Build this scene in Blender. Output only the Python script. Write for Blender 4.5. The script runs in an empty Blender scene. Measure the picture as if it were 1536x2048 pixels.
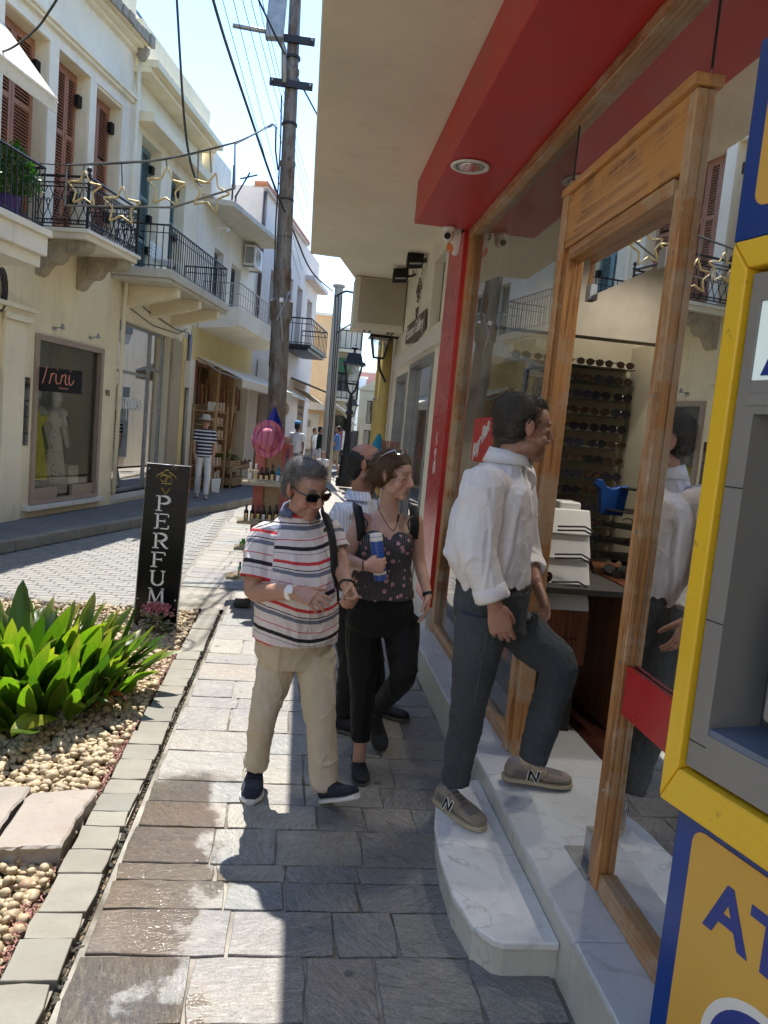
import bpy, bmesh, math, random
import numpy as np
from mathutils import Vector, Matrix

SC = bpy.context.scene
COL = SC.collection
rad = math.radians

# ------------------------------------------------------------------ camera
F, CH = 1500.0, 1.75
def _n(v):
    v = np.array(v, float); return v / np.linalg.norm(v)
_Y = _n([(605-768)/F, -(850-1024)/F, -1]); _H = _n([(1605-768)/F, -(942-1024)/F, -1])
_Z = _n(np.cross(_H, _Y)); _Z = _Z if _Z[1] > 0 else -_Z
_X = np.cross(_Y, _Z)
CR = np.array([_X, _Y, _Z]); CC = np.array([0, 0, CH])
cam_data = bpy.data.cameras.new('camera'); cam = bpy.data.objects.new('camera', cam_data); COL.objects.link(cam)
cam_data.sensor_fit = 'VERTICAL'; cam_data.sensor_height = 36; cam_data.lens = F/2048*36
cam_data.clip_start = .05; cam_data.clip_end = 3000
M4 = Matrix([[*map(float, CR[i]), float(CC[i])] for i in range(3)] + [[0, 0, 0, 1]])
cam.matrix_world = M4
SC.camera = cam

# ------------------------------------------------------------------ sky, sun, exposure
SUN_TO = Vector((-.036, .5, 1.0)).normalized()
w = bpy.data.worlds.new('World'); SC.world = w; w.use_nodes = True
nt = w.node_tree; bg = nt.nodes['Background']
sky = nt.nodes.new('ShaderNodeTexSky'); sky.sky_type = 'NISHITA'; sky.sun_disc = False
sky.sun_elevation = math.asin(SUN_TO.z); sky.sun_rotation = math.atan2(SUN_TO.x, SUN_TO.y) % (2*math.pi)
sky.air_density = 1.0; sky.dust_density = .05; sky.ozone_density = 3.5
nt.links.new(sky.outputs[0], bg.inputs[0]); bg.inputs[1].default_value = .148
sd = bpy.data.lights.new('sun', 'SUN'); sun = bpy.data.objects.new('sun', sd); COL.objects.link(sun)
sd.energy = 3.15; sd.angle = rad(.5); sd.color = (1, .95, .87)
sun.rotation_euler = SUN_TO.to_track_quat('Z', 'Y').to_euler(); sun.location = (0, 0, 30)
SC.view_settings.view_transform = 'Standard'; SC.view_settings.look = 'None'
SC.view_settings.exposure = 1.6; SC.view_settings.gamma = 1; SC.view_settings.use_curve_mapping = False
SC.cycles.max_bounces = 10; SC.cycles.diffuse_bounces = 7; SC.cycles.glossy_bounces = 4
SC.cycles.transparent_max_bounces = 16; SC.cycles.transmission_bounces = 4
SC.cycles.caustics_reflective = False; SC.cycles.caustics_refractive = False
SC.cycles.sample_clamp_indirect = 6

# ------------------------------------------------------------------ unprojecting measurements of the photograph onto real planes
def ray(px, py): return CR @ _n([(px-768)/F, -(py-1024)/F, -1])
def G(px, py, z=0.0): d = ray(px, py); return Vector(CC + d*((z-CH)/d[2]))
def AX(px, py, x): d = ray(px, py); return Vector(CC + d*(x/d[0]))
def AY(px, py, y): d = ray(px, py); return Vector(CC + d*(y/d[1]))
class Fr:
    """a facade: u along the wall (away from the camera), n out of the wall, z up"""
    def __init__(s, O, deg, side=1):
        t = rad(deg); s.O = Vector((O[0], O[1], 0)); s.u = Vector((math.sin(t), math.cos(t), 0))
        s.n = Vector((math.cos(t), -math.sin(t), 0))*side
    def p(s, u, n, z): return s.O + s.u*u + s.n*n + Vector((0, 0, z))
    def px(s, px, py, n=0):
        d = ray(px, py); nn = np.array(s.n); o = np.array(s.O + s.n*n)
        q = CC + d*(np.dot(o-CC, nn)/np.dot(d, nn)); q = Vector(q) - s.O
        return q.dot(s.u), q.z
W1 = Fr((-3.152, 12.95), 14.5); W2 = Fr((-3.152, 12.95), 10.8)
WR = Fr((1.14, 0), 0, -1)
WA = Fr((.9, 1.62), -14.4, -1)

# ------------------------------------------------------------------ object helpers
def sane(o, label=None, cat=None, group=None, kind=None):
    if label: o['label'] = label
    if cat: o['category'] = cat
    if group: o['group'] = group
    if kind: o['kind'] = kind
    return o
def thing(name, loc, label, cat, group=None, rz=0):
    o = bpy.data.objects.new(name, None); COL.objects.link(o); o.location = loc; o.rotation_euler.z = rz
    o.empty_display_size = .1
    return sane(o, label, cat, group)
def wloc(o):
    v = Vector((0, 0, 0))
    while o is not None: v = v + o.location; o = o.parent
    return v
def rng(seed): return random.Random(seed)

class MB:
    def __init__(s): s.v = []; s.f = []; s.m = []; s.mi = 0
    def add(s, vs, fs):
        b = len(s.v); s.v += [tuple(v) for v in vs]; s.f += [tuple(i+b for i in f) for f in fs]; s.m += [s.mi]*len(fs); return s
    def quad(s, a, b, c, d): return s.add([a, b, c, d], [(0, 1, 2, 3)])
    def poly(s, pts): return s.add(pts, [tuple(range(len(pts)))])
    def hexa(s, p):   # 8 points: bottom 4, top 4
        return s.add(p, [(3, 2, 1, 0), (4, 5, 6, 7), (0, 1, 5, 4), (1, 2, 6, 5), (2, 3, 7, 6), (3, 0, 4, 7)])
    def box(s, x0, x1, y0, y1, z0, z1):
        return s.hexa([(x0,y0,z0),(x1,y0,z0),(x1,y1,z0),(x0,y1,z0),(x0,y0,z1),(x1,y0,z1),(x1,y1,z1),(x0,y1,z1)])
    def fb(s, fr, u0, u1, n0, n1, z0, z1):
        return s.hexa([fr.p(u0,n0,z0),fr.p(u1,n0,z0),fr.p(u1,n1,z0),fr.p(u0,n1,z0),fr.p(u0,n0,z1),fr.p(u1,n0,z1),fr.p(u1,n1,z1),fr.p(u0,n1,z1)])
    def obox(s, c, ax, ay, az):   # centre and three half-axes
        c, ax, ay, az = map(Vector, (c, ax, ay, az))
        return s.hexa([c-ax-ay-az, c+ax-ay-az, c+ax+ay-az, c-ax+ay-az, c-ax-ay+az, c+ax-ay+az, c+ax+ay+az, c-ax+ay+az])
    def prism(s, pts, off):       # polygon swept by a vector
        n = len(pts); off = Vector(off); p = [Vector(q) for q in pts]
        return s.add(p + [q+off for q in p], [tuple(range(n-1, -1, -1)), tuple(range(n, 2*n))] + [(i, (i+1) % n, (i+1) % n+n, i+n) for i in range(n)])
    def tube(s, path, r, n=8, cap=True, closed=False):
        P = [Vector(p) for p in path]; R = r if isinstance(r, (list, tuple)) else [r]*len(P)
        t0 = (P[1]-P[0]).normalized(); up = Vector((0, 0, 1)) if abs(t0.z) < .9 else Vector((1, 0, 0))
        a = t0.cross(up).normalized(); vs = []; L = len(P)
        for i, p in enumerate(P):
            if closed: t = (P[(i+1) % L]-P[i-1]).normalized()
            else: t = (P[min(i+1, L-1)]-P[max(i-1, 0)]).normalized()
            a = (a - t*a.dot(t)).normalized(); b = t.cross(a)
            for k in range(n):
                q = 2*math.pi*k/n; vs.append(p + (a*math.cos(q)+b*math.sin(q))*R[i])
        fs = []
        for i in range(L if closed else L-1):
            j = (i+1) % L
            for k in range(n): fs.append((i*n+k, i*n+(k+1) % n, j*n+(k+1) % n, j*n+k))
        if cap and not closed: fs += [tuple(range(n-1, -1, -1)), tuple(range((L-1)*n, L*n))]
        return s.add(vs, fs)
    def cyl(s, a, b, r, n=12, r2=None): return s.tube([a, b], [r, r if r2 is None else r2], n)
    def lathe(s, base, prof, n=16, axis=(0, 0, 1)):
        base = Vector(base); z = Vector(axis).normalized(); x = z.cross(Vector((0, 1, 0)) if abs(z.y) < .9 else Vector((1, 0, 0))).normalized(); y = z.cross(x)
        vs = []; fs = []
        for r, h in prof:
            for k in range(n):
                q = 2*math.pi*k/n; vs.append(base + z*h + (x*math.cos(q)+y*math.sin(q))*max(r, 1e-4))
        for i in range(len(prof)-1):
            for k in range(n): fs.append((i*n+k, i*n+(k+1) % n, (i+1)*n+(k+1) % n, (i+1)*n+k))
        fs += [tuple(range(n-1, -1, -1)), tuple(range((len(prof)-1)*n, len(prof)*n))]
        return s.add(vs, fs)
    def ell(s, c, r, M=None, nu=20, nv=12):
        c = Vector(c); r = Vector(r) if hasattr(r, '__len__') else Vector((r, r, r)); M = M or Matrix.Identity(3); vs = [c + M @ Vector((0, 0, r.z))]; fs = []
        for j in range(1, nv):
            t = math.pi*j/nv
            for k in range(nu):
                q = 2*math.pi*k/nu; vs.append(c + M @ Vector((r.x*math.sin(t)*math.cos(q), r.y*math.sin(t)*math.sin(q), r.z*math.cos(t))))
        vs.append(c + M @ Vector((0, 0, -r.z))); L = len(vs)-1
        for k in range(nu): fs.append((0, 1+k, 1+(k+1) % nu)); fs.append((L, L-nu+(k+1) % nu, L-nu+k))
        for j in range(nv-2):
            for k in range(nu):
                a = 1+j*nu+k; b = 1+j*nu+(k+1) % nu; fs.append((a, a+nu, b+nu, b))
        return s.add(vs, fs)
    def grid(s, fn, nu, nv):
        vs = [fn(i/nu, j/nv) for j in range(nv+1) for i in range(nu+1)]
        return s.add(vs, [(j*(nu+1)+i, j*(nu+1)+i+1, (j+1)*(nu+1)+i+1, (j+1)*(nu+1)+i) for j in range(nv) for i in range(nu)])
    def text(s, body, size, O, u, v, ext=.002, shear=0, align='CENTER', bold=0, space=1.0):
        cu = bpy.data.curves.new('t', 'FONT'); cu.body = body; cu.size = size; cu.extrude = ext; cu.shear = shear; cu.align_x = align; cu.offset = bold; cu.resolution_u = 4; cu.space_character = space
        ob = bpy.data.objects.new('t', cu); COL.objects.link(ob); dg = bpy.context.evaluated_depsgraph_get(); me = bpy.data.meshes.new_from_object(ob.evaluated_get(dg))
        O, u, v = Vector(O), Vector(u).normalized(), Vector(v).normalized(); n = u.cross(v)
        s.add([O + u*q.co.x + v*q.co.y + n*(q.co.z+ext) for q in me.vertices], [tuple(p.vertices) for p in me.polygons])
        bpy.data.objects.remove(ob); bpy.data.curves.remove(cu); bpy.data.meshes.remove(me); return s
    def mesh(s, name, mats, smooth=False, off=None, recalc=True, weld=False):
        me = bpy.data.meshes.new(name); o = off or Vector((0, 0, 0))
        me.from_pydata([(x-o[0], y-o[1], z-o[2]) for x, y, z in s.v], [], s.f)
        for m in (mats if isinstance(mats, (list, tuple)) else [mats]): me.materials.append(m)
        if any(s.m): me.polygons.foreach_set('material_index', s.m)
        if recalc or weld:
            bm = bmesh.new(); bm.from_mesh(me)
            if weld: bmesh.ops.remove_doubles(bm, verts=bm.verts, dist=1e-5)
            if recalc: bmesh.ops.recalc_face_normals(bm, faces=bm.faces)
            bm.to_mesh(me); bm.free()
        if smooth is True: me.polygons.foreach_set('use_smooth', [True]*len(me.polygons))
        elif smooth: me.shade_smooth_by_angle(rad(smooth)) if hasattr(me, 'shade_smooth_by_angle') else None
        me.update(); return me
    def build(s, name, mats, parent=None, smooth=False, label=None, cat=None, group=None, kind=None, recalc=True, bevel=0, weld=False):
        off = wloc(parent) if parent else Vector((0, 0, 0))
        me = s.mesh(name, mats, smooth, off, recalc, weld); o = bpy.data.objects.new(name, me); COL.objects.link(o); o.parent = parent
        if bevel:
            b = o.modifiers.new('bevel', 'BEVEL'); b.width = bevel; b.segments = 2; b.limit_method = 'ANGLE'; b.angle_limit = rad(40); b.harden_normals = True
        return sane(o, label, cat, group, kind)
def inst(me, name, parent=None, loc=(0, 0, 0), rot=(0, 0, 0), scale=(1, 1, 1)):
    o = bpy.data.objects.new(name, me); COL.objects.link(o); o.parent = parent
    o.location = Vector(loc) - (wloc(parent) if parent else Vector((0, 0, 0))); o.rotation_euler = rot; o.scale = scale; return o
def copy_tree(o, parent=None):
    c = o.copy(); COL.objects.link(c); c.parent = parent
    for ch in o.children: copy_tree(ch, c)
    return c

# ------------------------------------------------------------------ materials
def lin(c): return tuple((x/12.92 if x <= .04045 else ((x+.055)/1.055)**2.4) for x in c[:3]) + (1,)
class MT:
    def __init__(s, name):
        s.m = bpy.data.materials.new(name); s.m.use_nodes = True; s.t = s.m.node_tree; s.b = s.t.nodes['Principled BSDF']; s.out = s.t.nodes['Material Output']
    def N(s, typ, **kw):
        n = s.t.nodes.new('ShaderNode'+typ)
        for k, v in kw.items():
            if k.startswith('i_'):
                key = k[2:]; key = int(key) if key.isdigit() else key.replace('_', ' '); n.inputs[key].default_value = v
            else: setattr(n, k, v)
        return n
    def L(s, a, b): s.t.links.new(a, b)
    def set(s, **kw):
        for k, v in kw.items(): s.b.inputs[k.replace('_', ' ')].default_value = v
        return s
    def coord(s, kind='Object', scale=None):
        if kind == 'World': o = s.N('NewGeometry').outputs['Position']
        else: o = s.N('TexCoord').outputs[kind]
        if scale is not None:
            mp = s.N('Mapping'); mp.inputs['Scale'].default_value = scale if hasattr(scale, '__len__') else (scale,)*3; s.L(o, mp.inputs[0]); o = mp.outputs[0]
        return o
    def noise(s, vec, scale, detail=4, rough=.55, dist=0):
        n = s.N('TexNoise'); n.inputs['Scale'].default_value = scale; n.inputs['Detail'].default_value = detail; n.inputs['Roughness'].default_value = rough; n.inputs['Distortion'].default_value = dist
        s.L(vec, n.inputs['Vector']); return n.outputs['Fac']
    def ramp(s, fac, stops, const=False):
        r = s.N('ValToRGB'); e = r.color_ramp.elements
        if const: r.color_ramp.interpolation = 'CONSTANT'
        while len(e) < len(stops): e.new(.5)
        for i, (p, c) in enumerate(stops): e[i].position = p; e[i].color = c if len(c) == 4 else (*c, 1)
        s.L(fac, r.inputs[0]); return r.outputs[0]
    def mix(s, fac, a, b, mode='MIX'):
        n = s.N('MixRGB', blend_type=mode)
        for i, x in ((0, fac), (1, a), (2, b)):
            if hasattr(x, 'is_linked') or isinstance(x, bpy.types.NodeSocket): s.L(x, n.inputs[i])
            else: n.inputs[i].default_value = x if i == 0 else (x if len(x) == 4 else (*x, 1))
        return n.outputs[0]
    def math(s, op, a, b=0.0, clamp=False):
        n = s.N('Math', operation=op, use_clamp=clamp)
        for i, x in ((0, a), (1, b)):
            if isinstance(x, bpy.types.NodeSocket): s.L(x, n.inputs[i])
            else: n.inputs[i].default_value = x
        return n.outputs[0]
    def bump(s, h, strength=.3, dist=.01):
        n = s.N('Bump'); n.inputs['Strength'].default_value = strength; n.inputs['Distance'].default_value = dist; s.L(h, n.inputs['Height'])
        if s.b.inputs['Normal'].is_linked: s.L(s.b.inputs['Normal'].links[0].from_socket, n.inputs['Normal'])
        s.L(n.outputs[0], s.b.inputs['Normal']); return s
    def col(s, sock): s.L(sock, s.b.inputs['Base Color']); return s
def simple(name, c, rough=.6, metal=0, var=.12, vs=6, bump=.15, bs=60, bd=.003, spec=None, coord='World', dirt=None):
    """a plain surface with mottled colour, uneven gloss and fine relief"""
    t = MT(name); v = t.coord(coord); n1 = t.noise(v, vs, 5); n2 = t.noise(v, bs, 3)
    a = tuple(x*(1-var) for x in c[:3]); b = tuple(min(1, x*(1+var)) for x in c[:3])
    k = t.ramp(n1, [(.3, a), (.7, b)])
    if dirt: k = t.mix(t.ramp(t.noise(v, dirt[1], 6, .65), [(dirt[2], (0, 0, 0)), (dirt[3], (1, 1, 1))]), k, dirt[0])
    t.col(k); t.set(Metallic=metal)
    t.L(t.ramp(n1, [(.2, (max(0, rough-.08),)*3), (.8, (min(1, rough+.08),)*3)]), t.b.inputs['Roughness'])
    if bump: t.bump(n2, bump, bd)
    if spec is not None: t.b.inputs['Specular IOR Level'].default_value = spec
    return t.m
def plaster(name, c, stain=(.35, .30, .22), amt=.5, streak=True):
    t = MT(name); v = t.coord('World'); a = t.noise(v, .9, 6, .6); fine = t.noise(v, 45, 4)
    k = t.ramp(a, [(.25, tuple(x*.86 for x in c)), (.75, tuple(min(1, x*1.08) for x in c))])
    st = t.noise(t.coord('World', (3.2, 3.2, .55)), 1.6, 7, .68)
    k = t.mix(t.ramp(st, [(.55, (0, 0, 0)), (.78, (amt,)*3)]), k, stain)
    sp = t.noise(v, 9, 8, .75); k = t.mix(t.ramp(sp, [(.62, (0, 0, 0)), (.74, (amt*.8,)*3)]), k, tuple(x*.6 for x in stain))
    t.col(k); t.set(Roughness=.88); t.bump(fine, .35, .004); t.bump(t.noise(v, 3, 5), .25, .02); return t.m
def glass(name, tint=(.9, .95, .93), refl=1.0, dirt=.04):
    """a thin pane: mirror by Fresnel, the rest passes through with a slight tint and a pale film of dust and painted haze"""
    t = MT(name); t.t.nodes.remove(t.b)
    fr = t.N('Fresnel', i_IOR=1.52); tr = t.N('BsdfTransparent'); tr.inputs[0].default_value = (*tint, 1); gl = t.N('BsdfGlossy'); gl.inputs['Roughness'].default_value = .005
    df = t.N('BsdfDiffuse'); df.inputs[0].default_value = (.55, .53, .48, 1)
    f = t.math('MULTIPLY', fr.outputs[0], 1.9*refl, True); m = t.N('MixShader'); t.L(f, m.inputs[0]); t.L(tr.outputs[0], m.inputs[1]); t.L(gl.outputs[0], m.inputs[2])
    d = t.ramp(t.noise(t.coord('World'), 2.5, 8, .7), [(.45, (dirt*.3,)*3), (.8, (dirt*2.5,)*3)]); m2 = t.N('MixShader'); t.L(d, m2.inputs[0]); t.L(m.outputs[0], m2.inputs[1]); t.L(df.outputs[0], m2.inputs[2])
    t.L(m2.outputs[0], t.out.inputs[0]); return t.m
def wood(name, c1, c2, axis=2, scale=1.0, rough=.45, worn=None):
    t = MT(name); sc = [48*scale]*3; sc[axis] = 1.6*scale; v = t.coord('World', sc); sc2 = [14*scale]*3; sc2[axis] = .5*scale; v2 = t.coord('World', sc2)
    a = t.noise(v, 1.0, 6, .65, .6); b = t.noise(v, 4.0, 3, .6); k = t.ramp(a, [(.3, c1), (.72, c2)]); k = t.mix(t.ramp(b, [(.35, (.55,)*3), (.6, (1, 1, 1))]), (0, 0, 0), k, 'MIX') if False else t.mix(t.ramp(b, [(.3, (.35,)*3), (.55, (0,)*3)]), k, tuple(x*.45 for x in c1))
    k = t.mix(t.ramp(t.noise(v2, 1.0, 5, .7, .8), [(.50, (0,)*3), (.56, (.8,)*3), (.60, (.1,)*3)]), k, tuple(x*.35 for x in c1))
    if worn: k = t.mix(t.ramp(t.noise(t.coord('World'), 3.2, 7, .72), [(.46, (0,)*3), (.58, (.9,)*3)]), k, worn)
    t.col(k); t.set(Roughness=rough); t.bump(b, .35, .003); return t.m
def _wood_worn(t): pass
def emis(name, c, s):
    t = MT(name); t.set(Base_Color=(*c, 1), Roughness=.3); t.b.inputs['Emission Color'].default_value = (*c, 1); t.b.inputs['Emission Strength'].default_value = s; return t.m

M = {}
M['cream'] = plaster('cream_plaster', (.84, .745, .53), amt=.4); M['cream2'] = plaster('pale_cream_plaster', (.85, .775, .59), amt=.4); M['white_pl'] = plaster('white_plaster', (.84, .79, .67), amt=.4)
M['yellow_pl'] = plaster('yellow_plaster', (.72, .58, .28), amt=.5); M['mauve_pl'] = plaster('pale_mauve_plaster', (.62, .55, .50), amt=.35); M['orange_pl'] = plaster('apricot_plaster', (.78, .55, .30), amt=.35)
M['pink_pl'] = plaster('pink_plaster', (.62, .30, .24), amt=.3); M['blue_pl'] = plaster('pale_blue_plaster', (.55, .62, .70), amt=.3)
M['conc'] = plaster('weathered_concrete', (.60, .56, .46), (.16, .14, .11), .8); M['slabw'] = plaster('painted_soffit_plaster', (.82, .76, .62), (.55, .47, .33), .4)
M['stone_old'] = plaster('stained_stone', (.42, .36, .26), (.10, .085, .06), .9)
M['stone_cor'] = plaster('blackened_cornice_stone', (.30, .27, .22), (.05, .045, .04), 1.0)
M['iron'] = simple('black_wrought_iron', (.022, .021, .022), .42, .3, .3, 30, .2, 120)
M['wiron'] = simple('grey_painted_iron', (.42, .40, .37), .5, .1, .2)
M['wire'] = simple('black_cable_rubber', (.025, .025, .028), .6)
M['shut_b'] = simple('brown_shutter_paint', (.34, .15, .09), .5, 0, .15, 5, .2, 80); M['shut_bl'] = simple('blue_grey_shutter_paint', (.17, .27, .29), .5, 0, .15); M['shut_dk'] = simple('slate_shutter_paint', (.09, .12, .15), .5)
M['white'] = simple('white_paint', (.72, .70, .66), .5, 0, .06, dirt=((.35, .3, .24), 6, .6, .75)); M['whitep'] = simple('white_plastic', (.78, .78, .76), .35, 0, .03, 6, .03)
M['galv'] = simple('galvanised_steel', (.30, .31, .32), .45, .6, .25, 8)
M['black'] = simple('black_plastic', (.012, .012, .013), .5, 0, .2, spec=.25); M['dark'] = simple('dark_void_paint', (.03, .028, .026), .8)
M['awn'] = simple('cream_awning_canvas', (.66, .62, .52), .9, 0, .1, 3, .3, 200, dirt=((.35, .33, .27), 3, .55, .8))
M['glass'] = glass('clear_window_glass'); M['glass_s'] = glass('old_shop_glass', (.92, .96, .93), .62, .015); M['glass_d'] = glass('dark_tinted_glass', (.55, .6, .6), 1.3)
M['gold'] = simple('gold_tinsel_tube', (.58, .44, .20), .45, .5, .3, 60, .6, 150, .004)
M['terra'] = simple('terracotta', (.38, .15, .075), .85, 0, .3, 12, .3, 40)
M['browndoor'] = wood('varnished_brown_door', (.14, .045, .02), (.30, .12, .05))
M['woodshop'] = wood('reddish_shop_wood', (.17, .06, .03), (.30, .12, .05))
M['beech'] = simple('taupe_aluminium', (.36, .28, .22), .45, .2, .06)
M['silver'] = simple('brushed_aluminium', (.5, .5, .5), .32, .9, .1)
M['wood_d'] = wood('sun_bleached_orange_wood', (.40, .17, .055), (.72, .36, .13), 2, 1.0, .42, (.52, .38, .25))
M['wood_h'] = wood('sun_bleached_orange_wood_along', (.36, .16, .06), (.62, .35, .15), 1, 1.0, .42, (.48, .38, .27))
M['wood_t'] = wood('weathered_transom_wood', (.36, .13, .04), (.80, .48, .22), 1, .55, .5, (.62, .30, .09))
M['red'] = simple('glossy_red_panel', (.50, .026, .028), .28, 0, .1, 2, .02, 20)
M['redm'] = simple('matt_red_panel', (.52, .028, .028), .42, 0, .12, 2, .05, 30)
# ================================================================== GROUND
gm = MT('bare_earth_ground'); gm.col(gm.ramp(gm.noise(gm.coord('World'), .5, 6), [(.3, (.20, .18, .15)), (.7, (.30, .27, .23))])); gm.set(Roughness=.95)
MB().quad((-400, -60, -.06), (400, -60, -.06), (400, 700, -.06), (-400, 700, -.06)).build('ground', gm.m, kind='structure')

def pave_mat():
    t = MT('slate_paving_stone'); v = t.coord('World'); oi = t.N('ObjectInfo').outputs['Random']
    base = t.ramp(oi, [(0, (.165, .16, .155)), (.18, (.225, .215, .195)), (.34, (.18, .19, .19)), (.5, (.26, .245, .21)), (.66, (.175, .17, .17)), (.8, (.22, .20, .175)), (.92, (.145, .155, .165))], True)
    lo = t.noise(v, 2.2, 6, .65); k = t.mix(t.ramp(lo, [(.35, (0,)*3), (.7, (.55,)*3)]), base, (.32, .285, .225))
    rust = t.ramp(t.noise(v, 1.3, 7, .7), [(.56, (0,)*3), (.72, (.35,)*3)]); k = t.mix(rust, k, (.30, .19, .11))
    off = t.N('CombineXYZ'); t.L(t.math('MULTIPLY', oi, 40), off.inputs[0]); t.L(t.math('MULTIPLY', oi, 17), off.inputs[1])
    vm = t.N('VectorMath', operation='ADD'); t.L(v, vm.inputs[0]); t.L(off.outputs[0], vm.inputs[1])
    rot = t.N('VectorRotate', rotation_type='Z_AXIS'); t.L(vm.outputs[0], rot.inputs['Vector']); t.L(t.math('MULTIPLY', oi, 6.3), rot.inputs['Angle'])
    mp = t.N('Mapping'); mp.inputs['Scale'].default_value = (60, 13, 1); t.L(rot.outputs[0], mp.inputs[0])
    sc = t.noise(mp.outputs[0], 1.0, 7, .72, 1.6)          # wispy scratches of the cleft slate
    k = t.mix(t.ramp(sc, [(.50, (0,)*3), (.66, (.55,)*3)]), k, (.43, .42, .39)); k = t.mix(t.ramp(sc, [(.32, (.8,)*3), (.46, (0,)*3)]), k, (.075, .075, .08))
    spk = t.ramp(t.noise(v, 130, 3, .6), [(.36, (.5,)*3), (.5, (0,)*3)]); k = t.mix(spk, k, (.07, .065, .06))
    gv = t.N('TexVoronoi', i_Scale=2.6); t.L(v, gv.inputs['Vector']); k = t.mix(t.ramp(gv.outputs['Distance'], [(.045, (.7,)*3), (.06, (0,)*3)]), k, (.05, .05, .05))
    # wet patch that ran along the kerb
    sx = t.N('SeparateXYZ'); t.L(v, sx.inputs[0]); X, Y = sx.outputs[0], sx.outputs[1]
    wn = t.math('MULTIPLY', t.math('SUBTRACT', t.noise(v, 3.4, 6, .6), .5), 1.1)
    m1 = t.math('SUBTRACT', -.16, X); m1 = t.math('ADD', m1, wn); m2 = t.math('MULTIPLY', t.math('SUBTRACT', 3.62, Y), .8); m2 = t.math('ADD', m2, t.math('MULTIPLY', wn, .35))
    wet = t.math('MULTIPLY', t.math('MINIMUM', m1, m2), 9, True); k = t.mix(t.math('MULTIPLY', wet, t.ramp(t.noise(v, 2.1, 5), [(.38, (.0,)*3), (.66, (.42,)*3)])), k, (.25, .175, .10))
    k = t.mix(wet, k, t.mix(1.0, k, (.50, .43, .34), 'MULTIPLY'))
    t.col(k); t.L(t.math('SUBTRACT', .62, t.math('MULTIPLY', wet, .50)), t.b.inputs['Roughness'])
    t.bump(sc, .4, .004); t.bump(lo, .2, .012); t.bump(t.noise(v, 90, 4), .35, .003)
    return t.m
M['pave'] = pave_mat()
M['mortar'] = simple('pale_mortar', (.27, .25, .21), .9, 0, .3, 7, .4, 120, .004, dirt=((.10, .085, .06), 2.2, .46, .62))
M['kerb'] = (lambda t: (t.col(t.mix(t.ramp(t.noise(t.coord('World'), 4, 6, .65), [(.36, (0,)*3), (.66, (.8,)*3)]), t.ramp(t.N('ObjectInfo').outputs['Random'], [(0, (.17, .17, .145)), (.5, (.26, .245, .20)), (1, (.22, .205, .165))]), (.17, .15, .12))), t.set(Roughness=.8), t.bump(t.noise(t.coord('World'), 40, 5), .5, .006), t.m)[-1])(MT('pale_kerb_stone'))

# mortar bed under the right-hand pavement
pv = MB().quad((-.585, .6, -.008), (1.0, .6, -.008), (1.0, 6.9, -.008), (-.585, 6.9, -.008)).quad((-1.15, 6.9, -.008), (1.2, 6.9, -.008), (1.2, 40, -.008), (-1.15, 40, -.008)).build('pavement', M['mortar'], kind='structure')
def stone(x0, x1, y0, y1, r, z=0.0, jit=.012, th=.03, nseg=None, ar=1.0):
    """one irregular flag: jittered outline, arris, level top"""
    pts = []; c = .012*ar
    def side(a, b, k):
        for i in range(k):
            t = i/k; pts.append([a[0]+(b[0]-a[0])*t + r.uniform(-jit, jit)*.55, a[1]+(b[1]-a[1])*t + r.uniform(-jit, jit)*.55])
    nx = max(2, int((x1-x0)/.09)); ny = max(2, int((y1-y0)/.09))
    side((x0+c, y0), (x1-c, y0), nx); side((x1, y0+c), (x1, y1-c), ny); side((x1-c, y1), (x0+c, y1), nx); side((x0, y1-c), (x0, y0+c), ny)
    cx, cy = (x0+x1)/2, (y0+y1)/2; n = len(pts); tx, ty = r.uniform(-.003, .003), r.uniform(-.003, .003); zz = z + r.uniform(-.001, .001)
    f = lambda x, y, d: zz - d + (x-cx)*tx + (y-cy)*ty
    rings = []
    for ins, d in ((0, th), (0, .006*ar), (.006*ar, 0)):
        ring = []
        for x, y in pts:
            dx, dy = cx-x, cy-y; L = math.hypot(dx, dy); ring.append((x+dx/L*ins, y+dy/L*ins, f(x, y, d)))
        rings.append(ring)
    b = MB(); b.v = [p for q in rings for p in q]
    b.f = [(j*n+i, j*n+(i+1) % n, (j+1)*n+(i+1) % n, (j+1)*n+i) for j in range(2) for i in range(n)] + [tuple(range(2*n, 3*n))]; b.m = [0]*len(b.f)
    return b
r = rng(11)
cy = [G(650, q).y for q in (2160, 2050, 1914, 1823, 1766, 1732, 1661, 1612, 1571, 1512, 1471, 1426, 1405, 1371, 1338, 1318, 1290, 1262, 1240, 1222, 1207, 1190)]
cy = [.75] + cy
vj = {1914: (.05,), }
for i in range(len(cy)-1):
    y0, y1 = cy[i], cy[i+1]; g = .006
    x = -.575 + r.uniform(0, .01); first = True
    while x < .93:
        wd = r.uniform(.20, .46) if (y1-y0) > .12 else r.uniform(.24, .42)
        xe = x + wd
        if xe > .83: xe = .965
        stone(x+g*.6, xe-g*.6, y0+g*.6, y1-g*.6, r, jit=.010, ar=.45).build('paving_stone', M['pave'], pv); x = xe
y = cy[-1]
while y < 15.5:
    h = r.uniform(.16, .34); x = -1.13 if y > 6.9 else -.575
    while x < .93:
        xe = x + r.uniform(.28, .6)
        if xe > .75: xe = .975
        stone(x+.006, xe-.006, y+.006, y+h-.006, r, jit=.008, ar=.45).build('paving_stone', M['pave'], pv); x = xe
    y += h
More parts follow.
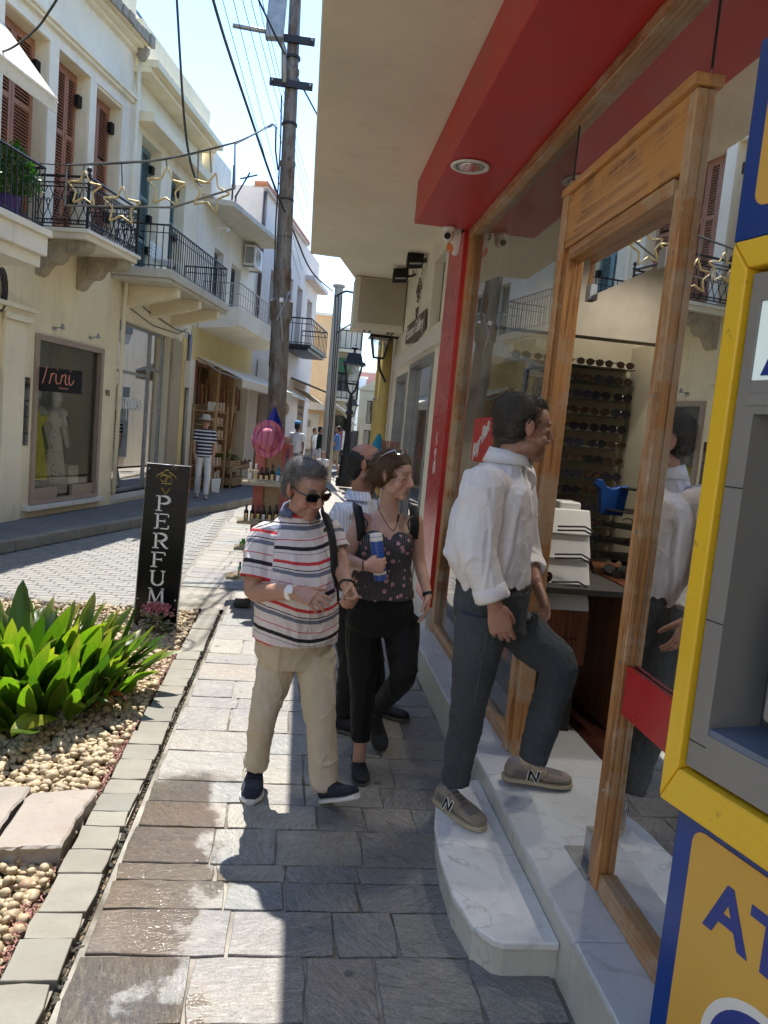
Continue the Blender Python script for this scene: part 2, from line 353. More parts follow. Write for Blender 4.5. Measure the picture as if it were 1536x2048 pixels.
# far pavement beyond: pattern in the material only
def brick_mat(name, c1, c2, mort, sx, sy, ms=.012, rough=.75):
    t = MT(name); v = t.coord('World'); b = t.N('TexBrick'); t.L(v, b.inputs['Vector']); b.inputs['Scale'].default_value = 1; b.inputs['Brick Width'].default_value = sx; b.inputs['Row Height'].default_value = sy
    b.inputs['Mortar Size'].default_value = ms; b.inputs['Color1'].default_value = (*c1, 1); b.inputs['Color2'].default_value = (*c2, 1); b.inputs['Mortar'].default_value = (*mort, 1)
    t.col(t.mix(t.ramp(t.noise(v, 1.2, 6), [(.3, (0,)*3), (.7, (.4,)*3)]), b.outputs[0], tuple(x*.8 for x in c1))); t.set(Roughness=rough); return t.m
M['farpave'] = brick_mat('far_pavement_flags', (.30, .28, .24), (.24, .23, .21), (.36, .33, .28), .45, .25)
MB().quad((-1.13, 15.52, .0), (1.2, 15.52, .0), (1.2, 90, .0), (-1.13, 90, .0)).build('far_pavement', M['farpave'], kind='structure')

# planting bed: kerb stones, earth, crack
M['soil'] = simple('sandy_soil', (.16, .12, .075), .95, 0, .4, 9, .8, 60, .01)
bed = MB().quad((-2.9, .6, -.045), (-.6, .6, -.045), (-.6, 6.85, -.045), (-2.9, 6.85, -.045)).build('planting_bed', M['soil'], kind='structure')
y = .9
kb = MB().box(-.765, -.612, .6, 6.8, -.05, -.012).build('bed_kerb', M['mortar'], kind='structure')
while y < 6.7:
    L = r.uniform(.12, .24)
    stone(-.772+r.uniform(-.006, .004), -.612+r.uniform(-.004, .006), y+.0012, y+L-.0012, r, .012+r.uniform(-.003, .003), .009, .05, None, .4).build('kerb_stone', M['kerb'], kb); y += L
x = -.8
for k in range(9):
    L = r.uniform(.18, .26); stone(x-L+.002, x, 6.72, 6.86, r, .012, .006, .05, None, .45).build('kerb_stone', M['kerb'], kb); x -= L
# ragged dirt and moss in the crack between kerb and flags
b = MB(); yy = 1.0; rr = rng(5)
while yy < 6.7:
    s_ = rr.uniform(.002, .009)*(1.5 if math.sin(yy*9) > .3 else .7); b.ell((-.594+rr.uniform(-.012, .012), yy, -.016), (s_, s_*rr.uniform(.8, 2.4), s_*.8), Matrix.Rotation(rr.uniform(0, 3), 3, 'Z'), 6, 4); yy += rr.uniform(.004, .016)
b.build('crack_debris', simple('dark_moss_and_grit', (.045, .04, .028), .95, 0, .5, 30), kind='stuff')

# ------------------------------------------------------------------ road of small setts
M['sett'] = (lambda t: (t.col(t.mix(t.ramp(t.noise(t.coord('World'), .8, 6, .65), [(.35, (0,)*3), (.7, (.5,)*3)]), t.ramp(t.noise(t.coord('World'), 7.5, 1), [(.35, (.175, .175, .165)), (.65, (.235, .23, .215))]), (.24, .22, .19))), t.set(Roughness=.62), t.bump(t.noise(t.coord('World'), 60, 4), .35, .004), t.m)[-1])(MT('grey_road_sett'))
M['roadm'] = simple('road_joint_sand', (.19, .185, .165), .9, 0, .2, 4, .2)
road = MB().poly([(-12, -8, -.012), (-2.6, -8, -.012), (-2.6, 6.86, -.012), (-1.15, 6.86, -.012), (-1.15, 90, -.012), (24, 90, -.012), (24, 88.9, -.012), (-1.0, 15.65, -.012), (-8, -8, -.012)][:5] + [(-14, 90, -.012), (-14, -8, -.012)]).build('road', M['roadm'], kind='structure')
P = []; Fc = []
def curbx(y): return -3.264 + (y-8.755)*(2.237/6.779)
rr = rng(3); yy = 5.2; row = 0; sb = MB()
while yy < 30:
    hh = .095 if yy < 18 else .19; ww = .20 if yy < 18 else .4
    x = min(curbx(yy), -1.16) + (row % 2)*ww/2; xe = -2.62 if yy < 6.86 else -1.16
    x = max(x, -4.8)
    while x + ww < xe + .02:
        z = rr.uniform(-.006, -.004); e = .003; a, b_, c_, d_ = x+.003, x+ww-.003, yy+.003, yy+hh-.003; t1 = rr.uniform(-.002, .002)
        sb.add([(a, c_, -.014), (b_, c_, -.014), (b_, d_, -.014), (a, d_, -.014), (a+e, c_+e, z+t1*.3), (b_-e, c_+e, z-t1*.3), (b_-e, d_-e, z-t1*.3), (a+e, d_-e, z+t1*.3)], [(4, 5, 6, 7), (0, 1, 5, 4), (1, 2, 6, 5), (2, 3, 7, 6), (3, 0, 4, 7)]); x += ww
    yy += hh; row += 1
sb.build('road_setts', M['sett'], kind='stuff', recalc=False)
M['farroad'] = brick_mat('far_road_setts', (.30, .29, .27), (.24, .235, .225), (.2, .19, .17), .4, .2)
MB().quad((-14, 30.1, -.004), (-1.16, 30.1, -.004), (-1.16, 90, -.004), (-14, 90, -.004)).build('far_road', M['farroad'], kind='structure')

# left pavement: asphalt-grey flags, stone kerb
M['lpave'] = brick_mat('grey_concrete_flags', (.165, .165, .165), (.125, .13, .135), (.085, .085, .085), .40, .40, .006, .85)
pA = Vector((curbx(2)-.1, 2, .12)); pB = Vector((curbx(15.5), 15.5, .12)); pC = Vector((curbx(15.5)+4.6, 34, .12))
pA = Vector((curbx(-6), -6, .12))
lp = MB().poly([pA, pB, (2.4, 34, .12), (-4, 40, .12), (-9, 16, .12), (-10, -6, .12)]).build('left_pavement', M['lpave'], kind='structure')
ud = Vector((2.237, 6.779, 0)).normalized(); nd = Vector((ud.y, -ud.x, 0)); p0 = Vector((curbx(3), 3, 0)); s = 0; rr = rng(8)
while s < 18:
    L = rr.uniform(.55, .8) if s < 13 else 1.2
    q = p0 + ud*s; jz = rr.uniform(-.004, .004)
    MB().hexa([q+ud*.004-nd*.14, q+ud*.004+nd*.012, q+ud*(L-.004)+nd*.012, q+ud*(L-.004)-nd*.14, q+ud*.004-nd*.14+Vector((0, 0, .126+jz)), q+ud*.004+nd*.0+Vector((0, 0, .126+jz)), q+ud*(L-.004)+nd*.0+Vector((0, 0, .126+jz)), q+ud*(L-.004)-nd*.14+Vector((0, 0, .126+jz))]).build('kerb_stone', M['kerb'], lp, bevel=.008)
    s += L

# ------------------------------------------------------------------ pebbles, slabs and plants of the bed
def pebble_mat():
    t = MT('cream_pebble'); oi = t.N('ObjectInfo').outputs['Random']; k = t.ramp(oi, [(0, (.33, .24, .14)), (.3, (.42, .33, .20)), (.55, (.27, .21, .14)), (.8, (.46, .36, .21)), (1, (.35, .22, .13))])
    k = t.mix(t.ramp(t.noise(t.coord('World'), 30, 5, .6), [(.4, (0,)*3), (.75, (.5,)*3)]), k, (.24, .18, .12)); t.col(k); t.set(Roughness=.6); t.bump(t.noise(t.coord('World'), 120, 3), .2, .002); return t.m
M['peb'] = pebble_mat(); rr = rng(21); pm = []
for k in range(9):
    b = MB(); b.ell((0, 0, 0), 1, nu=10, nv=7); ph = [rr.uniform(0, 6) for _ in range(6)]
    b.v = [tuple(Vector(v)*(1+.22*math.sin(2.0*v[0]+ph[0])*math.cos(1.8*v[1]+ph[1])+.13*math.sin(2.6*v[2]+ph[2]+v[0]*1.5))) for v in b.v]
    pm.append(b.mesh('pebble', M['peb'], True))
def inslab(x, y): return any(a-.02 < x < b_+.0 and c-.02 < y < d for a, b_, c, d in SLABS)
s1 = [G(70, 1582, .09), G(197, 1577, .09), G(128, 1692, .09), G(-75, 1702, .09)]
SLABS = [(-2.4, -.93, 2.86, 3.42)]
near = []; far = []
pts = []
for k in range(22000):
    yy = 1.4 + 5.35*rr.random()**1.15; x = rr.uniform(-2.6, -.80)
    if x < -(.52*yy + 1.0) or (x < -(.52*yy + .32) and rr.random() < .35): continue
    s_ = rr.uniform(.010, .021) if rr.random() < .85 else rr.uniform(.021, .029)
    if -1.8 < x < -.80 and 2.84 < yy < 3.25 and not (x > -.90): continue
    ok = True
    for (a, b_, c) in pts[-1100:]:
        if abs(a-x) < (s_+c)*.62 and abs(b_-yy) < (s_+c)*.62: ok = False; break
    if not ok and rr.random() < .80: continue
    pts.append((x, yy, s_))
key = sorted(pts, key=lambda p: -(p[2]/p[1]) if p[0] > -.56*p[1]-.02 else 9)
for i, (x, yy, s_) in enumerate(key):
    z = -.035 + s_*.5 + rr.uniform(0, .03) + (.012 if not i % 3 else 0)
    sc = (s_*rr.uniform(.85, 1.25), s_*rr.uniform(.85, 1.2), s_*rr.uniform(.6, .85))
    rot = (rr.uniform(-.5, .5), rr.uniform(-.5, .5), rr.uniform(0, 6.28))
    if i < 300: inst(pm[i % 9], 'pebble', bed, (x, yy, z), rot, sc)
    else:
        from mathutils import Euler
        far.append((i % 9, Matrix.LocRotScale(Vector((x, yy, z)), Euler(rot), Vector(sc))))
V = []; FF = []; base = 0
for m_i, mt in far:
    me = pm[m_i]; co = np.empty(len(me.vertices)*3); me.vertices.foreach_get('co', co); co = co.reshape(-1, 3); m_ = np.array(mt); co = co @ m_[:3, :3].T + m_[:3, 3]
    V.append(co); FF += [tuple(q+base for q in p.vertices) for p in me.polygons]; base += len(co)
me = bpy.data.meshes.new('pebbles'); me.from_pydata(np.vstack(V).tolist(), [], FF); me.materials.append((lambda t: (t.col(t.ramp(t.noise(t.coord('World'), 28, 2), [(.3, (.26, .19, .11)), (.45, (.37, .29, .18)), (.6, (.44, .35, .21)), (.75, (.32, .22, .13))])), t.set(Roughness=.6), t.m)[-1])(MT('mixed_cream_pebbles'))); me.polygons.foreach_set('use_smooth', [True]*len(me.polygons))
o = bpy.data.objects.new('pebbles', me); COL.objects.link(o); o.parent = bed; o['kind'] = 'stuff'

M['slab'] = simple('rough_sandstone_slab', (.27, .235, .20), .85, 0, .14, 4, .6, 45, .008, dirt=((.22, .15, .10), 3, .5, .75))
for lab, xa, xb, dx, in (('large beige stone slab laid on pebbles nearest the kerb', -1.04, -.79, .0), ('beige stone slab laid on pebbles, cut by the photo edge', -1.80, -1.065, .0)):
    b = MB(); rr = rng(int(-xa*100)); 
    n = 9; out = []
    A_, B_, C_, D_ = (xa, 2.80), (xb-.005, 2.83), (xb+.01, 3.29), (xa+.0, 3.24)
    for a_, b2 in ((A_, B_), (B_, C_), (C_, D_), (D_, A_)):
        for i in range(n): t_ = i/n; out.append((a_[0]+(b2[0]-a_[0])*t_+rr.uniform(-.007, .007), a_[1]+(b2[1]-a_[1])*t_+rr.uniform(-.007, .007)))
    m_ = len(out); rings = []
    for z, ins in ((-.03, .0), (.0, -.004), (.035, .003), (.058, -.003), (.066, .006)): rings += [(x+(-.8-x)*0+rr.uniform(-.003, .003)+(ins if x < (xa+xb)/2 else -ins), yy+rr.uniform(-.003, .003)+(ins if yy < 3.1 else -ins), z) for x, yy in out]
    b.v = rings; b.f = [(j*m_+i, j*m_+(i+1) % m_, (j+1)*m_+(i+1) % m_, (j+1)*m_+i) for j in range(4) for i in range(m_)] + [tuple(range(4*m_, 5*m_))]; b.m = [0]*len(b.f)
    b.build('stepping_slab', M['slab'], label=lab, cat='stone slab')

# low red sedum along the kerb
M['sedum'] = simple('dusky_pink_sedum', (.30, .14, .11), .7, 0, .45, 25, .2)
b = MB(); rr = rng(4)
for k in range(5200):
    yy = rr.choice((rr.uniform(1.6, 2.9), rr.uniform(4.4, 5.6), rr.uniform(4.4, 5.6), rr.uniform(3.2, 4.3))); d = abs(math.sin(yy*3.1+1))*.05
    if math.sin(yy*3.7) < -.1 and rr.random() < .8: continue
    x = -.785 - rr.random()**1.6*(.035+d); z = rr.uniform(-.02, .010); a = rr.uniform(0, 6.28); s_ = rr.uniform(.004, .009); e_ = rr.uniform(-.004, .006)
    b.add([(x-s_*math.cos(a), yy-s_*math.sin(a), z), (x+s_*math.sin(a)*.5, yy-s_*math.cos(a)*.5, z+e_), (x+s_*math.cos(a), yy+s_*math.sin(a), z+.005), (x-s_*math.sin(a)*.5, yy+s_*math.cos(a)*.5, z+.004)], [(0, 1, 2, 3)])
b.build('sedum', M['sedum'], kind='stuff', recalc=False)

# aspidistra clump: every blade its own leaf
def leaf_mat(name, dark, light, yel):
    t = MT(name); oi = t.N('ObjectInfo').outputs['Random']; v = t.coord('UV') if False else t.coord('Object')
    k = t.ramp(oi, [(0, dark), (.55, light), (.9, tuple(a*1.2 for a in light)), (1, yel)]); 
    k = t.mix(t.ramp(t.noise(t.coord('Object', (60, 60, 3)), 1, 4), [(.4, (0,)*3), (.7, (.4,)*3)]), k, dark)
    ln = t.N('VectorMath', operation='LENGTH'); t.L(t.coord('Object'), ln.inputs[0]); tip = t.math('MULTIPLY', t.ramp(t.math('ADD', ln.outputs['Value'], t.math('MULTIPLY', t.noise(t.coord('World'), 18, 3), .16)), [(.60, (0,)*3), (.70, (1,)*3)]), t.ramp(oi, [(0, (0,)*3), (.35, (.15,)*3), (.5, (.95,)*3), (.62, (0,)*3), (.8, (.7,)*3)])); k = t.mix(tip, k, (.28, .20, .06))
    sx = t.N('SeparateXYZ'); t.L(t.coord('Object'), sx.inputs[0]); vein = t.math('SINE', t.math('MULTIPLY', sx.outputs[0], 900)); 
    t.col(k); t.set(Roughness=.38); t.bump(vein, .18, .002)
    tl = t.N('BsdfTranslucent'); t.L(t.mix(1.0, k, (1.6, 2.2, .5), 'MULTIPLY'), tl.inputs[0]); mx = t.N('MixShader'); mx.inputs[0].default_value = .42; t.L(t.b.outputs[0], mx.inputs[1]); t.L(tl.outputs[0], mx.inputs[2]); t.L(mx.outputs[0], t.out.inputs[0]); return t.m
M['leaf'] = leaf_mat('aspidistra_leaf', (.025, .060, .010), (.115, .175, .018), (.34, .30, .03)); M['leafdry'] = simple('dry_brown_leaf', (.30, .12, .04), .8, 0, .3, 20)
def leaf_mesh(Ln, wd, bend, twist, fold, mat, wob, rr):
    """leaf standing on its stalk at the origin, arching toward +y"""
    b = MB(); nu, nv = 4, 12; P_ = Vector((0, 0, 0)); ang = rad(78); spine = []
    for j in range(nv+1):
        t_ = j/nv; spine.append((P_.copy(), ang)); P_ = P_ + Vector((0, math.cos(ang), math.sin(ang)))*(Ln/nv); ang -= bend/nv*(t_*2.0)
    vs = []
    for j, (p, a_) in enumerate(spine):
        t_ = j/nv; st = .26
        w_ = wd*(.045 if t_ < st*.8 else (math.sin(math.pi*min(1, max(0, (t_-st*.8)/(1-st*.8)))**.8)**.62)+.02) if t_ < .999 else .0008
        tw = twist*t_
        for i in range(nu+1):
            s_ = (i/nu-.5)*2; ax = Vector((math.cos(tw), -math.sin(a_)*math.sin(tw), math.cos(a_)*math.sin(tw))); nn = ax.cross(Vector((0, math.cos(a_), math.sin(a_))))
            vs.append(p + ax*s_*w_ + nn*(-abs(s_)*w_*fold + wob*w_*math.sin(9*t_+s_*2)*abs(s_)))
    b.add(vs, [(j*(nu+1)+i, j*(nu+1)+i+1, (j+1)*(nu+1)+i+1, (j+1)*(nu+1)+i) for j in range(nv) for i in range(nu)])
    return b.mesh('leaf', mat, True, recalc=False)
rr = rng(77)
LM = [leaf_mesh(rr.uniform(.56, .74), rr.uniform(.044, .068), rr.uniform(.1, 1.6), rr.uniform(-.7, .7), rr.uniform(.15, .5), M['leaf'], rr.uniform(.1, .4), rr) for _ in range(14)]
LD = [leaf_mesh(.4, .03, 2.4, .8, .6, M['leafdry'], .3, rr)]
asp = thing('aspidistra_plant', (-1.5, 4.6, 0), 'dense clump of broad glossy green leaves growing from the pebbles beside the kerb', 'plant')
for k in range(390):
    a = rr.uniform(0, 6.283); q = math.sqrt(rr.random()); x = -1.56 + .57*q*math.cos(a); yy = 4.50 + .60*q*math.sin(a)
    out = math.atan2(-(x+1.6), (yy-4.65)) + rr.uniform(-.9, .9); tilt = -.02 - .50*q*rr.random()
    me = LD[0] if k % 29 == 5 else rr.choice(LM); s_ = rr.uniform(.62, 1.0)*(1-.15*q) 
    inst(me, 'leaf', asp, (x, yy, -.03), (tilt, rr.uniform(-.12, .12), out), (s_*rr.uniform(.9, 1.25), s_, s_))
for (px, py, ang, til, sc) in ((110, 1480, 2.9, -.75, .95), (30, 1490, 2.6, -.9, .9), (60, 1500, 3.1, -.85, .85)):
    g_ = G(px, py, 0); g_.x -= .12*(1 if px > 250 else 0); g_.y += .25 if px < 250 else 0
    inst(LM[int(px) % 14], 'leaf', asp, (g_.x, g_.y, -.02), (til, 0, ang), (sc*1.3, sc, sc))
# small kalanchoe with pink flower heads at the foot of the sign
kal = thing('pink_flowering_succulent', (-1.02, 5.98, 0), 'small succulent with dusty pink flower heads at the foot of the perfume sign', 'plant')
b = MB(); b2 = MB()
for k in range(60):
    a = rr.uniform(0, 6.28); q = rr.random()*.14; c = Vector((-1.03+q*math.cos(a), 5.98+q*math.sin(a)*.7, rr.uniform(.02, .19))); s_ = rr.uniform(.02, .038)
    b.ell(c, (s_, s_*.8, s_*.25), Matrix.Rotation(rr.uniform(-.9, .9), 3, 'X') @ Matrix.Rotation(rr.uniform(-.9, .9), 3, 'Y'), 8, 4)
for k in range(260):
    a = rr.uniform(0, 6.28); q = rr.random()*.13; c = Vector((-1.02+q*math.cos(a), 5.96+q*math.sin(a)*.6, .20+rr.uniform(0, .07)-q*.3)); b2.ell(c, rr.uniform(.006, .011), nu=5, nv=3)
b.build('leaves', simple('grey_green_succulent_leaf', (.16, .17, .09), .5, 0, .35, 18), kal, True, kind='stuff'); b2.build('flower_heads', simple('dusty_pink_blossom', (.42, .13, .15), .7, 0, .4, 60), kal, True, kind='stuff')
# ================================================================== LEFT SIDE OF THE STREET
def wall_open(b, fr, u0, u1, z0, z1, ops, n=0.0):
    us = sorted({u0, u1, *[o[0] for o in ops], *[o[1] for o in ops]}); zs = sorted({z0, z1, *[o[2] for o in ops], *[o[3] for o in ops]})
    for i in range(len(us)-1):
        for j in range(len(zs)-1):
            uc, zc = (us[i]+us[i+1])/2, (zs[j]+zs[j+1])/2
            if any(o[0] < uc < o[1] and o[2] < zc < o[3] for o in ops): continue
            b.quad(fr.p(us[i], n, zs[j]), fr.p(us[i+1], n, zs[j]), fr.p(us[i+1], n, zs[j+1]), fr.p(us[i], n, zs[j+1]))
    for a, c, z, y, d in ops:
        A, B, C, D = (a, z), (c, z), (c, y), (a, y)
        for p, q in ((A, B), (B, C), (C, D), (D, A)):
            b.quad(fr.p(p[0], n, p[1]), fr.p(q[0], n, q[1]), fr.p(q[0], n-d, q[1]), fr.p(p[0], n-d, p[1]))
    return b
def shutter(fr, u0, u1, z0, z1, n, mat, parent, leaves=2, rails=(.45,)):
    w_ = (u1-u0)/leaves
    for k in range(leaves):
        a, c = u0+k*w_+.004, u0+(k+1)*w_-.004; fm = MB(); st = min(.055, w_*.18)
        fm.fb(fr, a, a+st, n-.02, n+.02, z0, z1); fm.fb(fr, c-st, c, n-.02, n+.02, z0, z1)
        cuts = [z0] + [z0+(z1-z0)*q for q in rails] + [z1-.07]
        for z in cuts: fm.fb(fr, a+st, c-st, n-.018, n+.018, z, z+.07)
        sh = fm.build('shutter', mat, parent, bevel=0)
        sl = MB(); z = z0+.09
        while z < z1-.08:
            if not any(abs(z-q-.035) < .05 for q in cuts):
                sl.hexa([fr.p(a+st, n+.012, z), fr.p(c-st, n+.012, z), fr.p(c-st, n+.018, z+.006), fr.p(a+st, n+.018, z+.006), fr.p(a+st, n-.014, z+.028), fr.p(c-st, n-.014, z+.028), fr.p(c-st, n-.008, z+.034), fr.p(a+st, n-.008, z+.034)])
            z += .042
        sl.build('slats', mat, sh, kind='stuff')
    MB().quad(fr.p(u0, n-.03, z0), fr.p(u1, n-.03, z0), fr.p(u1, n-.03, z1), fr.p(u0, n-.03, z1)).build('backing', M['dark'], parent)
def bits(parent, mat, *boxes, name='hinge_block', fr=None):
    for bx_ in boxes: MB().fb(fr, *bx_).build(name, mat, parent)
def railing(fr, parent, path, z0, z1, gap, mat, r=.009, name='baluster', toprail=.016, knee=None):
    """path: list of (u, n)"""
    t = MB(); t.tube([fr.p(u, n, z1) for u, n in path], toprail, 6); t.tube([fr.p(u, n, z0+.05) for u, n in path], r, 6)
    if knee: t.tube([fr.p(u, n, knee) for u, n in path], r, 6)
    t.build('rail', mat, parent)
    me = MB().cyl((0, 0, z0-.02), (0, 0, z1), r, 6).mesh('baluster', mat)
    for (a, b_) in zip(path[:-1], path[1:]):
        L = math.hypot(b_[0]-a[0], b_[1]-a[1]); k = max(1, round(L/gap))
        for i in range(k+(b_ == path[-1])):
            t_ = i/k; q = fr.p(a[0]+(b_[0]-a[0])*t_, a[1]+(b_[1]-a[1])*t_, 0); inst(me, name, parent, q)
def ac_unit(fr, u0, u1, n0, n1, z0, z1, label, parent_group=None):
    c = fr.p((u0+u1)/2, n0, z0); a = thing('air_conditioner', c, label, 'air conditioner')
    MB().fb(fr, u0, u1, n0+.05, n1, z0, z1).build('casing', M['white'], a, bevel=.01)
    g = MB(); uc = (u0+u1)/2-(u1-u0)*.1; zc = (z0+z1)/2; R = (z1-z0)*.42
    for k in range(5): g.tube([fr.p(uc+R*(k+1)/5*math.cos(q*.39), n1+.008, zc+R*(k+1)/5*math.sin(q*.39)) for q in range(16)], .004, 4, closed=True)
    g.build('fan_grille', M['galv'], a); MB().fb(fr, u0, u0-.004, n0+.08, n1-.03, z0+.05, z1-.05).build('side_vent', M['galv'], a)
    for u in (u0+.06, u1-.06): MB().fb(fr, u-.02, u+.02, n0, n1, z0-.04, z0-.002).build('bracket', M['galv'], a)
    return a

# ---- building 1 : cream house with the ornate balcony
b1 = thing('cream_house', W1.p(-1.2, 0, .12), 'cream two-storey house with brown shutters and carved stone balcony brackets', 'house')
U0 = -2.26
ops = [(-3.05, -2.13, 4.0, 6.43, .30), (-1.92, -1.12, 4.0, 6.44, .30), (-.95, -.18, 4.0, 6.40, .30), (-2.17, -.37, .29, 2.66, .9), (-3.9, -2.86, .13, 2.13, .3)]
wb = wall_open(MB(), W1, -6, .12, .0, 9.6, ops)
wb.quad(W1.p(.12, 0, 0), W1.p(.12, -6, 0), W1.p(.12, -6, 9.6), W1.p(.12, 0, 9.6)).quad(W1.p(-6, 0, 9.6), W1.p(.12, 0, 9.6), W1.p(.12, -6, 9.6), W1.p(-6, -6, 9.6)).quad(W1.p(-6, 0, 0), W1.p(-6, -6, 0), W1.p(-6, -6, 9.6), W1.p(-6, 0, 9.6))
wb.build('wall', M['cream'], b1)
# pale painted upper zone trim: raised surrounds and mouldings
t = MB()
for a, c in ((-2.13, -1.92), (-1.12, -.95)): t.fb(W1, a+.002, c-.002, 0, .022, 4.0, 6.6)
t.fb(W1, -.178, .118, 0, .022, 4.0, 6.6); t.fb(W1, -3.6, -3.05, 0, .022, 4.0, 6.6); t.fb(W1, -3.6, .12, 0, .024, 6.44, 7.35)
t.build('window_surround', M['white_pl'], b1)
t = MB()
for z, n, h in ((6.60, .05, .05), (6.65, .085, .05), (6.70, .05, .03)): t.fb(W1, -5.9, .13, .024, n+.03, z, z+h)
t.build('moulding', M['cream2'], b1)
t = MB()
for z, n, h in ((7.35, .10, .06), (7.41, .20, .07), (7.48, .30, .09)): t.fb(W1, -5.9, .14, .0, n, z, z+h)
cn = t.build('cornice', M['cream2'], b1)
rr = rng(9); u = -5.8; 
while u < .12:      # weathered stones along the cornice edge
    L = rr.uniform(.10, .2); MB().fb(W1, u, min(.15, u+L-.012), .28, .33+rr.uniform(-.015, .02), 7.44+rr.uniform(0, .02), 7.60+rr.uniform(-.01, .02)).build('cornice_stone', M['stone_cor'], cn, bevel=.012); u += L
for (a, c, zt) in ((-3.05, -2.13, 6.43), (-1.92, -1.12, 6.44), (-.95, -.18, 6.40)):
    wn = MB().fb(W1, a, a+.03, -.28, -.20, 4.0, zt-.001).fb(W1, c-.03, c, -.28, -.20, 4.0, zt-.001).fb(W1, a+.03, c-.03, -.28, -.20, zt-.05, zt-.001).build('window', M['shut_b'], b1)
    shutter(W1, a+.03, c-.03, 4.03, zt-.05, -.20, M['shut_b'], wn, 3 if a < -1.5 and a > -2.5 else 2, (.30, .62))
    for z in (4.65, 6.0):
        MB().fb(W1, c-.10, c-.005, -.17, -.10, z, z+.16).build('shutter_hook', M['black'], wn)
# ornate balcony
bal = MB(); bal.fb(W1, -2.34, -.93, .0, .78, 3.90, 3.97).fb(W1, -2.38, -.89, .0, .82, 3.97, 4.02).build('balcony_slab', M['white_pl'], b1, bevel=.006)
def scroll_bracket(u, w_):
    pr = []
    for k in range(28):   # outline of an S-scroll console in (n, z)
        pass
    top = [(0, 3.90), (.72, 3.90), (.74, 3.84), (.70, 3.78)]
    s_ = [(.62, 3.75), (.52, 3.73), (.44, 3.76), (.38, 3.74), (.34, 3.66), (.27, 3.60), (.18, 3.60), (.12, 3.54), (.07, 3.46), (0, 3.42)]
    o = top + s_; b = MB(); b.prism([W1.p(u-w_/2, n, z) for n, z in o], W1.u*w_)
    br = b.build('bracket', M['stone_old'], b1, bevel=.01)
    v = MB()
    for sd in (-1, 1):
        uu = u + sd*(w_/2+.006)
        for (cn_, cz, R, k0) in ((.17, 3.74, .13, 0), (.60, 3.815, .07, 2)):
            v.tube([W1.p(uu, cn_+R*(1-k/26)*math.cos(k*.55+k0), cz+R*(1-k/26)*math.sin(k*.55+k0)) for k in range(24)], [.018*(1-k/40) for k in range(24)], 6)
        v.tube([W1.p(uu, .28+.05*k, 3.80+.035*math.sin(k*.9)) for k in range(6)], .014, 6)
    for k in range(5): v.tube([W1.p(u-w_/2+.02, .10+.11*k, 3.62+.045*k-.0), W1.p(u+w_/2-.02, .10+.11*k, 3.62+.045*k)], .022, 8)
    v.build('carving', M['stone_old'], br, True)
scroll_bracket(-2.12, .22); scroll_bracket(-1.12, .22)
orn = MB()      # one lyre shaped panel of the railing, 0.13 m wide
def lyre(fr, o, d, parent, n_):
    me = None
    for i in range(n_):
        c = o + d*(i+.5); b = MB(); dv = d.normalized(); hw = d.length/2*.94; z0, H_ = 4.05, .57
        for sg in (-1, 1):
            b.tube([c + dv*(sg*hw*(.52+.44*math.sin(k/16*math.pi*3+.6))) + Vector((0, 0, z0+.04+(H_-.12)*k/16)) for k in range(17)], .0062, 5)
        b.tube([c + dv*(hw*.35*math.cos(k*.5)) + Vector((0, 0, z0+.30+.045*math.sin(k*.5))) for k in range(13)], .008, 5)
        b.build('lyre_panel', M['iron'], parent)
rl_ = MB()
c0, c1, c2, c3 = W1.p(-2.32, .02, 0), W1.p(-2.32, .77, 0), W1.p(-.96, .77, 0), W1.p(-.96, .02, 0)
for z, r_ in ((4.68, .018), (4.60, .009), (4.545, .009), (4.08, .009), (4.13, .009), (4.035, .011)): rl_.tube([c+Vector((0, 0, z)) for c in (c0, c1, c2, c3)], r_, 6)
for A_, B_ in ((c0, c1), (c1, c2), (c2, c3)):
    n_ = round((B_-A_).length/.07)
    for i in range(n_):
        q = A_.lerp(B_, (i+.5)/n_); dv = (B_-A_).normalized()*.022
        for zz in (4.572, 4.105): rl_.tube([q-dv+Vector((0, 0, zz+.022)), q-dv+Vector((0, 0, zz-.018)), q+dv+Vector((0, 0, zz-.018)), q+dv+Vector((0, 0, zz+.012)), q+Vector((0, 0, zz+.012))], .005, 4)
    lyre(W1, A_, (B_-A_)/max(1, round((B_-A_).length/.125)), b1, max(1, round((B_-A_).length/.125)))
rl_.build('ornate_rail', M['iron'], b1)
for c in (c1, c2): MB().lathe(c+Vector((0, 0, 4.02)), [(.02, 0), (.02, .66), (.035, .68), (.012, .71), (.032, .74), (.034, .76), (.005, .79)], 10).build('rail_post', M['iron'], b1, True)
# ground floor: door, pilaster, shop window
MB().fb(W1, -3.86, -2.90, -.26, -.20, .13, 2.10).build('door', M['browndoor'], b1)
t = MB(); t.fb(W1, -2.86, -2.42, .0, .05, .12, 2.75).fb(W1, -2.9, -2.34, .05, .09, 2.75, 2.83).fb(W1, -3.9, -2.30, .0, .05, 2.83, 2.9).fb(W1, -3.9, -2.26, .0, .10, 2.9, 2.96); t.build('pilaster', M['cream2'], b1, bevel=.008)
pl = MB().fb(W1, -2.40, -2.24, .003, .012, 1.13, 2.05).build('name_plate', glass('acrylic_plate', (.9, .9, .86), 1.0, .2), b1)
for z in (1.93, 1.72, 1.5, 1.28): MB().fb(W1, -2.37, -2.27, .012, .015, z, z+.03).build('print', M['iron'], pl)
fm = MB()
for (a, c, z, y) in ((-2.17, -2.09, .30, 2.66), (-.45, -.37, .30, 2.66), (-2.09, -.45, 2.58, 2.66), (-2.09, -.45, .30, .36)): fm.fb(W1, a, c, -.10, .035, z, y)
iw = fm.build('shop_window_frame', M['beech'], b1)
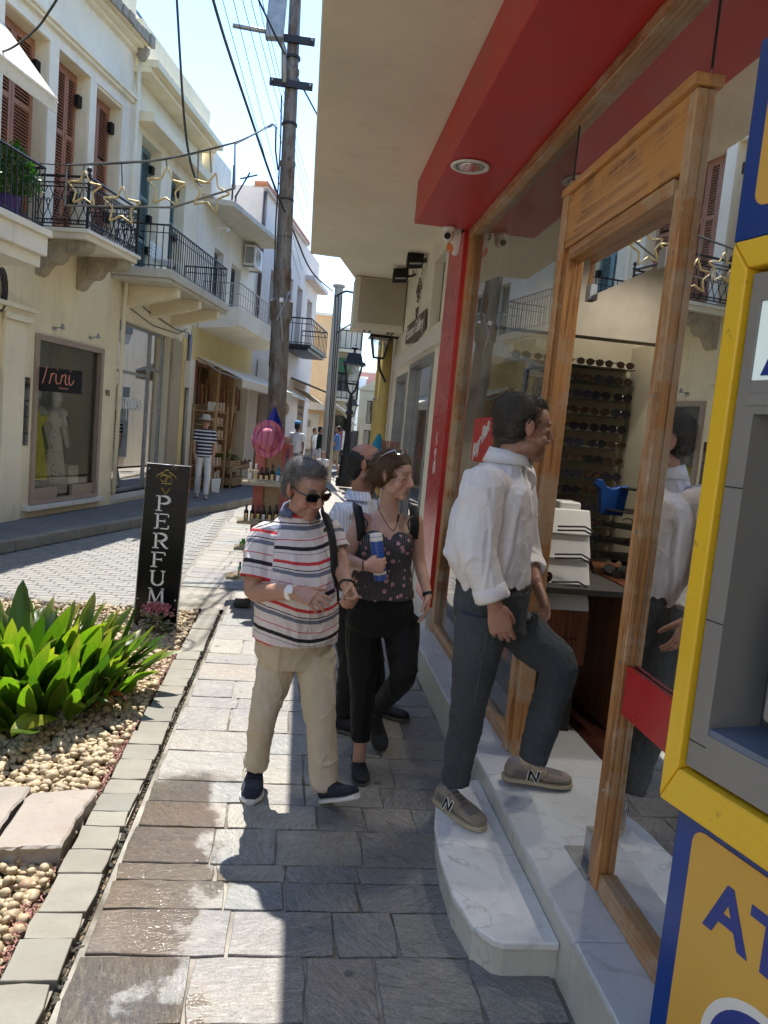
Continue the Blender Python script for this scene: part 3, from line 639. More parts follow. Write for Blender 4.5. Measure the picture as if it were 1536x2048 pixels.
MB().fb(W1, -2.09, -1.48, -.08, .0, .36, .52).fb(W1, -1.08, -.45, -.08, .0, .36, .52).build('frame_base', M['beech'], iw)
MB().quad(W1.p(-2.09, -.04, .36), W1.p(-.45, -.04, .36), W1.p(-.45, -.04, 2.58), W1.p(-2.09, -.04, 2.58)).build('pane', M['glass_s'], iw)
MB().fb(W1, -2.3, -.28, -.02, .10, .23, .29).build('marble_sill', M['white'], b1)
inn = MB()     # the display room behind the pane
inn.quad(W1.p(-2.17, -.9, .29), W1.p(-.37, -.9, .29), W1.p(-.37, -.9, 2.66), W1.p(-2.17, -.9, 2.66)); inn.build('display_back', simple('grey_display_wall', (.42, .43, .38), .8), b1)
M['dress'] = simple('mannequin_white', (.70, .70, .69), .35, 0, .03, 5, .02)
M['yel_dress'] = simple('yellow_silk', (.80, .74, .06), .6, 0, .10, 7, .5, 20, .02)
fd = MT('white_floral_cloth'); v = fd.coord('World'); vo = fd.N('TexVoronoi', i_Scale=16.0); fd.L(v, vo.inputs['Vector']); fd.col(fd.mix(fd.ramp(vo.outputs['Distance'], [(.16, (1, 1, 1)), (.24, (0, 0, 0))]), (.74, .72, .70), fd.ramp(fd.noise(v, 14), [(.4, (.45, .07, .10)), (.55, (.10, .12, .30))]))); fd.set(Roughness=.7); M['fl_dress'] = fd.m
def mannequin(fr, u, n, z, mat, label, h=1.75, long=True):
    c = fr.p(u, n, z); o = thing('mannequin', c, label, 'mannequin', 'mannequins in the dress shop window'); k = h/1.75; w = lambda x, y, q: c + fr.u*x + fr.n*y + Vector((0, 0, q*k))
    b = MB(); b.ell(w(0, 0, 1.63), (.07, .085, .11)); b.tube([w(0, 0, 1.55), w(0, 0, 1.42)], .045, 10); b.ell(w(0, 0, 1.36), (.17, .09, .10))
    for sg in (-1, 1): b.tube([w(sg*.17, 0, 1.38), w(sg*.21, .02, 1.12), w(sg*.20, .09, .86), w(sg*.19, .12, .76)], [.045, .038, .028, .02], 8)
    b.build('figure', M['dress'], o, True)
    prof = [(.10, 1.44), (.155, 1.36), (.15, 1.2), (.115, 1.08), (.16, .9), (.19, .7), (.22, .45), (.25, .22)]
    b = MB(); vs = []; N_ = 28
    for R, q in prof:
        for j in range(N_): a = 2*math.pi*j/N_; rr_ = R*(1+.08*math.sin(a*7)*max(0, 1.1-q)); vs.append(w(rr_*math.cos(a), rr_*.7*math.sin(a), q))
    b.add(vs, [(i*N_+j, i*N_+(j+1) % N_, (i+1)*N_+(j+1) % N_, (i+1)*N_+j) for i in range(len(prof)-1) for j in range(N_)] + [tuple(range(N_))])
    for sg in (-1, 1): b.tube([w(sg*.14, 0, 1.40), w(sg*.20, .01, 1.24), w(sg*.22, .02, 1.14)], [.06, .07, .08], 10)
    b.build('dress', mat, o, True); MB().cyl(c, c+Vector((0, 0, .3)), .012, 6).build('stand', M['galv'], o); return o
mannequin(W1, -1.60, -.32, .42, M['yel_dress'], 'white mannequin in a long yellow dress in the window', 1.52)
mannequin(W1, -1.16, -.30, .42, M['fl_dress'], 'white mannequin in a white floral dress in the window', 1.50)
mannequin(W1, -.68, -.55, .42, simple('charcoal_cloth', (.03, .03, .035), .8), 'dark suit on a stand at the right of the dress shop window', 1.5)
MB().fb(W1, -1.0, -.72, -.4, -.12, .36, .80).build('display_plinth', M['white'], None, label='white display plinth beside the mannequins in the dress shop window', cat='plinth')
sg = thing('hanging_sign', W1.p(-2.0, .3, 2.1), 'black hanging shop sign reading Irini fashion in salmon script', 'sign')
q0, q1, q2, q3 = W1.px(73, 733, .12), W1.px(163, 740, .12), W1.px(163, 787, .12), W1.px(73, 780, .12)
sf = Fr((0, 0), 0); Yp = 10.9
def SP(px, py, y=10.95): return AY(px, py, y)
A_, B_, C_, D_ = SP(72, 733), SP(164, 741), SP(160, 788), SP(70, 780)
B_ = Vector((B_.x, B_.y, A_.z)); C_ = Vector((B_.x, B_.y, D_.z)); D_ = Vector((A_.x, A_.y, D_.z))
MB().prism([A_, B_, C_, D_], (0, .07, 0)).build('board', M['black'], sg, bevel=.004)
M['salmon'] = simple('salmon_letter_paint', (.75, .28, .20), .5, 0, .03)
wd = (B_-A_).length; ht = A_.z-D_.z; cO = (A_+C_)/2
tx = MB()
def script(tb, strokes, O, u, v, r_, sc):
    for st in strokes:
        P_ = [Vector(p) for p in st]
        # Catmull-Rom through the points
        Q = []
        for i in range(len(P_)-1):
            a = P_[max(i-1, 0)]; b_ = P_[i]; c = P_[i+1]; d = P_[min(i+2, len(P_)-1)]
            for k in range(5): t_ = k/5; Q.append(.5*((2*b_)+(c-a)*t_+(2*a-5*b_+4*c-d)*t_*t_+(3*b_-a-3*c+d)*t_**3))
        Q.append(P_[-1]); tb.tube([O + Vector(u)*q.x*sc + Vector(v)*q.y*sc for q in Q], r_, 5)
uu, vv = (B_-A_).normalized(), Vector((0, 0, 1)); O_ = cO + Vector((0, -.004, 0)) - uu*wd*.36 - vv*ht*.18
irini = [[(.02, 0), (.10, .30), (.16, .62)], [(.26, 0), (.31, .22), (.33, .40)], [(.30, .26), (.38, .38), (.45, .38)], [(.50, .38), (.49, .16), (.54, .02), (.60, .06)], [(.525, .52), (.535, .55)],
         [(.64, .02), (.68, .22), (.69, .36)], [(.67, .20), (.75, .36), (.83, .34), (.82, .12), (.86, .02), (.92, .06)], [(.96, .38), (.95, .16), (1.0, .02), (1.08, .08), (1.12, .2)], [(.985, .52), (.995, .55)]]
script(tx, irini, O_, uu, vv, .0075, wd*.62); tx.text('fashion', .045, cO + uu*wd*.12 - vv*ht*.36 + Vector((0, -.006, 0)), uu, vv, .001)
tx.build('lettering', M['salmon'], sg)
for z in (A_.z-.06, D_.z+.06): MB().box(A_.x-.14, A_.x, 10.97, 11.0, z-.015, z+.015).build('bracket', M['black'], sg)
# number 93 and small spotlights over the window
MB().text('93', .14, W1.p(-.17, .006, 1.93), W1.u, (0, 0, 1), .002, bold=.002).build('house_number', M['iron'], b1)
for u in (-1.75, -.78):
    s_ = MB(); s_.fb(W1, u-.03, u+.03, 0, .03, 2.76, 2.80); s_.tube([W1.p(u, .02, 2.79), W1.p(u, .16, 2.80)], .008, 6); s_.lathe(W1.p(u, .14, 2.80), [(.018, .05), (.03, -.01), (.028, -.02)], 10, (0, 0, 1)); s_.build('spotlight', M['galv'], b1)
t = MB(); t.tube([W1.p(.13, .10, 7.3), W1.p(.13, .09, 4.4), W1.p(.15, .05, 3.2), W1.p(.12, .05, .3)], .035, 8); t.build('downpipe', M['cream2'], b1, True)
MB().lathe(W1.p(.13, .14, 7.25), [(.05, 0), (.11, .12), (.11, .2)], 8).build('rain_hopper', M['stone_cor'], b1)

# ---- building 0 (far left): balcony with plants, awning
b0 = thing('white_house', W1.p(-5, 0, .12), 'white balcony house at the edge with planted balcony and cream awning', 'house')
MB().fb(W1, -9.5, -3.37, .03, .82, 3.30, 3.44).fb(W1, -9.55, -3.33, .03, .88, 3.44, 3.66).fb(W1, -9.55, -3.30, .03, .92, 3.66, 3.74).build('balcony_slab', M['white_pl'], b0, bevel=.01)
railing(W1, b0, [(-3.40, .05), (-3.40, .85), (-7.5, .85)], 3.74, 4.42, .10, M['iron'], .009)
wb = wall_open(MB(), W1, -22, -6.001, 0, 9.2, [(-8.4, -7.4, 3.75, 6.0, .3), (-11.4, -10.4, 3.75, 6.0, .3), (-8.6, -6.6, .2, 2.9, .4), (-12.6, -9.4, .2, 2.9, .4), (-14.4, -13.4, 3.75, 6.0, .3), (-17.2, -14, .2, 2.9, .4)])
wb.quad(W1.p(-22, 0, 9.2), W1.p(-6, 0, 9.2), W1.p(-6, -6, 9.2), W1.p(-22, -6, 9.2)).quad(W1.p(-22, 0, 0), W1.p(-22, -6, 0), W1.p(-22, -6, 9.2), W1.p(-22, 0, 9.2)); wb.build('wall', M['cream2'], b0)
for u in (-8.4, -11.4, -14.4): shutter(W1, u, u+1, 3.76, 6.0, -.2, M['shut_b'], b0, 2, (.4,))
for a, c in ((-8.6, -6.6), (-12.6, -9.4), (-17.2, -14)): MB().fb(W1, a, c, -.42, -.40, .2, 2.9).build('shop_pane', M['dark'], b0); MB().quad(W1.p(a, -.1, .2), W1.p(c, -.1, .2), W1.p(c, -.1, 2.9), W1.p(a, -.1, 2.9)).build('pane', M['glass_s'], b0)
t = MB(); ua, ub = -7.4, -3.78
top = [W1.p(ua, .05, 6.35), W1.p(ub, .05, 6.35)]; lo = [W1.p(ub-.05, 1.22, 5.02), W1.p(ua, 1.22, 5.02)]
t.prism([top[0], top[1], lo[0], lo[1]], (0, 0, .012)); t.prism([lo[1], lo[0], lo[0]-Vector((0, 0, .16)), lo[1]-Vector((0, 0, .16))], W1.n*.008)
t.build('awning', M['awn'], b0)
MB().tube([W1.p(ub-.05, 1.22, 5.01), W1.p(ua, 1.22, 5.01)], .025, 8).build('awning_bar', M['white'], b0)
MB().tube([W1.p(ub+.02, .06, 6.3), W1.p(ub+.02, 1.20, 5.0)], .012, 6).build('awning_arm', M['white'], b0)
# arched trim and shutter seen under the awning
MB().fb(W1, -3.6, -3.5, .022, .04, 4.0, 4.9).build('trim', M['cream2'], b0)
def bush(name, c, R, hgt, n_, mat, label, seed, ls=.03, cat='plant', group=None):
    rr = rng(seed); b = MB()
    for k in range(n_):
        a = rr.uniform(0, 6.28); e = rr.random()**.5; z = rr.random(); wv = .55+.45*math.sin(z*2.6+.4); rr_ = R*e*wv*(1+.25*math.sin(a*3+z*5)); p = Vector((rr_*math.cos(a), rr_*math.sin(a), z*hgt*(1.05-.3*e))) + Vector(c)
        d = Vector((rr.uniform(-1, 1), rr.uniform(-1, 1), rr.uniform(-.6, 1))).normalized(); s_ = Vector((rr.uniform(-1, 1), rr.uniform(-1, 1), rr.uniform(-1, 1))).cross(d).normalized(); l_ = ls*rr.uniform(.6, 1.3)
        b.add([p, p+d*l_*.5+s_*l_*.28, p+d*l_, p+d*l_*.5-s_*l_*.28], [(0, 1, 2, 3)])
    o = thing(name, c, label, cat, group); b.build('foliage', mat, o, kind='stuff', recalc=False); return o
M['green'] = leaf_mat('basil_leaf', (.03, .09, .015), (.06, .17, .03), (.12, .25, .04)); M['dkgreen'] = leaf_mat('dark_leaf', (.015, .04, .012), (.03, .08, .02), (.08, .12, .03))
pb = bush('potted_plant', W1.p(-3.66, .62, 4.02), .27, .60, 1500, M['green'], 'bright green bushy plant in a purple pot on the far left balcony', 31, .05)
MB().lathe(W1.p(-3.62, .55, 3.75), [(.10, 0), (.13, .26), (.14, .28)], 14).build('pot', simple('purple_plastic', (.12, .05, .28), .4), pb, True)
bush('balcony_shrub', W1.p(-4.3, .6, 3.8), .3, .7, 700, M['dkgreen'], 'dark green shrub at the back of the far left balcony', 32, .05)
# coil of cable hung on the wall
t = MB()
for k in range(5): t.tube([W1.p(-3.02+.012*k+(.09+.006*k)*math.cos(q*.42), .03+.006*k, 3.08+(.22+.012*k)*math.sin(q*.42)) for q in range(15)], .008, 5, closed=True)
t.build('cable_coil', M['wire'], None, label='grey coil of cable hanging on the cream wall under the planted balcony', cat='cable')

# ---- building 2: cornice, blue shutters, plain balcony, Happiness shop
b2 = thing('pale_yellow_house', W2.p(1.8, 0, .12), 'pale yellow house with blue shutters and a plain black balcony rail', 'house')
ops = [(.62, 1.52, 4.0, 6.33, .32), (2.03, 2.78, 4.0, 6.22, .32), (.13, 2.42, .28, 3.22, .35)]
wb = wall_open(MB(), W2, .12, 3.6, 0, 7.98, ops); wb.quad(W2.p(.12, 0, 7.98), W2.p(3.6, 0, 7.98), W2.p(3.6, -6, 7.98), W2.p(.12, -6, 7.98)).quad(W2.p(3.6, 0, 0), W2.p(3.6, -6, 0), W2.p(3.6, -6, 7.98), W2.p(3.6, 0, 7.98)); wb.build('wall', M['cream2'], b2)
MB().fb(W2, .12, 3.66, 0, .42, 7.18, 7.30).fb(W2, .12, 3.60, 0, .30, 7.10, 7.18).build('cornice', M['cream'], b2, bevel=.01)
MB().fb(W2, .12, 3.58, .004, .12, 7.30, 7.9).build('parapet', M['cream'], b2)
MB().fb(W2, .40, 3.5, 0, .28, 6.46, 6.62).build('eyebrow_ledge', M['cream'], b2, bevel=.008)
for k in range(4): MB().fb(W2, .3+.75*k, .3+.75*k+.72, -.5, -.49, 7.98, 8.7-.1*k).build('glass_screen', glass('roof_screen_glass', (.85, .95, 1), .6, .03), b2)
for a, c, zt, sw in ((.62, 1.52, 6.33, .55), (2.03, 2.78, 6.22, .45)):
    wn = MB().fb(W2, a, a+.03, -.28, -.2, 4.0, zt-.002).build('window', M['shut_bl'], b2); shutter(W2, a+.03, c-.02, 4.02, zt-.02, -.22, M['shut_bl'], wn, 2, (.3, .62))
    for z in (4.55, 5.1, 5.95): MB().fb(W2, c-.12, c-.01, -.19, -.12, z, z+.13).build('shutter_hook', M['black'], wn)
MB().fb(W2, -.28, 2.95, 0, .98, 3.86, 4.0).fb(W2, -.24, 2.92, 0, .94, 3.80, 3.86).build('balcony_slab', M['conc'], b2, bevel=.01)
for u in (.25, 1.35, 2.45): MB().prism([W2.p(u, 0, 3.80), W2.p(u, .9, 3.80), W2.p(u, .9, 3.66), W2.p(u, 0, 3.42)], W2.u*.16).build('balcony_beam', M['cream'], b2, bevel=.008)
railing(W2, b2, [(-.22, .05), (-.22, .9), (2.88, .9), (2.88, .05)], 4.0, 4.68, .105, M['iron'], .0085, knee=4.56)
# a white plastic chair on the balcony
ch = thing('plastic_chair', W2.p(.75, .5, 4.0), 'white plastic chair standing on the black railed balcony', 'chair')
MB().fb(W2, .5, .95, .3, .7, 4.28, 4.31).build('seat', M['whitep'], ch, bevel=.008)
for k in range(4): MB().fb(W2, .5, .95, .27, .29, 4.36+.06*k, 4.40+.06*k).build('back_slat', M['whitep'], ch)
for u in (.52, .92):
    for n in (.32, .68): MB().cyl(W2.p(u, n, 4.0), W2.p(u, n, 4.28 if n > .5 else 4.6), .014, 6).build('leg', M['whitep'], ch)
# Happiness shop
fm = MB()
for (a, c, z, y) in ((.13, .18, .28, 3.22), (1.72, 1.78, .28, 3.22), (2.37, 2.42, .28, 3.22), (.18, 1.72, 2.36, 2.41), (1.78, 2.37, 2.5, 2.55), (.18, 2.37, 3.17, 3.22), (.18, 2.37, .28, .34)): fm.fb(W2, a, c, -.16, -.10, z, y)
hw = fm.build('shop_window_frame', M['galv'], b2)
MB().quad(W2.p(.18, -.13, .34), W2.p(2.37, -.13, .34), W2.p(2.37, -.13, 3.17), W2.p(.18, -.13, 3.17)).build('pane', M['glass_s'], hw)
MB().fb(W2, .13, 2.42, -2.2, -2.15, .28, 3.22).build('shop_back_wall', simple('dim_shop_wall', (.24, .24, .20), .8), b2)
MB().fb(W2, .13, 2.42, -2.15, -.35, 3.16, 3.22).fb(W2, .13, 2.42, -2.15, -.17, .2, .28).build('shop_floor_and_ceiling', M['cream'], b2)
for k, (u, n, c_) in enumerate(((.5, -.5, (.03, .03, .03)), (.95, -.7, (.20, .15, .10)), (1.45, -.55, (.05, .06, .09)), (2.05, -.8, (.04, .05, .04)))):
    o = mannequin(W2, u, n, .30, simple('shop_cloth_%d' % k, c_, .8), ['black outfit on a mannequin at the near end of the tall shop window', 'tan outfit on the second mannequin in the tall shop window', 'navy outfit on the third mannequin in the tall shop window', 'dark green outfit on the last mannequin in the tall shop window'][k], 1.6); o['group'] = 'mannequins in the tall shop window'
MB().fb(W2, .13, 2.42, -.3, .02, .17, .28).build('marble_sill', M['white'], b2)
lt = MB(); O_ = W2.p(.42, -.09, 1.75)
hp = [[(0, 0), (.02, .5)], [(.16, -.02), (.18, .5)], [(.0, .24), (.18, .26)], [(.36, .22), (.26, .2), (.25, .04), (.34, .02), (.37, .22), (.38, .0)], [(.43, .24), (.43, -.24)], [(.43, .18), (.50, .22), (.50, .04), (.43, .04)], [(.56, .24), (.56, -.24)], [(.56, .18), (.63, .22), (.63, .04), (.56, .04)], [(.69, .2), (.69, .0)],
      [(.75, 0), (.75, .2), (.83, .2), (.83, 0)], [(.88, .12), (.97, .13), (.92, .22), (.87, .1), (.95, .0)], [(1.08, .2), (1.0, .17), (1.07, .08), (1.0, .0)], [(1.2, .2), (1.12, .17), (1.19, .08), (1.1, .0)]]
script(lt, hp, O_, W2.u, Vector((0, 0, 1)), .013, .85); lt.build('lettering', M['whitep'], hw)
MB().fb(W2, 2.46, 3.0, .0, .06, .12, 3.2).build('stone_pilaster', M['stone_old'], b2, bevel=.01)
MB().fb(W2, 3.1, 3.5, .0, .04, .12, 3.3).build('plaster_pilaster', M['yellow_pl'], b2)
t = MB(); t.tube([W2.p(3.35, .08, 3.4), W2.p(3.35, .08, .2)], .04, 8); t.build('downpipe', M['galv'], b2, True)
MB().fb(W2, 3.2, 3.32, .04, .18, 2.3, 2.85).build('meter_box', M['white'], b2, bevel=.01)
t = MB(); t.tube([W2.p(.15, .03, 3.75), W2.p(1.2, .02, 3.52), W2.p(2.6, .02, 3.40), W2.p(3.3, .05, 3.42), W2.p(3.36, .06, 2.9)], .01, 5).tube([W2.p(.1, .05, 3.9), W2.p(.4, .02, 3.45), W2.p(1.5, .02, 3.3), W2.p(2.8, .02, 3.33), W2.p(3.25, .04, 3.5)], .008, 5); t.build('wall_cable', M['wire'], b2)

# ---- building 3
b3 = thing('low_white_house', W2.p(6, 0, .12), 'low white house with a flat concrete canopy, slate shutters and wood goods shop', 'house')
ops = [(4.80, 5.50, 3.9, 5.52, .25), (6.15, 7.0, 3.9, 5.48, .25), (4.0, 8.5, .14, 2.95, .7)]
wb = wall_open(MB(), W2, 3.6, 8.6, 0, 6.9, ops, -.002); wb.quad(W2.p(3.6, -.002, 6.9), W2.p(8.6, 0, 6.9), W2.p(8.6, -6, 6.9), W2.p(3.6, -6, 6.9)); wb.build('wall', M['white_pl'], b3)
MB().fb(W2, 3.62, 8.58, .0, .02, 2.96, 3.62).build('yellow_fascia', M['yellow_pl'], b3)
for a, c, zt in ((4.80, 5.50, 5.52), (6.15, 7.0, 5.48)): wn = MB().fb(W2, a, a+.03, -.22, -.16, 3.9, zt-.002).build('window', M['shut_dk'], b3); shutter(W2, a+.03, c-.02, 3.92, zt-.02, -.17, M['shut_dk'], wn, 2, (.5,))
MB().prism([W2.p(3.85, .0, 6.20), W2.p(4.0, .62, 6.20), W2.p(7.6, .98, 6.20), W2.p(7.7, .0, 6.20)], (0, 0, .12)).build('canopy_slab', M['conc'], b3, bevel=.01)
MB().prism([W2.p(3.7, -.1, 6.33), W2.p(3.7, .2, 6.33), W2.p(5.0, .2, 6.33), W2.p(5.0, -.1, 6.33)], (0, 0, .9)).build('stair_parapet', M['white_pl'], b3)
MB().prism([W2.p(3.9, .05, 3.62), W2.p(4.0, .86, 3.72), W2.p(8.2, .92, 3.72), W2.p(8.3, .05, 3.62)], (0, 0, .10)).build('balcony_slab', M['white_pl'], b3)
MB().fb(W2, 3.98, 8.2, .86, .93, 3.74, 4.12).fb(W2, 3.98, 4.05, .0, .86, 3.74, 4.12).build('balcony_parapet', M['white_pl'], b3, bevel=.008)
railing(W2, b3, [(4.02, .05), (4.02, .89), (8.15, .89)], 4.12, 4.62, .2, M['wiron'], .008, knee=4.4)
ac_unit(W2, 6.95, 7.75, .02, .34, 5.62, 6.12, 'white air conditioner on the low white house below its flat canopy')
t = MB(); t.tube([W2.p(8.55, .08, 7.9), W2.p(8.55, .08, 3.7)], .055, 8); t.build('downpipe', simple('brown_pvc_pipe', (.07, .05, .045), .5), b3, True)
MB().fb(W2, 5.9, 8.6, -2.8, -2.4, 6.9, 7.9).fb(W2, 3.9, 8.59, -3.0, -2.8, 6.9, 8.1).build('roof_room', M['yellow_pl'], b3)
MB().tube([W2.p(4.55, .1, 5.85), W2.p(4.6, .3, 5.92)], .012, 6).ell(W2.p(4.62, .32, 5.86), .05, nu=8, nv=6).build('wall_lamp', M['white'], b3)
M['oliv'] = wood('olive_wood', (.16, .08, .03), (.42, .24, .10), 0, 1.2); M['crate'] = simple('pale_crate_wood', (.38, .24, .12), .7, 0, .2, 20)
# open shop front, timber framed, stuffed with goods
MB().fb(W2, 4.0, 8.5, -.72, -.70, .14, 2.95).build('shop_back_wall', M['browndoor'], b3)
for k in range(14):
    u_ = 4.3+.29*k; MB().tube([W2.p(u_, -.12, 2.6-.05*(k % 3)), W2.p(u_+.02, -.12, 2.1-.12*(k % 4))], [.02, .045], 8).build('hanging_ware', (M['oliv'], M['woodshop'], M['terra'])[k % 3], b3)
for u in (4.0, 5.72, 7.1): MB().fb(W2, u, u+.22, -.5, -.02, .14, 2.95).build('timber_post', M['crate'] if u > 5 else M['woodshop'], b3)
fm = MB(); fm.fb(W2, 4.22, 5.72, -.3, -.22, 2.40, 2.48).fb(W2, 4.22, 5.72, -.3, -.22, 2.87, 2.95).fb(W2, 4.93, 5.0, -.3, -.22, 2.48, 2.87).fb(W2, 5.94, 7.1, -.3, -.22, 2.40, 2.48); fm.build('transom', M['woodshop'], b3)
MB().quad(W2.p(4.22, -.26, 2.48), W2.p(5.72, -.26, 2.48), W2.p(5.72, -.26, 2.87), W2.p(4.22, -.26, 2.87)).build('transom_pane', M['glass_s'], b3)
rr = rng(55)
rk = thing('wooden_rack', W2.p(4.3, .1, .12), 'tall open wooden rack of packets beside the woman in the striped top', 'rack')
for n in (.02, .50): MB().fb(W2, 3.95, 4.0, n, n+.04, .12, 2.0).fb(W2, 4.85, 4.9, n, n+.04, .12, 2.0).build('upright', M['crate'], rk)
MB().fb(W2, 4.0, 4.85, .0, .02, .12, 2.0).build('rack_back', M['crate'], rk)
for k in range(6):
    z = .35 + k*.30; MB().fb(W2, 4.0, 4.85, .02, .5, z, z+.02).build('shelf', M['crate'], rk)
cols = [(.55, .50, .42), (.35, .22, .12), (.50, .36, .22), (.25, .12, .07), (.45, .42, .38)]
gm_ = [simple('goods_%d' % k, c, .6, 0, .25, 30) for k, c in enumerate(cols)] + [M['oliv']]
gi = 0
for k in range(6):
    z = .37 + k*.30
    for j in range(7):
        u = 4.03+j*.115; h = rr.uniform(.12, .22); gi += 1
        MB().fb(W2, u, u+.09, .30+rr.uniform(-.05, .05), .47, z, z+h).build('packet', gm_[gi*7 % 6], rk, bevel=.004)
rk2 = thing('goods_shelving', W2.p(6, -.4, .14), 'tall shelving full of olive wood goods inside the open shop', 'shelving')
for u0_, u1_ in ((4.3, 5.6), (5.95, 7.0), (7.4, 8.4)):
    for k in range(8):
        z = .4+.26*k; MB().fb(W2, u0_, u1_, -.66, -.30, z, z+.018).build('shelf', M['woodshop'], rk2)
        u = u0_+.03
        while u < u1_-.08:
            w_ = rr.uniform(.05, .12); h = rr.uniform(.08, .2); MB().fb(W2, u, u+w_*.85, -.6, -.36+rr.uniform(-.04, .04), z+.018, z+.018+h).build('wooden_item', rr.choice(gm_), rk2); u += w_*1.1
def basket(c, w_, d, h, lab, seed, items=16):
    rr = rng(seed); o = thing('goods_crate', c, lab, 'crate', 'crates of olive wood in front of the shop'); c = Vector(c); b = MB()
    X_, Y_ = W2.u*w_/2, W2.n*d/2
    for z in (0, .35*h, .7*h):
        for s_ in (-1, 1): b.obox(c+Y_*s_+Vector((0, 0, z+h*.14)), X_, W2.n*.006, (0, 0, h*.12)); b.obox(c+X_*s_+Vector((0, 0, z+h*.14)), W2.u*.006, Y_, (0, 0, h*.12))
    b.obox(c+Vector((0, 0, .006)), X_, Y_, (0, 0, .006)); b.build('crate', M['crate'], o)
    for k in range(items):
        p = c + X_*rr.uniform(-.85, .85) + Y_*rr.uniform(-.85, .85) + Vector((0, 0, h*.8)); a = rr.uniform(0, 3.1)
        MB().tube([p, p+Vector((math.cos(a)*.10, math.sin(a)*.10, rr.uniform(.0, .12)))], [.012, .03], 6).build('utensil', rr.choice((M['oliv'], gm_[3])), o, True)
basket(W2.p(5.6, .35, .62), .9, .45, .14, 'wooden crate of olive wood bowls on the upper stand by the woman', 1); basket(W2.p(5.6, .42, .22), .95, .5, .14, 'wooden crate of olive wood spoons near the pavement', 2)
basket(W2.p(6.9, .35, .5), .8, .45, .14, 'wooden crate of utensils farther along the shop front', 3)
st_ = thing('display_stand', W2.p(5.6, .35, .12), 'low wooden stand holding crates in front of the open shop', 'stand')
for u in (5.15, 6.05):
    for n in (.15, .6): MB().fb(W2, u, u+.04, n, n+.04, .12, .61).build('leg', M['crate'], st_)
MB().fb(W2, 5.15, 6.09, .12, .66, .58, .615).fb(W2, 5.15, 6.09, .12, .70, .18, .215).build('shelf', M['crate'], st_)
gb = bush('green_produce', W2.p(5.6, .38, .78), .3, .12, 160, M['green'], 'bunch of green herbs lying on the upper crate', 41, .06)
for k in range(5): MB().tube([W2.p(6.05+.05*k, .3, 1.0), W2.p(6.08+.05*k, .35, 1.9)], [.03, .022], 8).build('walking_stick', M['oliv'], None, label=['pale walking stick leaning nearest the open rack', 'walking stick second in the row by the shop post', 'walking stick in the middle of the row by the shop post', 'walking stick fourth in the row by the shop post', 'walking stick last in the row by the shop post'][k], cat='stick', group='walking sticks by the shop post')
# scalloped awning
aw = thing('shop_awning', W2.p(6, .1, 3), 'cream scalloped awning over the open shop selling wooden goods', 'awning')
b = MB(); a0, a1 = 3.95, 9.4; N_ = 60
b.prism([W2.p(a0, .05, 3.02), W2.p(a1, .05, 2.98), W2.p(a1, 1.05, 2.62), W2.p(a0+.05, 1.05, 2.62)], (0, 0, .012)).build('canvas', M['awn'], aw)
b = MB(); vs = []
for i in range(N_*4+1):
    u = a0+.05 + (a1-a0-.05)*i/(N_*4); sc = abs(math.sin(math.pi*i/8)); vs += [W2.p(u, 1.06, 2.63), W2.p(u, 1.06, 2.47-.05*sc)]
b.add(vs, [(2*i, 2*i+1, 2*i+3, 2*i+2) for i in range(N_*4)]); b.build('valance', M['awn'], aw)
MB().tube([W2.p(a0+.03, 1.05, 2.62), W2.p(a1, 1.05, 2.62)], .022, 8).build('front_bar', M['white'], aw)
for u in (a0+.05, 6.6): t = MB(); t.tube([W2.p(u, .05, 3.0), W2.p(u, .55, 2.72), W2.p(u, 1.04, 2.6)], .018, 6); t.build('folding_arm', M['galv'], aw)
ag = thing('shop_sign', W2.p(8.9, .1, 2.2), 'wooden oval shop sign reading Agrio with an olive branch', 'sign')
b = MB(); b.prism([W2.p(8.95+.8*math.cos(q*.3), .9, 2.16+.22*math.sin(q*.3)) for q in range(21)], W2.n*.02); b.build('board', M['crate'], ag)
b = MB()
for k in range(6): b.ell(W2.p(8.45+.06*(k % 3), .93, 2.12+.07*(k//3)+.03*(k % 2)), (.035, .02, .03), nu=8, nv=6)
b.build('olives', M['iron'], ag); MB().text('Agrio', .26, W2.p(9.0, .93, 2.34), W2.u, (0, 0, 1), .003, .2).build('lettering', M['whitep'], ag)

# ---- building 4: taller mauve-white house with recessed windows and black balcony
b4 = thing('tall_mauve_house', W2.p(13, 0, .12), 'taller pinkish white house with a tiled eave and black iron balcony', 'house')
ops = [(10.1, 11.1, 4.3, 6.2, .3), (12.2, 13.2, 3.9, 6.5, .3), (14.0, 14.9, 4.4, 6.5, .3), (15.9, 16.9, 4.4, 6.4, .3), (9.6, 11.8, .14, 2.6, .5), (15.6, 16.9, .14, 2.7, .3)]
wb = wall_open(MB(), W2, 8.6, 17.8, 0, 8.05, ops, -.004); wb.quad(W2.p(17.8, -.004, 0), W2.p(17.8, -8, 0), W2.p(17.8, -8, 8.05), W2.p(17.8, -.004, 8.05)).quad(W2.p(8.6, -.004, 8.05), W2.p(17.8, -.004, 8.05), W2.p(17.8, -8, 8.05), W2.p(8.6, -8, 8.05)).quad(W2.p(8.6, -.004, 0), W2.p(8.6, -8, 0), W2.p(8.6, -8, 8.05), W2.p(8.6, -.004, 8.05))
wb.build('wall', M['mauve_pl'], b4)
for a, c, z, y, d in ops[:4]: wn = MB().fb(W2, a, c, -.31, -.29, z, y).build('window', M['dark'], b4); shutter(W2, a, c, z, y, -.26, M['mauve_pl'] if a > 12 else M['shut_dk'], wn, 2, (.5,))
u = 8.6
while u < 14.9: MB().lathe(W2.p(u, -.05, 8.12), [(.07, -.2), (.08, .16)], 6, tuple(W2.n)).build('roof_tile', M['terra'], b4); u += .17
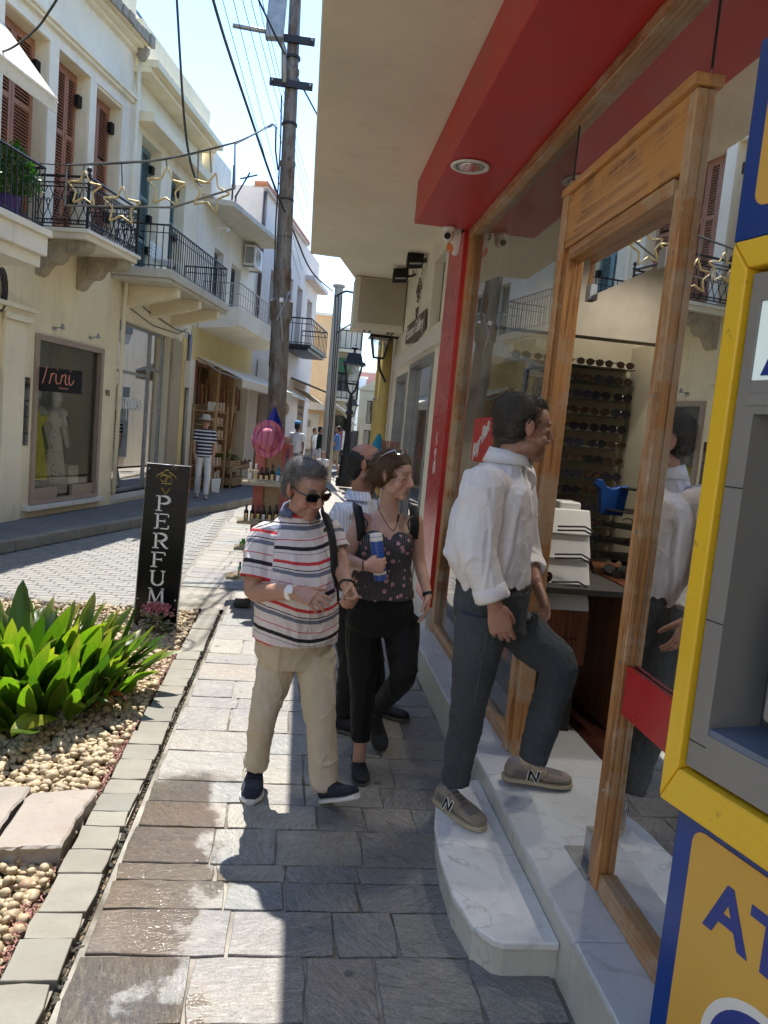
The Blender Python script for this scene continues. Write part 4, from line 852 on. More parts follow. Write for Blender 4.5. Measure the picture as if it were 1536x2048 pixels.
MB().fb(W2, 8.6, 14.9, -.3, .10, 8.02, 8.08).fb(W2, 15.2, 18.2, -.4, .35, 6.95, 7.1).build('eave', M['mauve_pl'], b4)
MB().fb(W2, 11.9, 15.2, 0, 1.0, 4.22, 4.30).fb(W2, 12.0, 15.1, .1, .9, 4.12, 4.22).build('balcony_slab', M['iron'], b4)
railing(W2, b4, [(11.95, .05), (11.95, .96), (15.15, .96), (15.15, .05)], 4.3, 5.12, .30, M['iron'], .014, toprail=.025, knee=4.95)
MB().fb(W2, 9.6, 11.8, -.52, -.5, .14, 2.6).build('shop_back', M['beech'], b4); MB().fb(W2, 15.6, 16.9, -.32, -.3, .14, 2.7).build('door', M['beech'], b4)
MB().prism([W2.p(9.4, .0, 2.95), W2.p(13.4, .0, 2.95), W2.p(13.4, .9, 2.5), W2.p(9.4, .9, 2.6)], (0, 0, .03)).build('awning', M['awn'], b4)
MB().prism([W2.p(14.0, .0, 3.35), W2.p(17.0, .0, 3.35), W2.p(17.0, 1.3, 2.95), W2.p(14.0, 1.3, 2.95)], (0, 0, .03)).build('iron_awning', M['stone_cor'], b4)
for k in range(9): MB().tube([W2.p(14.0+.375*k, .02, 3.33), W2.p(14.0+.375*k, 1.3, 2.93)], .015, 5).build('awning_rib', M['iron'], b4)
MB().prism([W2.p(14.6, .02, 3.0), W2.p(17.2, .02, 3.0), W2.p(17.2, .7, 2.6), W2.p(14.6, .7, 2.6)], (0, 0, .03)).build('lower_awning', M['stone_old'], b4)
ac = MB().fb(W2, 9.2, 9.5, .03, .5, 2.9, 3.5).build('duct', M['white'], b4)
MB().text('Dermatologos', .2, W2.p(16.1, .01, 2.36), W2.u, (0, 0, 1), .003).build('lettering', M['iron'], b4); MB().text('Dr. Nikolas', .2, W2.p(16.1, .01, 2.1), W2.u, (0, 0, 1), .003).build('lettering', M['iron'], b4)

# ---- apricot building and the houses beyond
def block(name, c0_, wd, dp, h, mat, label, wins=(), cat='house', deg=0, roofw=None, extra=None):
    o = thing(name, (c0_[0]+wd/2, c0_[1], 0), label, cat, 'houses far down the street'); fr = Fr((c0_[0], c0_[1]), 90-deg, 1)
    # fr.u = +x, fr.n = -y (faces the camera)
    b = wall_open(MB(), fr, 0, wd, 0, h, [(a, c, z, y, .15) for a, c, z, y in wins])
    p = lambda u, n, z: fr.p(u, n, z)
    b.quad(p(0, 0, 0), p(0, -dp, 0), p(0, -dp, h), p(0, 0, h)).quad(p(wd, 0, 0), p(wd, -dp, 0), p(wd, -dp, h), p(wd, 0, h)).quad(p(0, 0, h), p(wd, 0, h), p(wd, -dp, h), p(0, -dp, h)); b.build('wall', mat, o)
    for a, c, z, y in wins: wn = MB().fb(fr, a, c, -.17, -.14, z, y).build('window', M['shut_dk'], o); MB().fb(fr, a+.05, c-.05, -.135, -.13, z+.05, y-.05).build('pane', M['glass_d'], wn)
    MB().fb(fr, -.1, wd+.1, -.3, .12, h, h+.12).build('coping', M['white_pl'], o)
    return o, fr
rh = thing('unseen_rear_house', (-3, -15, 0), 'unseen cream house added behind the camera for reflections and bounce light', 'house')  # unseen block, added to darken reflections and bounce sunlight back up the street
MB().box(-14, 5.9, -19, -15, 0, 8).build('wall', M['cream2'], rh)
for k in range(5):
    for z_ in (.3, 4.2): MB().box(-10+3*k, -8.7+3*k, -15.05, -14.96, z_, z_+2.2).build('window', M['shut_dk'], rh)
cr = thing('unseen_reflection_house', (1.5, 11.6, 0), 'unseen dull house added behind the perfume shop corner for window reflections', 'house')  # unseen block, added so the left shop windows reflect a wall, not sky
MB().prism([(1.42, 11.32, 0), (3.02, 27, 0), (9, 27, 0), (9, 11.32, 0)], (0, 0, 7.5)).build('wall', M['conc'], cr)
for k in range(5):
    y_ = 12.6+2.8*k; x_ = 1.42+(y_-11.32)*.102
    for z_ in (.3, 4.0): MB().hexa([(x_-.03, y_, z_), (x_+.2, y_, z_), (x_+.2+.12, y_+1.2, z_), (x_+.122-.03, y_+1.2, z_), (x_-.03, y_, z_+2.1), (x_+.2, y_, z_+2.1), (x_+.32, y_+1.2, z_+2.1), (x_+.092, y_+1.2, z_+2.1)]).build('window', M['shut_dk'], cr)
o5, f5 = block('apricot_house', (-2.4, 33.2), 3.5, 10, 6.5, M['orange_pl'], 'plain apricot house wall closing the left side of the street', [])
t = MB(); t.tube([f5.p(2.2, .06, 5.6), f5.p(2.2, .06, 3.0)], .04, 6).tube([f5.p(.9, .06, 6.5), f5.p(.95, .06, 3.0)], .03, 6); t.build('downpipe', M['orange_pl'], o5)
MB().fb(f5, .9, 3.45, 0, .5, 2.45, 2.7).build('concrete_band', M['conc'], o5); 
MB().fb(f5, .9, 3.1, .02, .05, .2, 2.3).build('shop_opening', simple('bright_shop_wall', (.62, .58, .48), .7), o5)
for k in range(4): MB().fb(f5, 1.1+.45*k, 1.4+.45*k, .06, .07, 1.7, 2.0).build('picture', M['stone_cor'], o5)
for k in range(3): MB().fb(f5, 1.0+.7*k, 1.6+.7*k, .06, .4, .7, .74).build('shelf', M['crate'], o5)
for k in range(2): ac_ = MB().fb(f5, 1.5+.6*k, 1.85+.6*k, .05, .3, 2.8, 3.05).build('vent_cap', M['orange_pl'], o5)

def balcony(fr, o, u0, u1, z, mat=None, n1=.8):
    MB().fb(fr, u0, u1, 0, n1, z-.12, z).build('balcony_slab', mat or M['conc'], o)
    railing(fr, o, [(u0+.03, .03), (u0+.03, n1-.04), (u1-.03, n1-.04), (u1-.03, .03)], z, z+.9, .25, M['iron'], .02, toprail=.03)
far = [('balcony_house', (1.1, 38), 1.5, 8, 6.6, M['conc'], 'narrow grey house with stacked balconies behind the concrete pole', [(.3, 1.0, 3.6, 5.1), (.3, 1.2, .3, 2.4)]),
       ('pale_house', (1.9, 52), 2.2, 8, 5.3, M['blue_pl'], 'pale blue house far down the street', [(.4, 1.0, 3.0, 4.4), (1.3, 1.8, 3.0, 4.4)]),
       ('pink_house', (3.7, 56), 2.4, 8, 6.0, M['pink_pl'], 'salmon pink house far down the street', [(.5, 1.1, 3.6, 5.0), (1.5, 2.0, 3.6, 5.0), (.4, 1.9, .3, 2.5)]),
       ('white_gable_house', (3.3, 46), 2.6, 8, 4.2, M['white_pl'], 'low white house with columns far down the street', [(.5, 1.1, 2.2, 3.6), (1.5, 2.2, 2.2, 3.6), (.4, 2.2, .2, 1.8)]),
       ('cream_block', (4.6, 40), 4.0, 9, 6.3, M['cream2'], 'cream house with balconies on the right far down the street', [(.3, 1.1, 3.4, 4.8), (.3, 1.3, .3, 2.2)]),
       ('grey_block', (-.5, 70), 10, 9, 5.6, M['mauve_pl'], 'long mauve building closing the end of the street', [(1+1.5*k, 1.8+1.5*k, 2.6, 4.0) for k in range(6)])]
fo = {}
for a in far: fo[a[0]] = block(*a)
o, fr = fo['balcony_house']; balcony(fr, o, .1, 1.5, 3.2); balcony(fr, o, .1, 1.5, 5.6); MB().fb(fr, .2, 1.2, .1, .5, 4.5, 5.2).build('green_screen', simple('green_shade_cloth', (.03, .10, .05), .8), o)
o, fr = fo['cream_block']; balcony(fr, o, .0, 2.2, 3.2); balcony(fr, o, .0, 2.2, 5.2)
o, fr = fo['white_gable_house']; MB().prism([fr.p(-.2, .1, 4.2), fr.p(2.8, .1, 4.2), fr.p(1.3, .1, 5.1)], fr.n*-.4).build('gable', M['cream2'], o)
for k in range(3): MB().lathe(fr.p(.3+.95*k, .4, 0), [(.12, 0), (.1, 2.1), (.14, 2.2)], 10).build('column', M['white_pl'], o)
bush('roof_shrub', (5.6, 39.8, 6.3), .8, 1.0, 400, M['dkgreen'], 'dark shrub growing on a roof terrace far down the street', 61, .25)
# market awnings down the street
for k, (x, y, lab) in enumerate(((1.25, 31, 'green striped market awning nearest behind the concrete pole'), (1.6, 35.5, 'pale green market awning second down the lane'), (2.0, 41, 'cream market awning at the far end of the lane'))):
    a = thing('market_awning', (x, y, 2.2), lab, 'awning', 'awnings over the lane'); N_ = 10
    b = MB(); b.grid(lambda s_, t_: (x+.9*s_*(1), y+2.8*t_, 2.75-.75*s_**1.5), 8, 6); b.build('canvas', simple('pale_green_canvas', (.42, .46, .34) if k < 2 else (.6, .57, .48), .9), a, True)
    for j in range(4): MB().tube([(x, y+.9*j, 2.74), (x+.45, y+.9*j, 2.46), (x+.9, y+.9*j, 1.98)], .025, 5).build('rib', M['white'], a)
rr = rng(90)
for k in range(9):
    x = 1.35+.12*k; y = 31+1.2*k; o = thing('clothes_rail', (x, y, 0), ['rail of dark clothes nearest the pole', 'rail of blue clothes in the lane', 'rail of red clothes in the lane', 'rail of mixed bags in the lane', 'rail of white shirts in the lane', 'rail of brown bags in the lane', 'rail of navy clothes in the lane', 'rail of straw hats in the lane', 'rail of grey clothes at the lane end'][k], 'goods rail', 'goods rails in the lane')
    MB().tube([(x, y, 0), (x, y, 1.7), (x+.7, y, 1.7), (x+.7, y, 0)], .02, 5).build('frame', M['iron'], o)
    for j in range(5): cc = [(.03, .03, .04), (.05, .12, .3), (.3, .05, .05), (.2, .12, .3), (.6, .6, .6), (.2, .1, .05), (.02, .03, .08), (.4, .3, .15), (.2, .2, .2)][(k+j*2) % 9]; MB().box(x+.06+.12*j, x+.15+.12*j, y-.2, y+.2, .8+rr.uniform(0, .3), 1.65).build('garment', simple('cloth_%d_%d' % (k, j), cc, .9), o)
# ================================================================== RIGHT SIDE: optician, canopy, cash machine
def marble(name, c, vein, sc=1.6, amt=.6):
    t = MT(name); v = t.coord('World'); wv = t.noise(v, sc, 5, .5, .5); vn = t.ramp(wv, [(.492, (0,)*3), (.5, (amt*.7,)*3), (.508, (0,)*3)]); cl = t.noise(v, 2.6, 6, .6, .6)
    k = t.mix(t.ramp(cl, [(.3, (0,)*3), (.75, (.75,)*3)]), c, tuple(x*.74 for x in c)); k = t.mix(vn, k, vein); k = t.mix(t.ramp(t.noise(v, 14, 6, .7), [(.53, (0,)*3), (.75, (.5,)*3)]), k, (.36, .31, .23)); t.col(k); t.set(Roughness=.33); t.bump(t.noise(v, 30, 4), .08, .002); return t.m
M['marb'] = marble('worn_white_marble', (.80, .80, .78), (.22, .23, .25)); M['marb_r'] = marble('grey_white_marble_riser', (.64, .62, .56), (.24, .23, .22))
M['marb_i'] = marble('grey_marble_ledge', (.64, .66, .68), (.25, .27, .30), 1.0, .5)
led = thing('marble_ledge', (1.05, 2.5, 0), 'long grey white marble ledge running under the shop windows', 'ledge')
ys = [.2, 1.0, 2.08, 3.22, 4.36, 5.52, 6.35]
for a, c in zip(ys[:-1], ys[1:]):
    MB().box(.962, 1.60, a+.0015, c-.0015, .212, .242).build('ledge_slab', M['marb_i'], led, bevel=.007)
    MB().box(.982, 1.0, a+.06+.0015, c+.06-.0015 if c < 6 else c, -.02, .2115).build('riser_slab', M['marb_r'], led)
MB().box(1.001, 1.14, .2, 6.34, -.02, .211).build('core', M['marb_r'], led)
o2 = [G(1121, 1887, .128), G(1001, 1893, .128), G(945, 1850, .128), G(905, 1787, .128), G(880, 1715, .128), G(869, 1650, .128), G(872, 1600, .128), G(900, 1565, .128)]
o2 = [(.981, o2[0].y), (o2[1].x+.02, o2[0].y), (o2[1].x-.012, o2[0].y+.012)] + [(p.x, p.y) for p in o2[2:]] + [(.981, o2[-1].y+.05)]
stp = thing('marble_step', (.85, 2.8, 0), 'low white marble doorstep with a curved front edge under the man in the white shirt', 'step')
cx_, cy_ = .9, 2.8
ins = lambda s_, z: [(p[0] + ((cx_-p[0])/math.hypot(cx_-p[0], cy_-p[1])*s_ if p[0] < .97 else 0), p[1]+((cy_-p[1])/math.hypot(cx_-p[0], cy_-p[1])*s_), z) for p in o2]
MB().prism(ins(0, .098), (0, 0, .030)).build('tread', M['marb'], stp, bevel=.008); MB().prism(ins(.014, -.02), (0, 0, .1175)).build('riser', M['marb_r'], stp)

shop = thing('optician_shop', (1.3, 3.5, .24), 'optician shop front with red fascia, glass panes and a weathered orange wooden door frame', 'shop')
# posts, rails
def rail_box(nm, u0, u1, n0, n1, z0, z1, m, bv=.006): return MB().fb(WR, u0, u1, n0, n1, z0, z1).build(nm, m, shop, bevel=bv)
rail_box('bottom_rail', 3.50, 5.66, -.045, .012, .243, .315, M['beech'] if False else M['wood_h']); rail_box('bottom_rail', -.5, 2.32, -.045, .012, .243, .318, M['wood_h'])
MB().fb(WR, 3.50, 5.66, -.16, -.05, .243, .285).fb(WR, -.5, 2.32, -.16, -.05, .243, .285).build('inner_sill', M['silver'], shop)
rail_box('top_rail', -.6, 5.66, -.05, .03, 3.235, 3.297, M['wood_h']); rail_box('corner_jamb', 5.60, 5.70, -.05, .02, .243, 3.30, M['wood_d'])
df = MB().fb(WR, 2.335, 2.385, -.03, .014, .243, 2.90).build('door_frame', M['wood_d'], shop, bevel=.008)
def dfp(nm, *bx_, m=None, bv=.006): return MB().fb(WR, *bx_).build(nm, m or M['wood_d'], df, bevel=bv)
dfp('inner_post', 2.387, 2.43, -.06, .002, .243, 2.62); dfp('outer_post', 3.46, 3.53, -.04, .022, .243, 2.92, bv=.008); dfp('inner_post', 3.40, 3.458, -.07, .006, .243, 2.62)
dfp('head_board', 2.387, 3.458, -.04, .010, 2.66, 2.90, m=M['wood_t'], bv=.004); dfp('head_moulding', 2.325, 3.53, -.05, .030, 2.902, 2.94, m=M['wood_t']); dfp('head_moulding', 2.432, 3.398, -.07, .008, 2.60, 2.655, m=M['wood_h'])
for z in (.6, 1.05, 1.5, 1.95, 2.4):
    for u, n in ((2.36, .015), (3.43, .007)): MB().lathe(WR.p(u, n, z), [(.007, 0), (.006, .003), (.002, .004)], 8, tuple(WR.n)).build('screw', M['silver'], df)
def pane(u0, u1, z0, z1, n=-.02, nm='pane', m=None): return MB().quad(WR.p(u0, n, z0), WR.p(u1, n, z0), WR.p(u1, n, z1), WR.p(u0, n, z1)).build(nm, m or M['glass'], shop)
M['glass_r'] = glass('shop_front_glass', (.90, .93, .90), .9, .065)  # pale film raised here to paint the milky haze of reflections
pane(3.53, 5.60, .315, 3.235, m=M['glass_r']); pane(-.5, 2.322, .318, 3.235, m=M['glass_r']); pane(2.325, 3.53, 2.94, 3.235, m=M['glass_r'])
for u in (2.325, 3.53): MB().fb(WR, u-.002, u+.002, -.024, -.016, 2.95, 3.235).build('pane_joint', M['iron'], shop)
pane(2.50, 3.30, 2.42, 2.60, -.06)
for u in (2.56, 3.24): MB().fb(WR, u-.03, u+.03, -.08, -.045, 2.40, 2.47).build('pane_clamp', M['silver'], shop, bevel=.003)
dl = MB().quad((1.20, 2.53, .26), (1.95, 2.72, .26), (1.95, 2.72, 2.40), (1.20, 2.53, 2.40)).build('glass_door', M['glass'], shop)
MB().fb(WR, 2.50, 2.56, -.11, -.03, .25, .36).build('pivot_hinge', M['silver'], dl, bevel=.003); MB().box(1.20, 1.21, 2.525, 2.54, .26, 2.40).build('door_edge', simple('glass_edge_green', (.10, .2, .17), .2), dl)
MB().box(1.12, 1.30, 2.40, 2.62, .2425, .2455).build('floor_plate', M['galv'], shop)
# fascia box, pilaster
MB().box(.70, 1.18, -3, 5.70, 3.30, 3.605).build('red_fascia', M['redm'], shop, bevel=.006)
dn = MB(); c_ = Vector((.83, 4.39, 3.30))
dlt = MB().lathe(c_, [(.088, 0), (.112, -.004), (.112, -.010), (.104, -.014), (.084, -.012), (.080, .0), (.05, .06), (.03, .09)], 28).build('downlight', M['whitep'], shop, True)
MB().lathe(c_-Vector((0, 0, .0105)), [(.078, -.001), (.06, -.002), (.03, -.002), (.001, -.0025)], 24).build('reflector', simple('ribbed_reflector', (.75, .75, .74), .12, 1, .25, 60), dlt, True)
for k in range(14): MB().box(c_.x-.076+.0117*k, c_.x-.074+.0117*k, c_.y-.05, c_.y+.05, c_.z-.015, c_.z-.0135).build('louvre', M['galv'], dlt) if k % 3 == 1 else None
MB().box(1.085, 1.5, 5.702, 6.30, .0, 3.30).build('red_pilaster', M['red'], shop, bevel=.004)
MB().box(1.08, 1.5, 5.70, 6.31, .0, .42).build('pilaster_base', M['marb_r'], shop)
sc_ = []; 
gs = MB(); O_ = Vector((1.083, 6.02, 1.45))
script(gs, [[(0, 0), (.1, .2), (.0, .3), (-.08, .15), (.05, .05), (.15, .1), (.1, .35), (.0, .42), (.12, .5), (.02, .62), (-.06, .52), (.1, .46)], [(.0, .7), (.1, .8), (-.04, .86), (.08, .95), (0, 1.0)]], O_, Vector((0, -1, 0)), Vector((0, 0, 1)), .004, .34); gs.build('graffiti', M['whitep'], shop)
# shell: walls round the room
M['shopw'] = simple('cream_shop_wall', (.62, .56, .42), .7, 0, .05); M['shopf'] = wood('dark_red_brown_floor', (.06, .02, .014), (.11, .04, .025), 0, .7, .3); M['shopc'] = simple('grey_ceiling', (.42, .38, .32), .8, 0, .05)
sh = MB(); sh.box(1.60, 5.2, -2.0, 6.2, .20, .243).build('floor', M['shopf'], shop)
MB().box(1.19, 5.2, -2, 5.69, 3.0, 3.05).build('ceiling', M['shopc'], shop) if False else MB().box(1.181, 5.2, -2, 5.9, 3.26, 3.32).build('ceiling', M['shopc'], shop)
MB().box(1.2, 5.2, 5.55, 5.62, .24, 3.26).build('back_wall', M['shopw'], shop); MB().box(5.2, 5.3, -2, 5.6, .24, 3.26).build('side_wall', M['shopw'], shop); MB().box(1.2, 5.2, -2.1, -2, .24, 3.26).build('near_wall', M['shopw'], shop)
MB().box(1.22, 5.2, 4.85, 5.0, 2.50, 3.26).build('ceiling_beam', simple('taupe_beam', (.40, .36, .29), .7), shop); MB().box(2.43, 2.63, 5.1, 5.55, .24, 2.55).build('wall_pier', M['shopw'], shop)
# upper storeys and party walls
MB().box(1.16, 6, -9, 11.3, 3.86, 9.5).build('upper_wall', M['cream2'], shop); MB().box(5.3, 6, -9, 11.3, 0, 3.86).build('rear_wall', M['cream2'], shop); MB().box(1.16, 5.3, -9, -2.11, 0, 3.61).build('next_wall', M['cream2'], shop)
sl = MB().prism([(-.062, -9, 3.607), (6, -9, 3.607), (6, 11.3, 3.607), (.9, 11.3, 3.607), (.26, 8.52, 3.607), (-.062, 8.5, 3.607)], (0, 0, .22)).build('canopy_slab', M['slabw'], None, bevel=.01, label='wide cream concrete slab overhanging the pavement above the red fascia', cat='concrete canopy')
# lights inside
em = emis('lit_downlight', (1, .93, .8), 9)
for k, (x, y) in enumerate(((2.0, 3.2), (2.0, 4.2), (2.1, 2.0), (3.2, 3.6), (2.2, 5.0))):
    d = thing('ceiling_downlight', (x, y, 3.26), ['lit ceiling downlight just inside the door', 'lit ceiling downlight deeper inside the shop', 'lit ceiling downlight near the right window', 'lit ceiling downlight over the counter', 'lit ceiling downlight by the sunglasses wall'][k], 'downlight', 'downlights in the shop ceiling')
    MB().lathe((x, y, 3.26), [(.09, 0), (.09, -.008), (.07, -.01)], 20).build('ring', M['whitep'], d); MB().lathe((x, y, 3.249), [(.065, 0), (.001, -.001)], 20).build('lamp', em, d)
    if k in (0, 1, 3, 4):
        ld = bpy.data.lights.new('lamp_light', 'SPOT'); ld.energy = 18; ld.spot_size = rad(140); ld.spot_blend = .6; ld.color = (1, .93, .82); ld.shadow_soft_size = .06; lo = bpy.data.objects.new('lamp_light', ld); COL.objects.link(lo); lo.parent = d; lo.location = (0, 0, -.03)
# red display deck with shelf behind each window
for u0, u1, lab in ((-.4, 2.33, 'red display deck behind the right hand window'), (3.62, 5.5, 'dark red display deck behind the far window')):
    dk = thing('display_deck', WR.p((u0+u1)/2, -.3, .88), lab, 'display deck', 'display decks in the shop windows')
    MB().fb(WR, u0, u1, -.016, .003, .885, 1.052).build('front_panel', M['red'], dk, bevel=.003); MB().fb(WR, u0, u1, -.62, -.025, 1.02, 1.05).build('shelf', simple('dark_display_felt', (.05, .045, .04), .8), dk)
MB().fb(WR, -.4, 2.30, -1.3, -1.27, .24, 1.0).build('low_partition', M['dark'], shop)
# poster, sign
rb = thing('red_brand_card', AX(965, 890, 1.2), 'red Ray-Ban card hanging inside the far window', 'sign')
A_ = AX(960, 837, 1.19); C_ = AX(992, 940, 1.19); zt, zb = A_.z, C_.z+.03; y0, y1 = C_.y+.05, A_.y
MB().box(1.154, 1.158, y0, y1, zb, zt).build('card', simple('red_card', (.55, .03, .03), .4, 0, .03), rb)
hw_ = (y1-y0); MB().text('Ray·Ban', hw_*.27, (1.152, (y0+y1)/2, (zt+zb)/2-.04), (0, -1, .55), (0, .35, 1), .002, .35, bold=.0015).build('lettering', M['whitep'], rb)

# ---- sunglasses
def glasses_mesh(lens_col, fr_col, R=.032, cat=0):
    b = MB(); mats = [simple('spectacle_frame', fr_col, .25), simple('dark_lens', lens_col, .22, 0, .1, 6, 0, spec=.3)]
    for sg in (-1, 1):
        c = Vector((sg*.036, 0, 0)); b.mi = 0; b.tube([c+Vector((R*math.cos(q*.449)*(1+.15*cat*sg*math.cos(q*.449+.8)), 0, R*.82*math.sin(q*.449)+cat*.006*sg*math.cos(q*.449))) for q in range(14)], .0035, 5, closed=True)
        b.mi = 1; b.poly([c+Vector((R*math.cos(q*.449), -.001, R*.82*math.sin(q*.449))) for q in range(14)])
        b.mi = 0; b.tube([(sg*.068, 0, .012), (sg*.070, .06, .012), (sg*.068, .12, -.012)], [.004, .003, .003], 5)
    b.tube([(-.009, 0, .008), (0, -.002, .011), (.009, 0, .008)], .003, 5)
    return b.mesh('sunglasses', mats)
GM = [glasses_mesh((.012, .012, .015), (.01, .01, .01), .033), glasses_mesh((.03, .02, .012), (.05, .02, .01), .030, 1), glasses_mesh((.02, .02, .03), (.02, .02, .025), .035, .6), glasses_mesh((.05, .03, .02), (.01, .01, .01), .028)]
ORD = ['first', 'second', 'third', 'fourth', 'fifth', 'sixth', 'seventh', 'eighth', 'ninth', 'tenth', 'eleventh', 'twelfth', 'thirteenth']
rr = rng(101); wl = thing('wall_shelving', (2.1, 5.45, 1.2), 'cream wall of narrow glass shelves lined with sunglasses', 'shelving'); M['shelfg'] = simple('dark_glass_shelf', (.03, .04, .035), .15)
wl2 = thing('wall_shelving', (3.2, 5.45, 1.2), 'second bay of glass shelves beyond the wall pier', 'shelving')
for x0, x1, wp in ((1.45, 2.40, wl), (2.68, 3.9, wl2)):
    for k in range(13):
        z = .95 + .118*k; MB().box(x0, x1, 5.38, 5.548, z, z+.006).build('glass_shelf', M['shelfg'], wp)
        x = x0+.09
        while x < x1-.06:
            if rr.random() < .93:
                g_ = inst(rr.choice(GM), 'sunglasses', None, (x+rr.uniform(-.01, .01), 5.40, z+.036), (0, 0, rr.uniform(-.12, .12)), (1, 1, 1)); nn_g = int((x-x0)/.158); sane(g_, '%s sunglasses, %s from left, %s wall shelf from top, %s' % (('black', 'brown', 'large', 'amber')[GM.index(g_.data)], ORD[nn_g], ORD[12-k], 'main bay' if wp is wl else 'far bay'), 'sunglasses', 'sunglasses on the wall shelves')
            x += .158
# counter with white tiered stand, spinner and blue bag
cn_ = thing('white_tiered_stand', (1.75, 3.9, 1.0), 'white moulded display stand holding three pairs of spectacles', 'display stand')
q1, q2, q3 = AY(1128, 1003, 3.9), AY(1172, 1000, 3.9), AY(1160, 1208, 3.9)
X0, X1, ZT, ZB = q1.x+.03, q2.x+.0, q1.z, q3.z
MB().box(X0-.05, X1-.02, 3.9, 4.05, ZB+.25, ZT).build('back', M['whitep'], cn_, bevel=.012)
for k in range(4): MB().hexa([(X0-.12, 3.72+.03*k, ZB+.13*k), (X1+.02-.0*k, 3.72+.03*k, ZB+.13*k), (X1+.02, 3.898, ZB+.13*k), (X0-.12, 3.898, ZB+.13*k), (X0-.12, 3.78+.03*k, ZB+.13*k+.1285), (X1+.02, 3.78+.03*k, ZB+.13*k+.1285), (X1+.02, 3.898, ZB+.13*k+.1285), (X0-.12, 3.898, ZB+.13*k+.1285)]).build('tier', M['whitep'], cn_, bevel=.006)
for k in range(3):
    zc = ZB+.10+.145*k; b = MB()
    for s_ in (0, .02): b.tube([(X0-.12, 3.70, zc+.03+s_), (X0+.02, 3.69, zc+.04+s_), (X1-.03, 3.68, zc+.02+s_), (X1-.005, 3.67, zc-.03+s_)], .005, 5)
    b.build('spectacles', M['black'], None, label=['black spectacles on the lowest tier of the white stand', 'black spectacles on the middle tier of the white stand', 'black spectacles on the top tier of the white stand'][k], cat='spectacles', group='spectacles on the white stand')
ct = thing('wooden_counter', (1.8, 4.1, .24), 'reddish brown wooden counter with drawers behind the man in the white shirt', 'counter')
MB().box(X0-.3, X1+.03, 3.74, 4.4, ZB-.30, ZB-.005).build('drawer_unit', M['woodshop'], ct, bevel=.004); MB().box(X0-.2, X1, 3.76, 4.3, .243, ZB-.305).build('body', M['dark'], ct)
MB().box(X0-.25, X1-.02, 3.725, 3.739, ZB-.28, ZB-.16).build('drawer', M['woodshop'], ct, bevel=.003); MB().ell((X0+.02, 3.72, ZB-.22), .012, nu=8, nv=6).build('knob', M['gold'], ct)
MB().box(1.78, 2.9, 3.75, 4.6, .243, 1.05).build('body', M['browndoor'], thing('dark_counter', (2.4, 3.9, .24), 'dark red counter crowded with sunglasses behind the white stand', 'counter'))
rr = rng(7)
for k in range(26):
    g_ = inst(rr.choice(GM), 'sunglasses', None, (rr.uniform(1.80, 2.35), rr.uniform(3.80, 4.3), 1.09+rr.uniform(0, .28) if k > 8 else 1.09), (rr.uniform(-.2, .2), 0, rr.uniform(-.6, .6))); sane(g_, '%s sunglasses from the near end of the dark counter, %s' % (ORD[k % 13], 'upper row' if k > 12 else 'lower row'), 'sunglasses', 'sunglasses on the dark counter')
sp_ = MB(); sp_.lathe((1.98, 4.15, 1.05), [(.16, 0), (.16, .02), (.02, .03), (.02, .5), (.12, .5), (.12, .51)], 14)
for k in range(4): sp_.lathe((1.98, 4.15, 1.15+.09*k), [(.02, 0), (.2, .002), (.2, .008), (.02, .01)], 16)
sp_.build('sunglasses_spinner', M['black'], None, label='dark revolving rack of sunglasses on the counter', cat='display rack')
q = AY(1225, 990, 4.2)
b = MB(); b.prism([(q.x-.05, 4.2, q.z-.12), (q.x+.08, 4.2, q.z-.12), (q.x+.10, 4.2, q.z+.06), (q.x+.04, 4.2, q.z+.05), (q.x-.0, 4.2, q.z+.035), (q.x-.045, 4.2, q.z+.05), (q.x-.065, 4.2, q.z+.085), (q.x-.095, 4.2, q.z+.085), (q.x-.105, 4.2, q.z+.05), (q.x-.07, 4.2, q.z+.02)], (0, .06, 0))
b.build('blue_stand', simple('bright_blue_plastic', (.008, .06, .26), .4, 0, .05), None, label='bright blue cut-out display stand on the counter with red lettering', cat='display stand', bevel=.006)
# goods on the right deck
M['orange'] = simple('orange_mirror_lens', (.75, .18, .05), .08, .6, .2, 30); M['teal'] = simple('blue_round_case', (.02, .09, .20), .3)
q = AX(1300, 1332, 1.25); b = MB(); b.lathe((1.24, q.y, 1.05), [(.05, 0), (.055, .02), (.05, .045), (.02, .055)], 18); b.build('round_case', M['teal'], None, True, label='round dark blue spectacle case on the red deck', cat='case')
q = AX(1340, 1365, 1.28); b = MB()
for s_ in (-1, 1): b.ell((1.25, q.y+s_*.035, 1.085), (.012, .032, .026), nu=14, nv=8)
b.tube([(1.25, q.y-.07, 1.1), (1.36, q.y-.07, 1.09), (1.38, q.y+.0, 1.07)], .005, 5); b.build('mirrored_sunglasses', M['orange'], None, True, label='orange mirrored sunglasses on the red deck beside the cash machine', cat='sunglasses')
for k in range(7): g_ = inst(GM[k % 4], 'sunglasses', None, (1.35+.06*(k % 3), .9+.17*k, 1.085), (0, 0, rr.uniform(1.2, 2))); sane(g_, '%s sunglasses from the camera on the red deck' % ORD[k], 'sunglasses', 'sunglasses on the red deck')
for k in range(8): g_ = inst(GM[(k+1) % 4], 'sunglasses', None, (1.32+.07*(k % 3), 3.75+.2*k, 1.085), (0, 0, rr.uniform(1.2, 2))); sane(g_, '%s sunglasses from the door on the dark far window deck' % ORD[k], 'sunglasses', 'sunglasses on the far deck')
tb = MB().box(1.22, 1.5, 4.9, 5.3, 1.06, 1.5).build('dark_cabinet', M['browndoor'], None, label='dark cabinet standing on the deck in the far window', cat='cabinet')

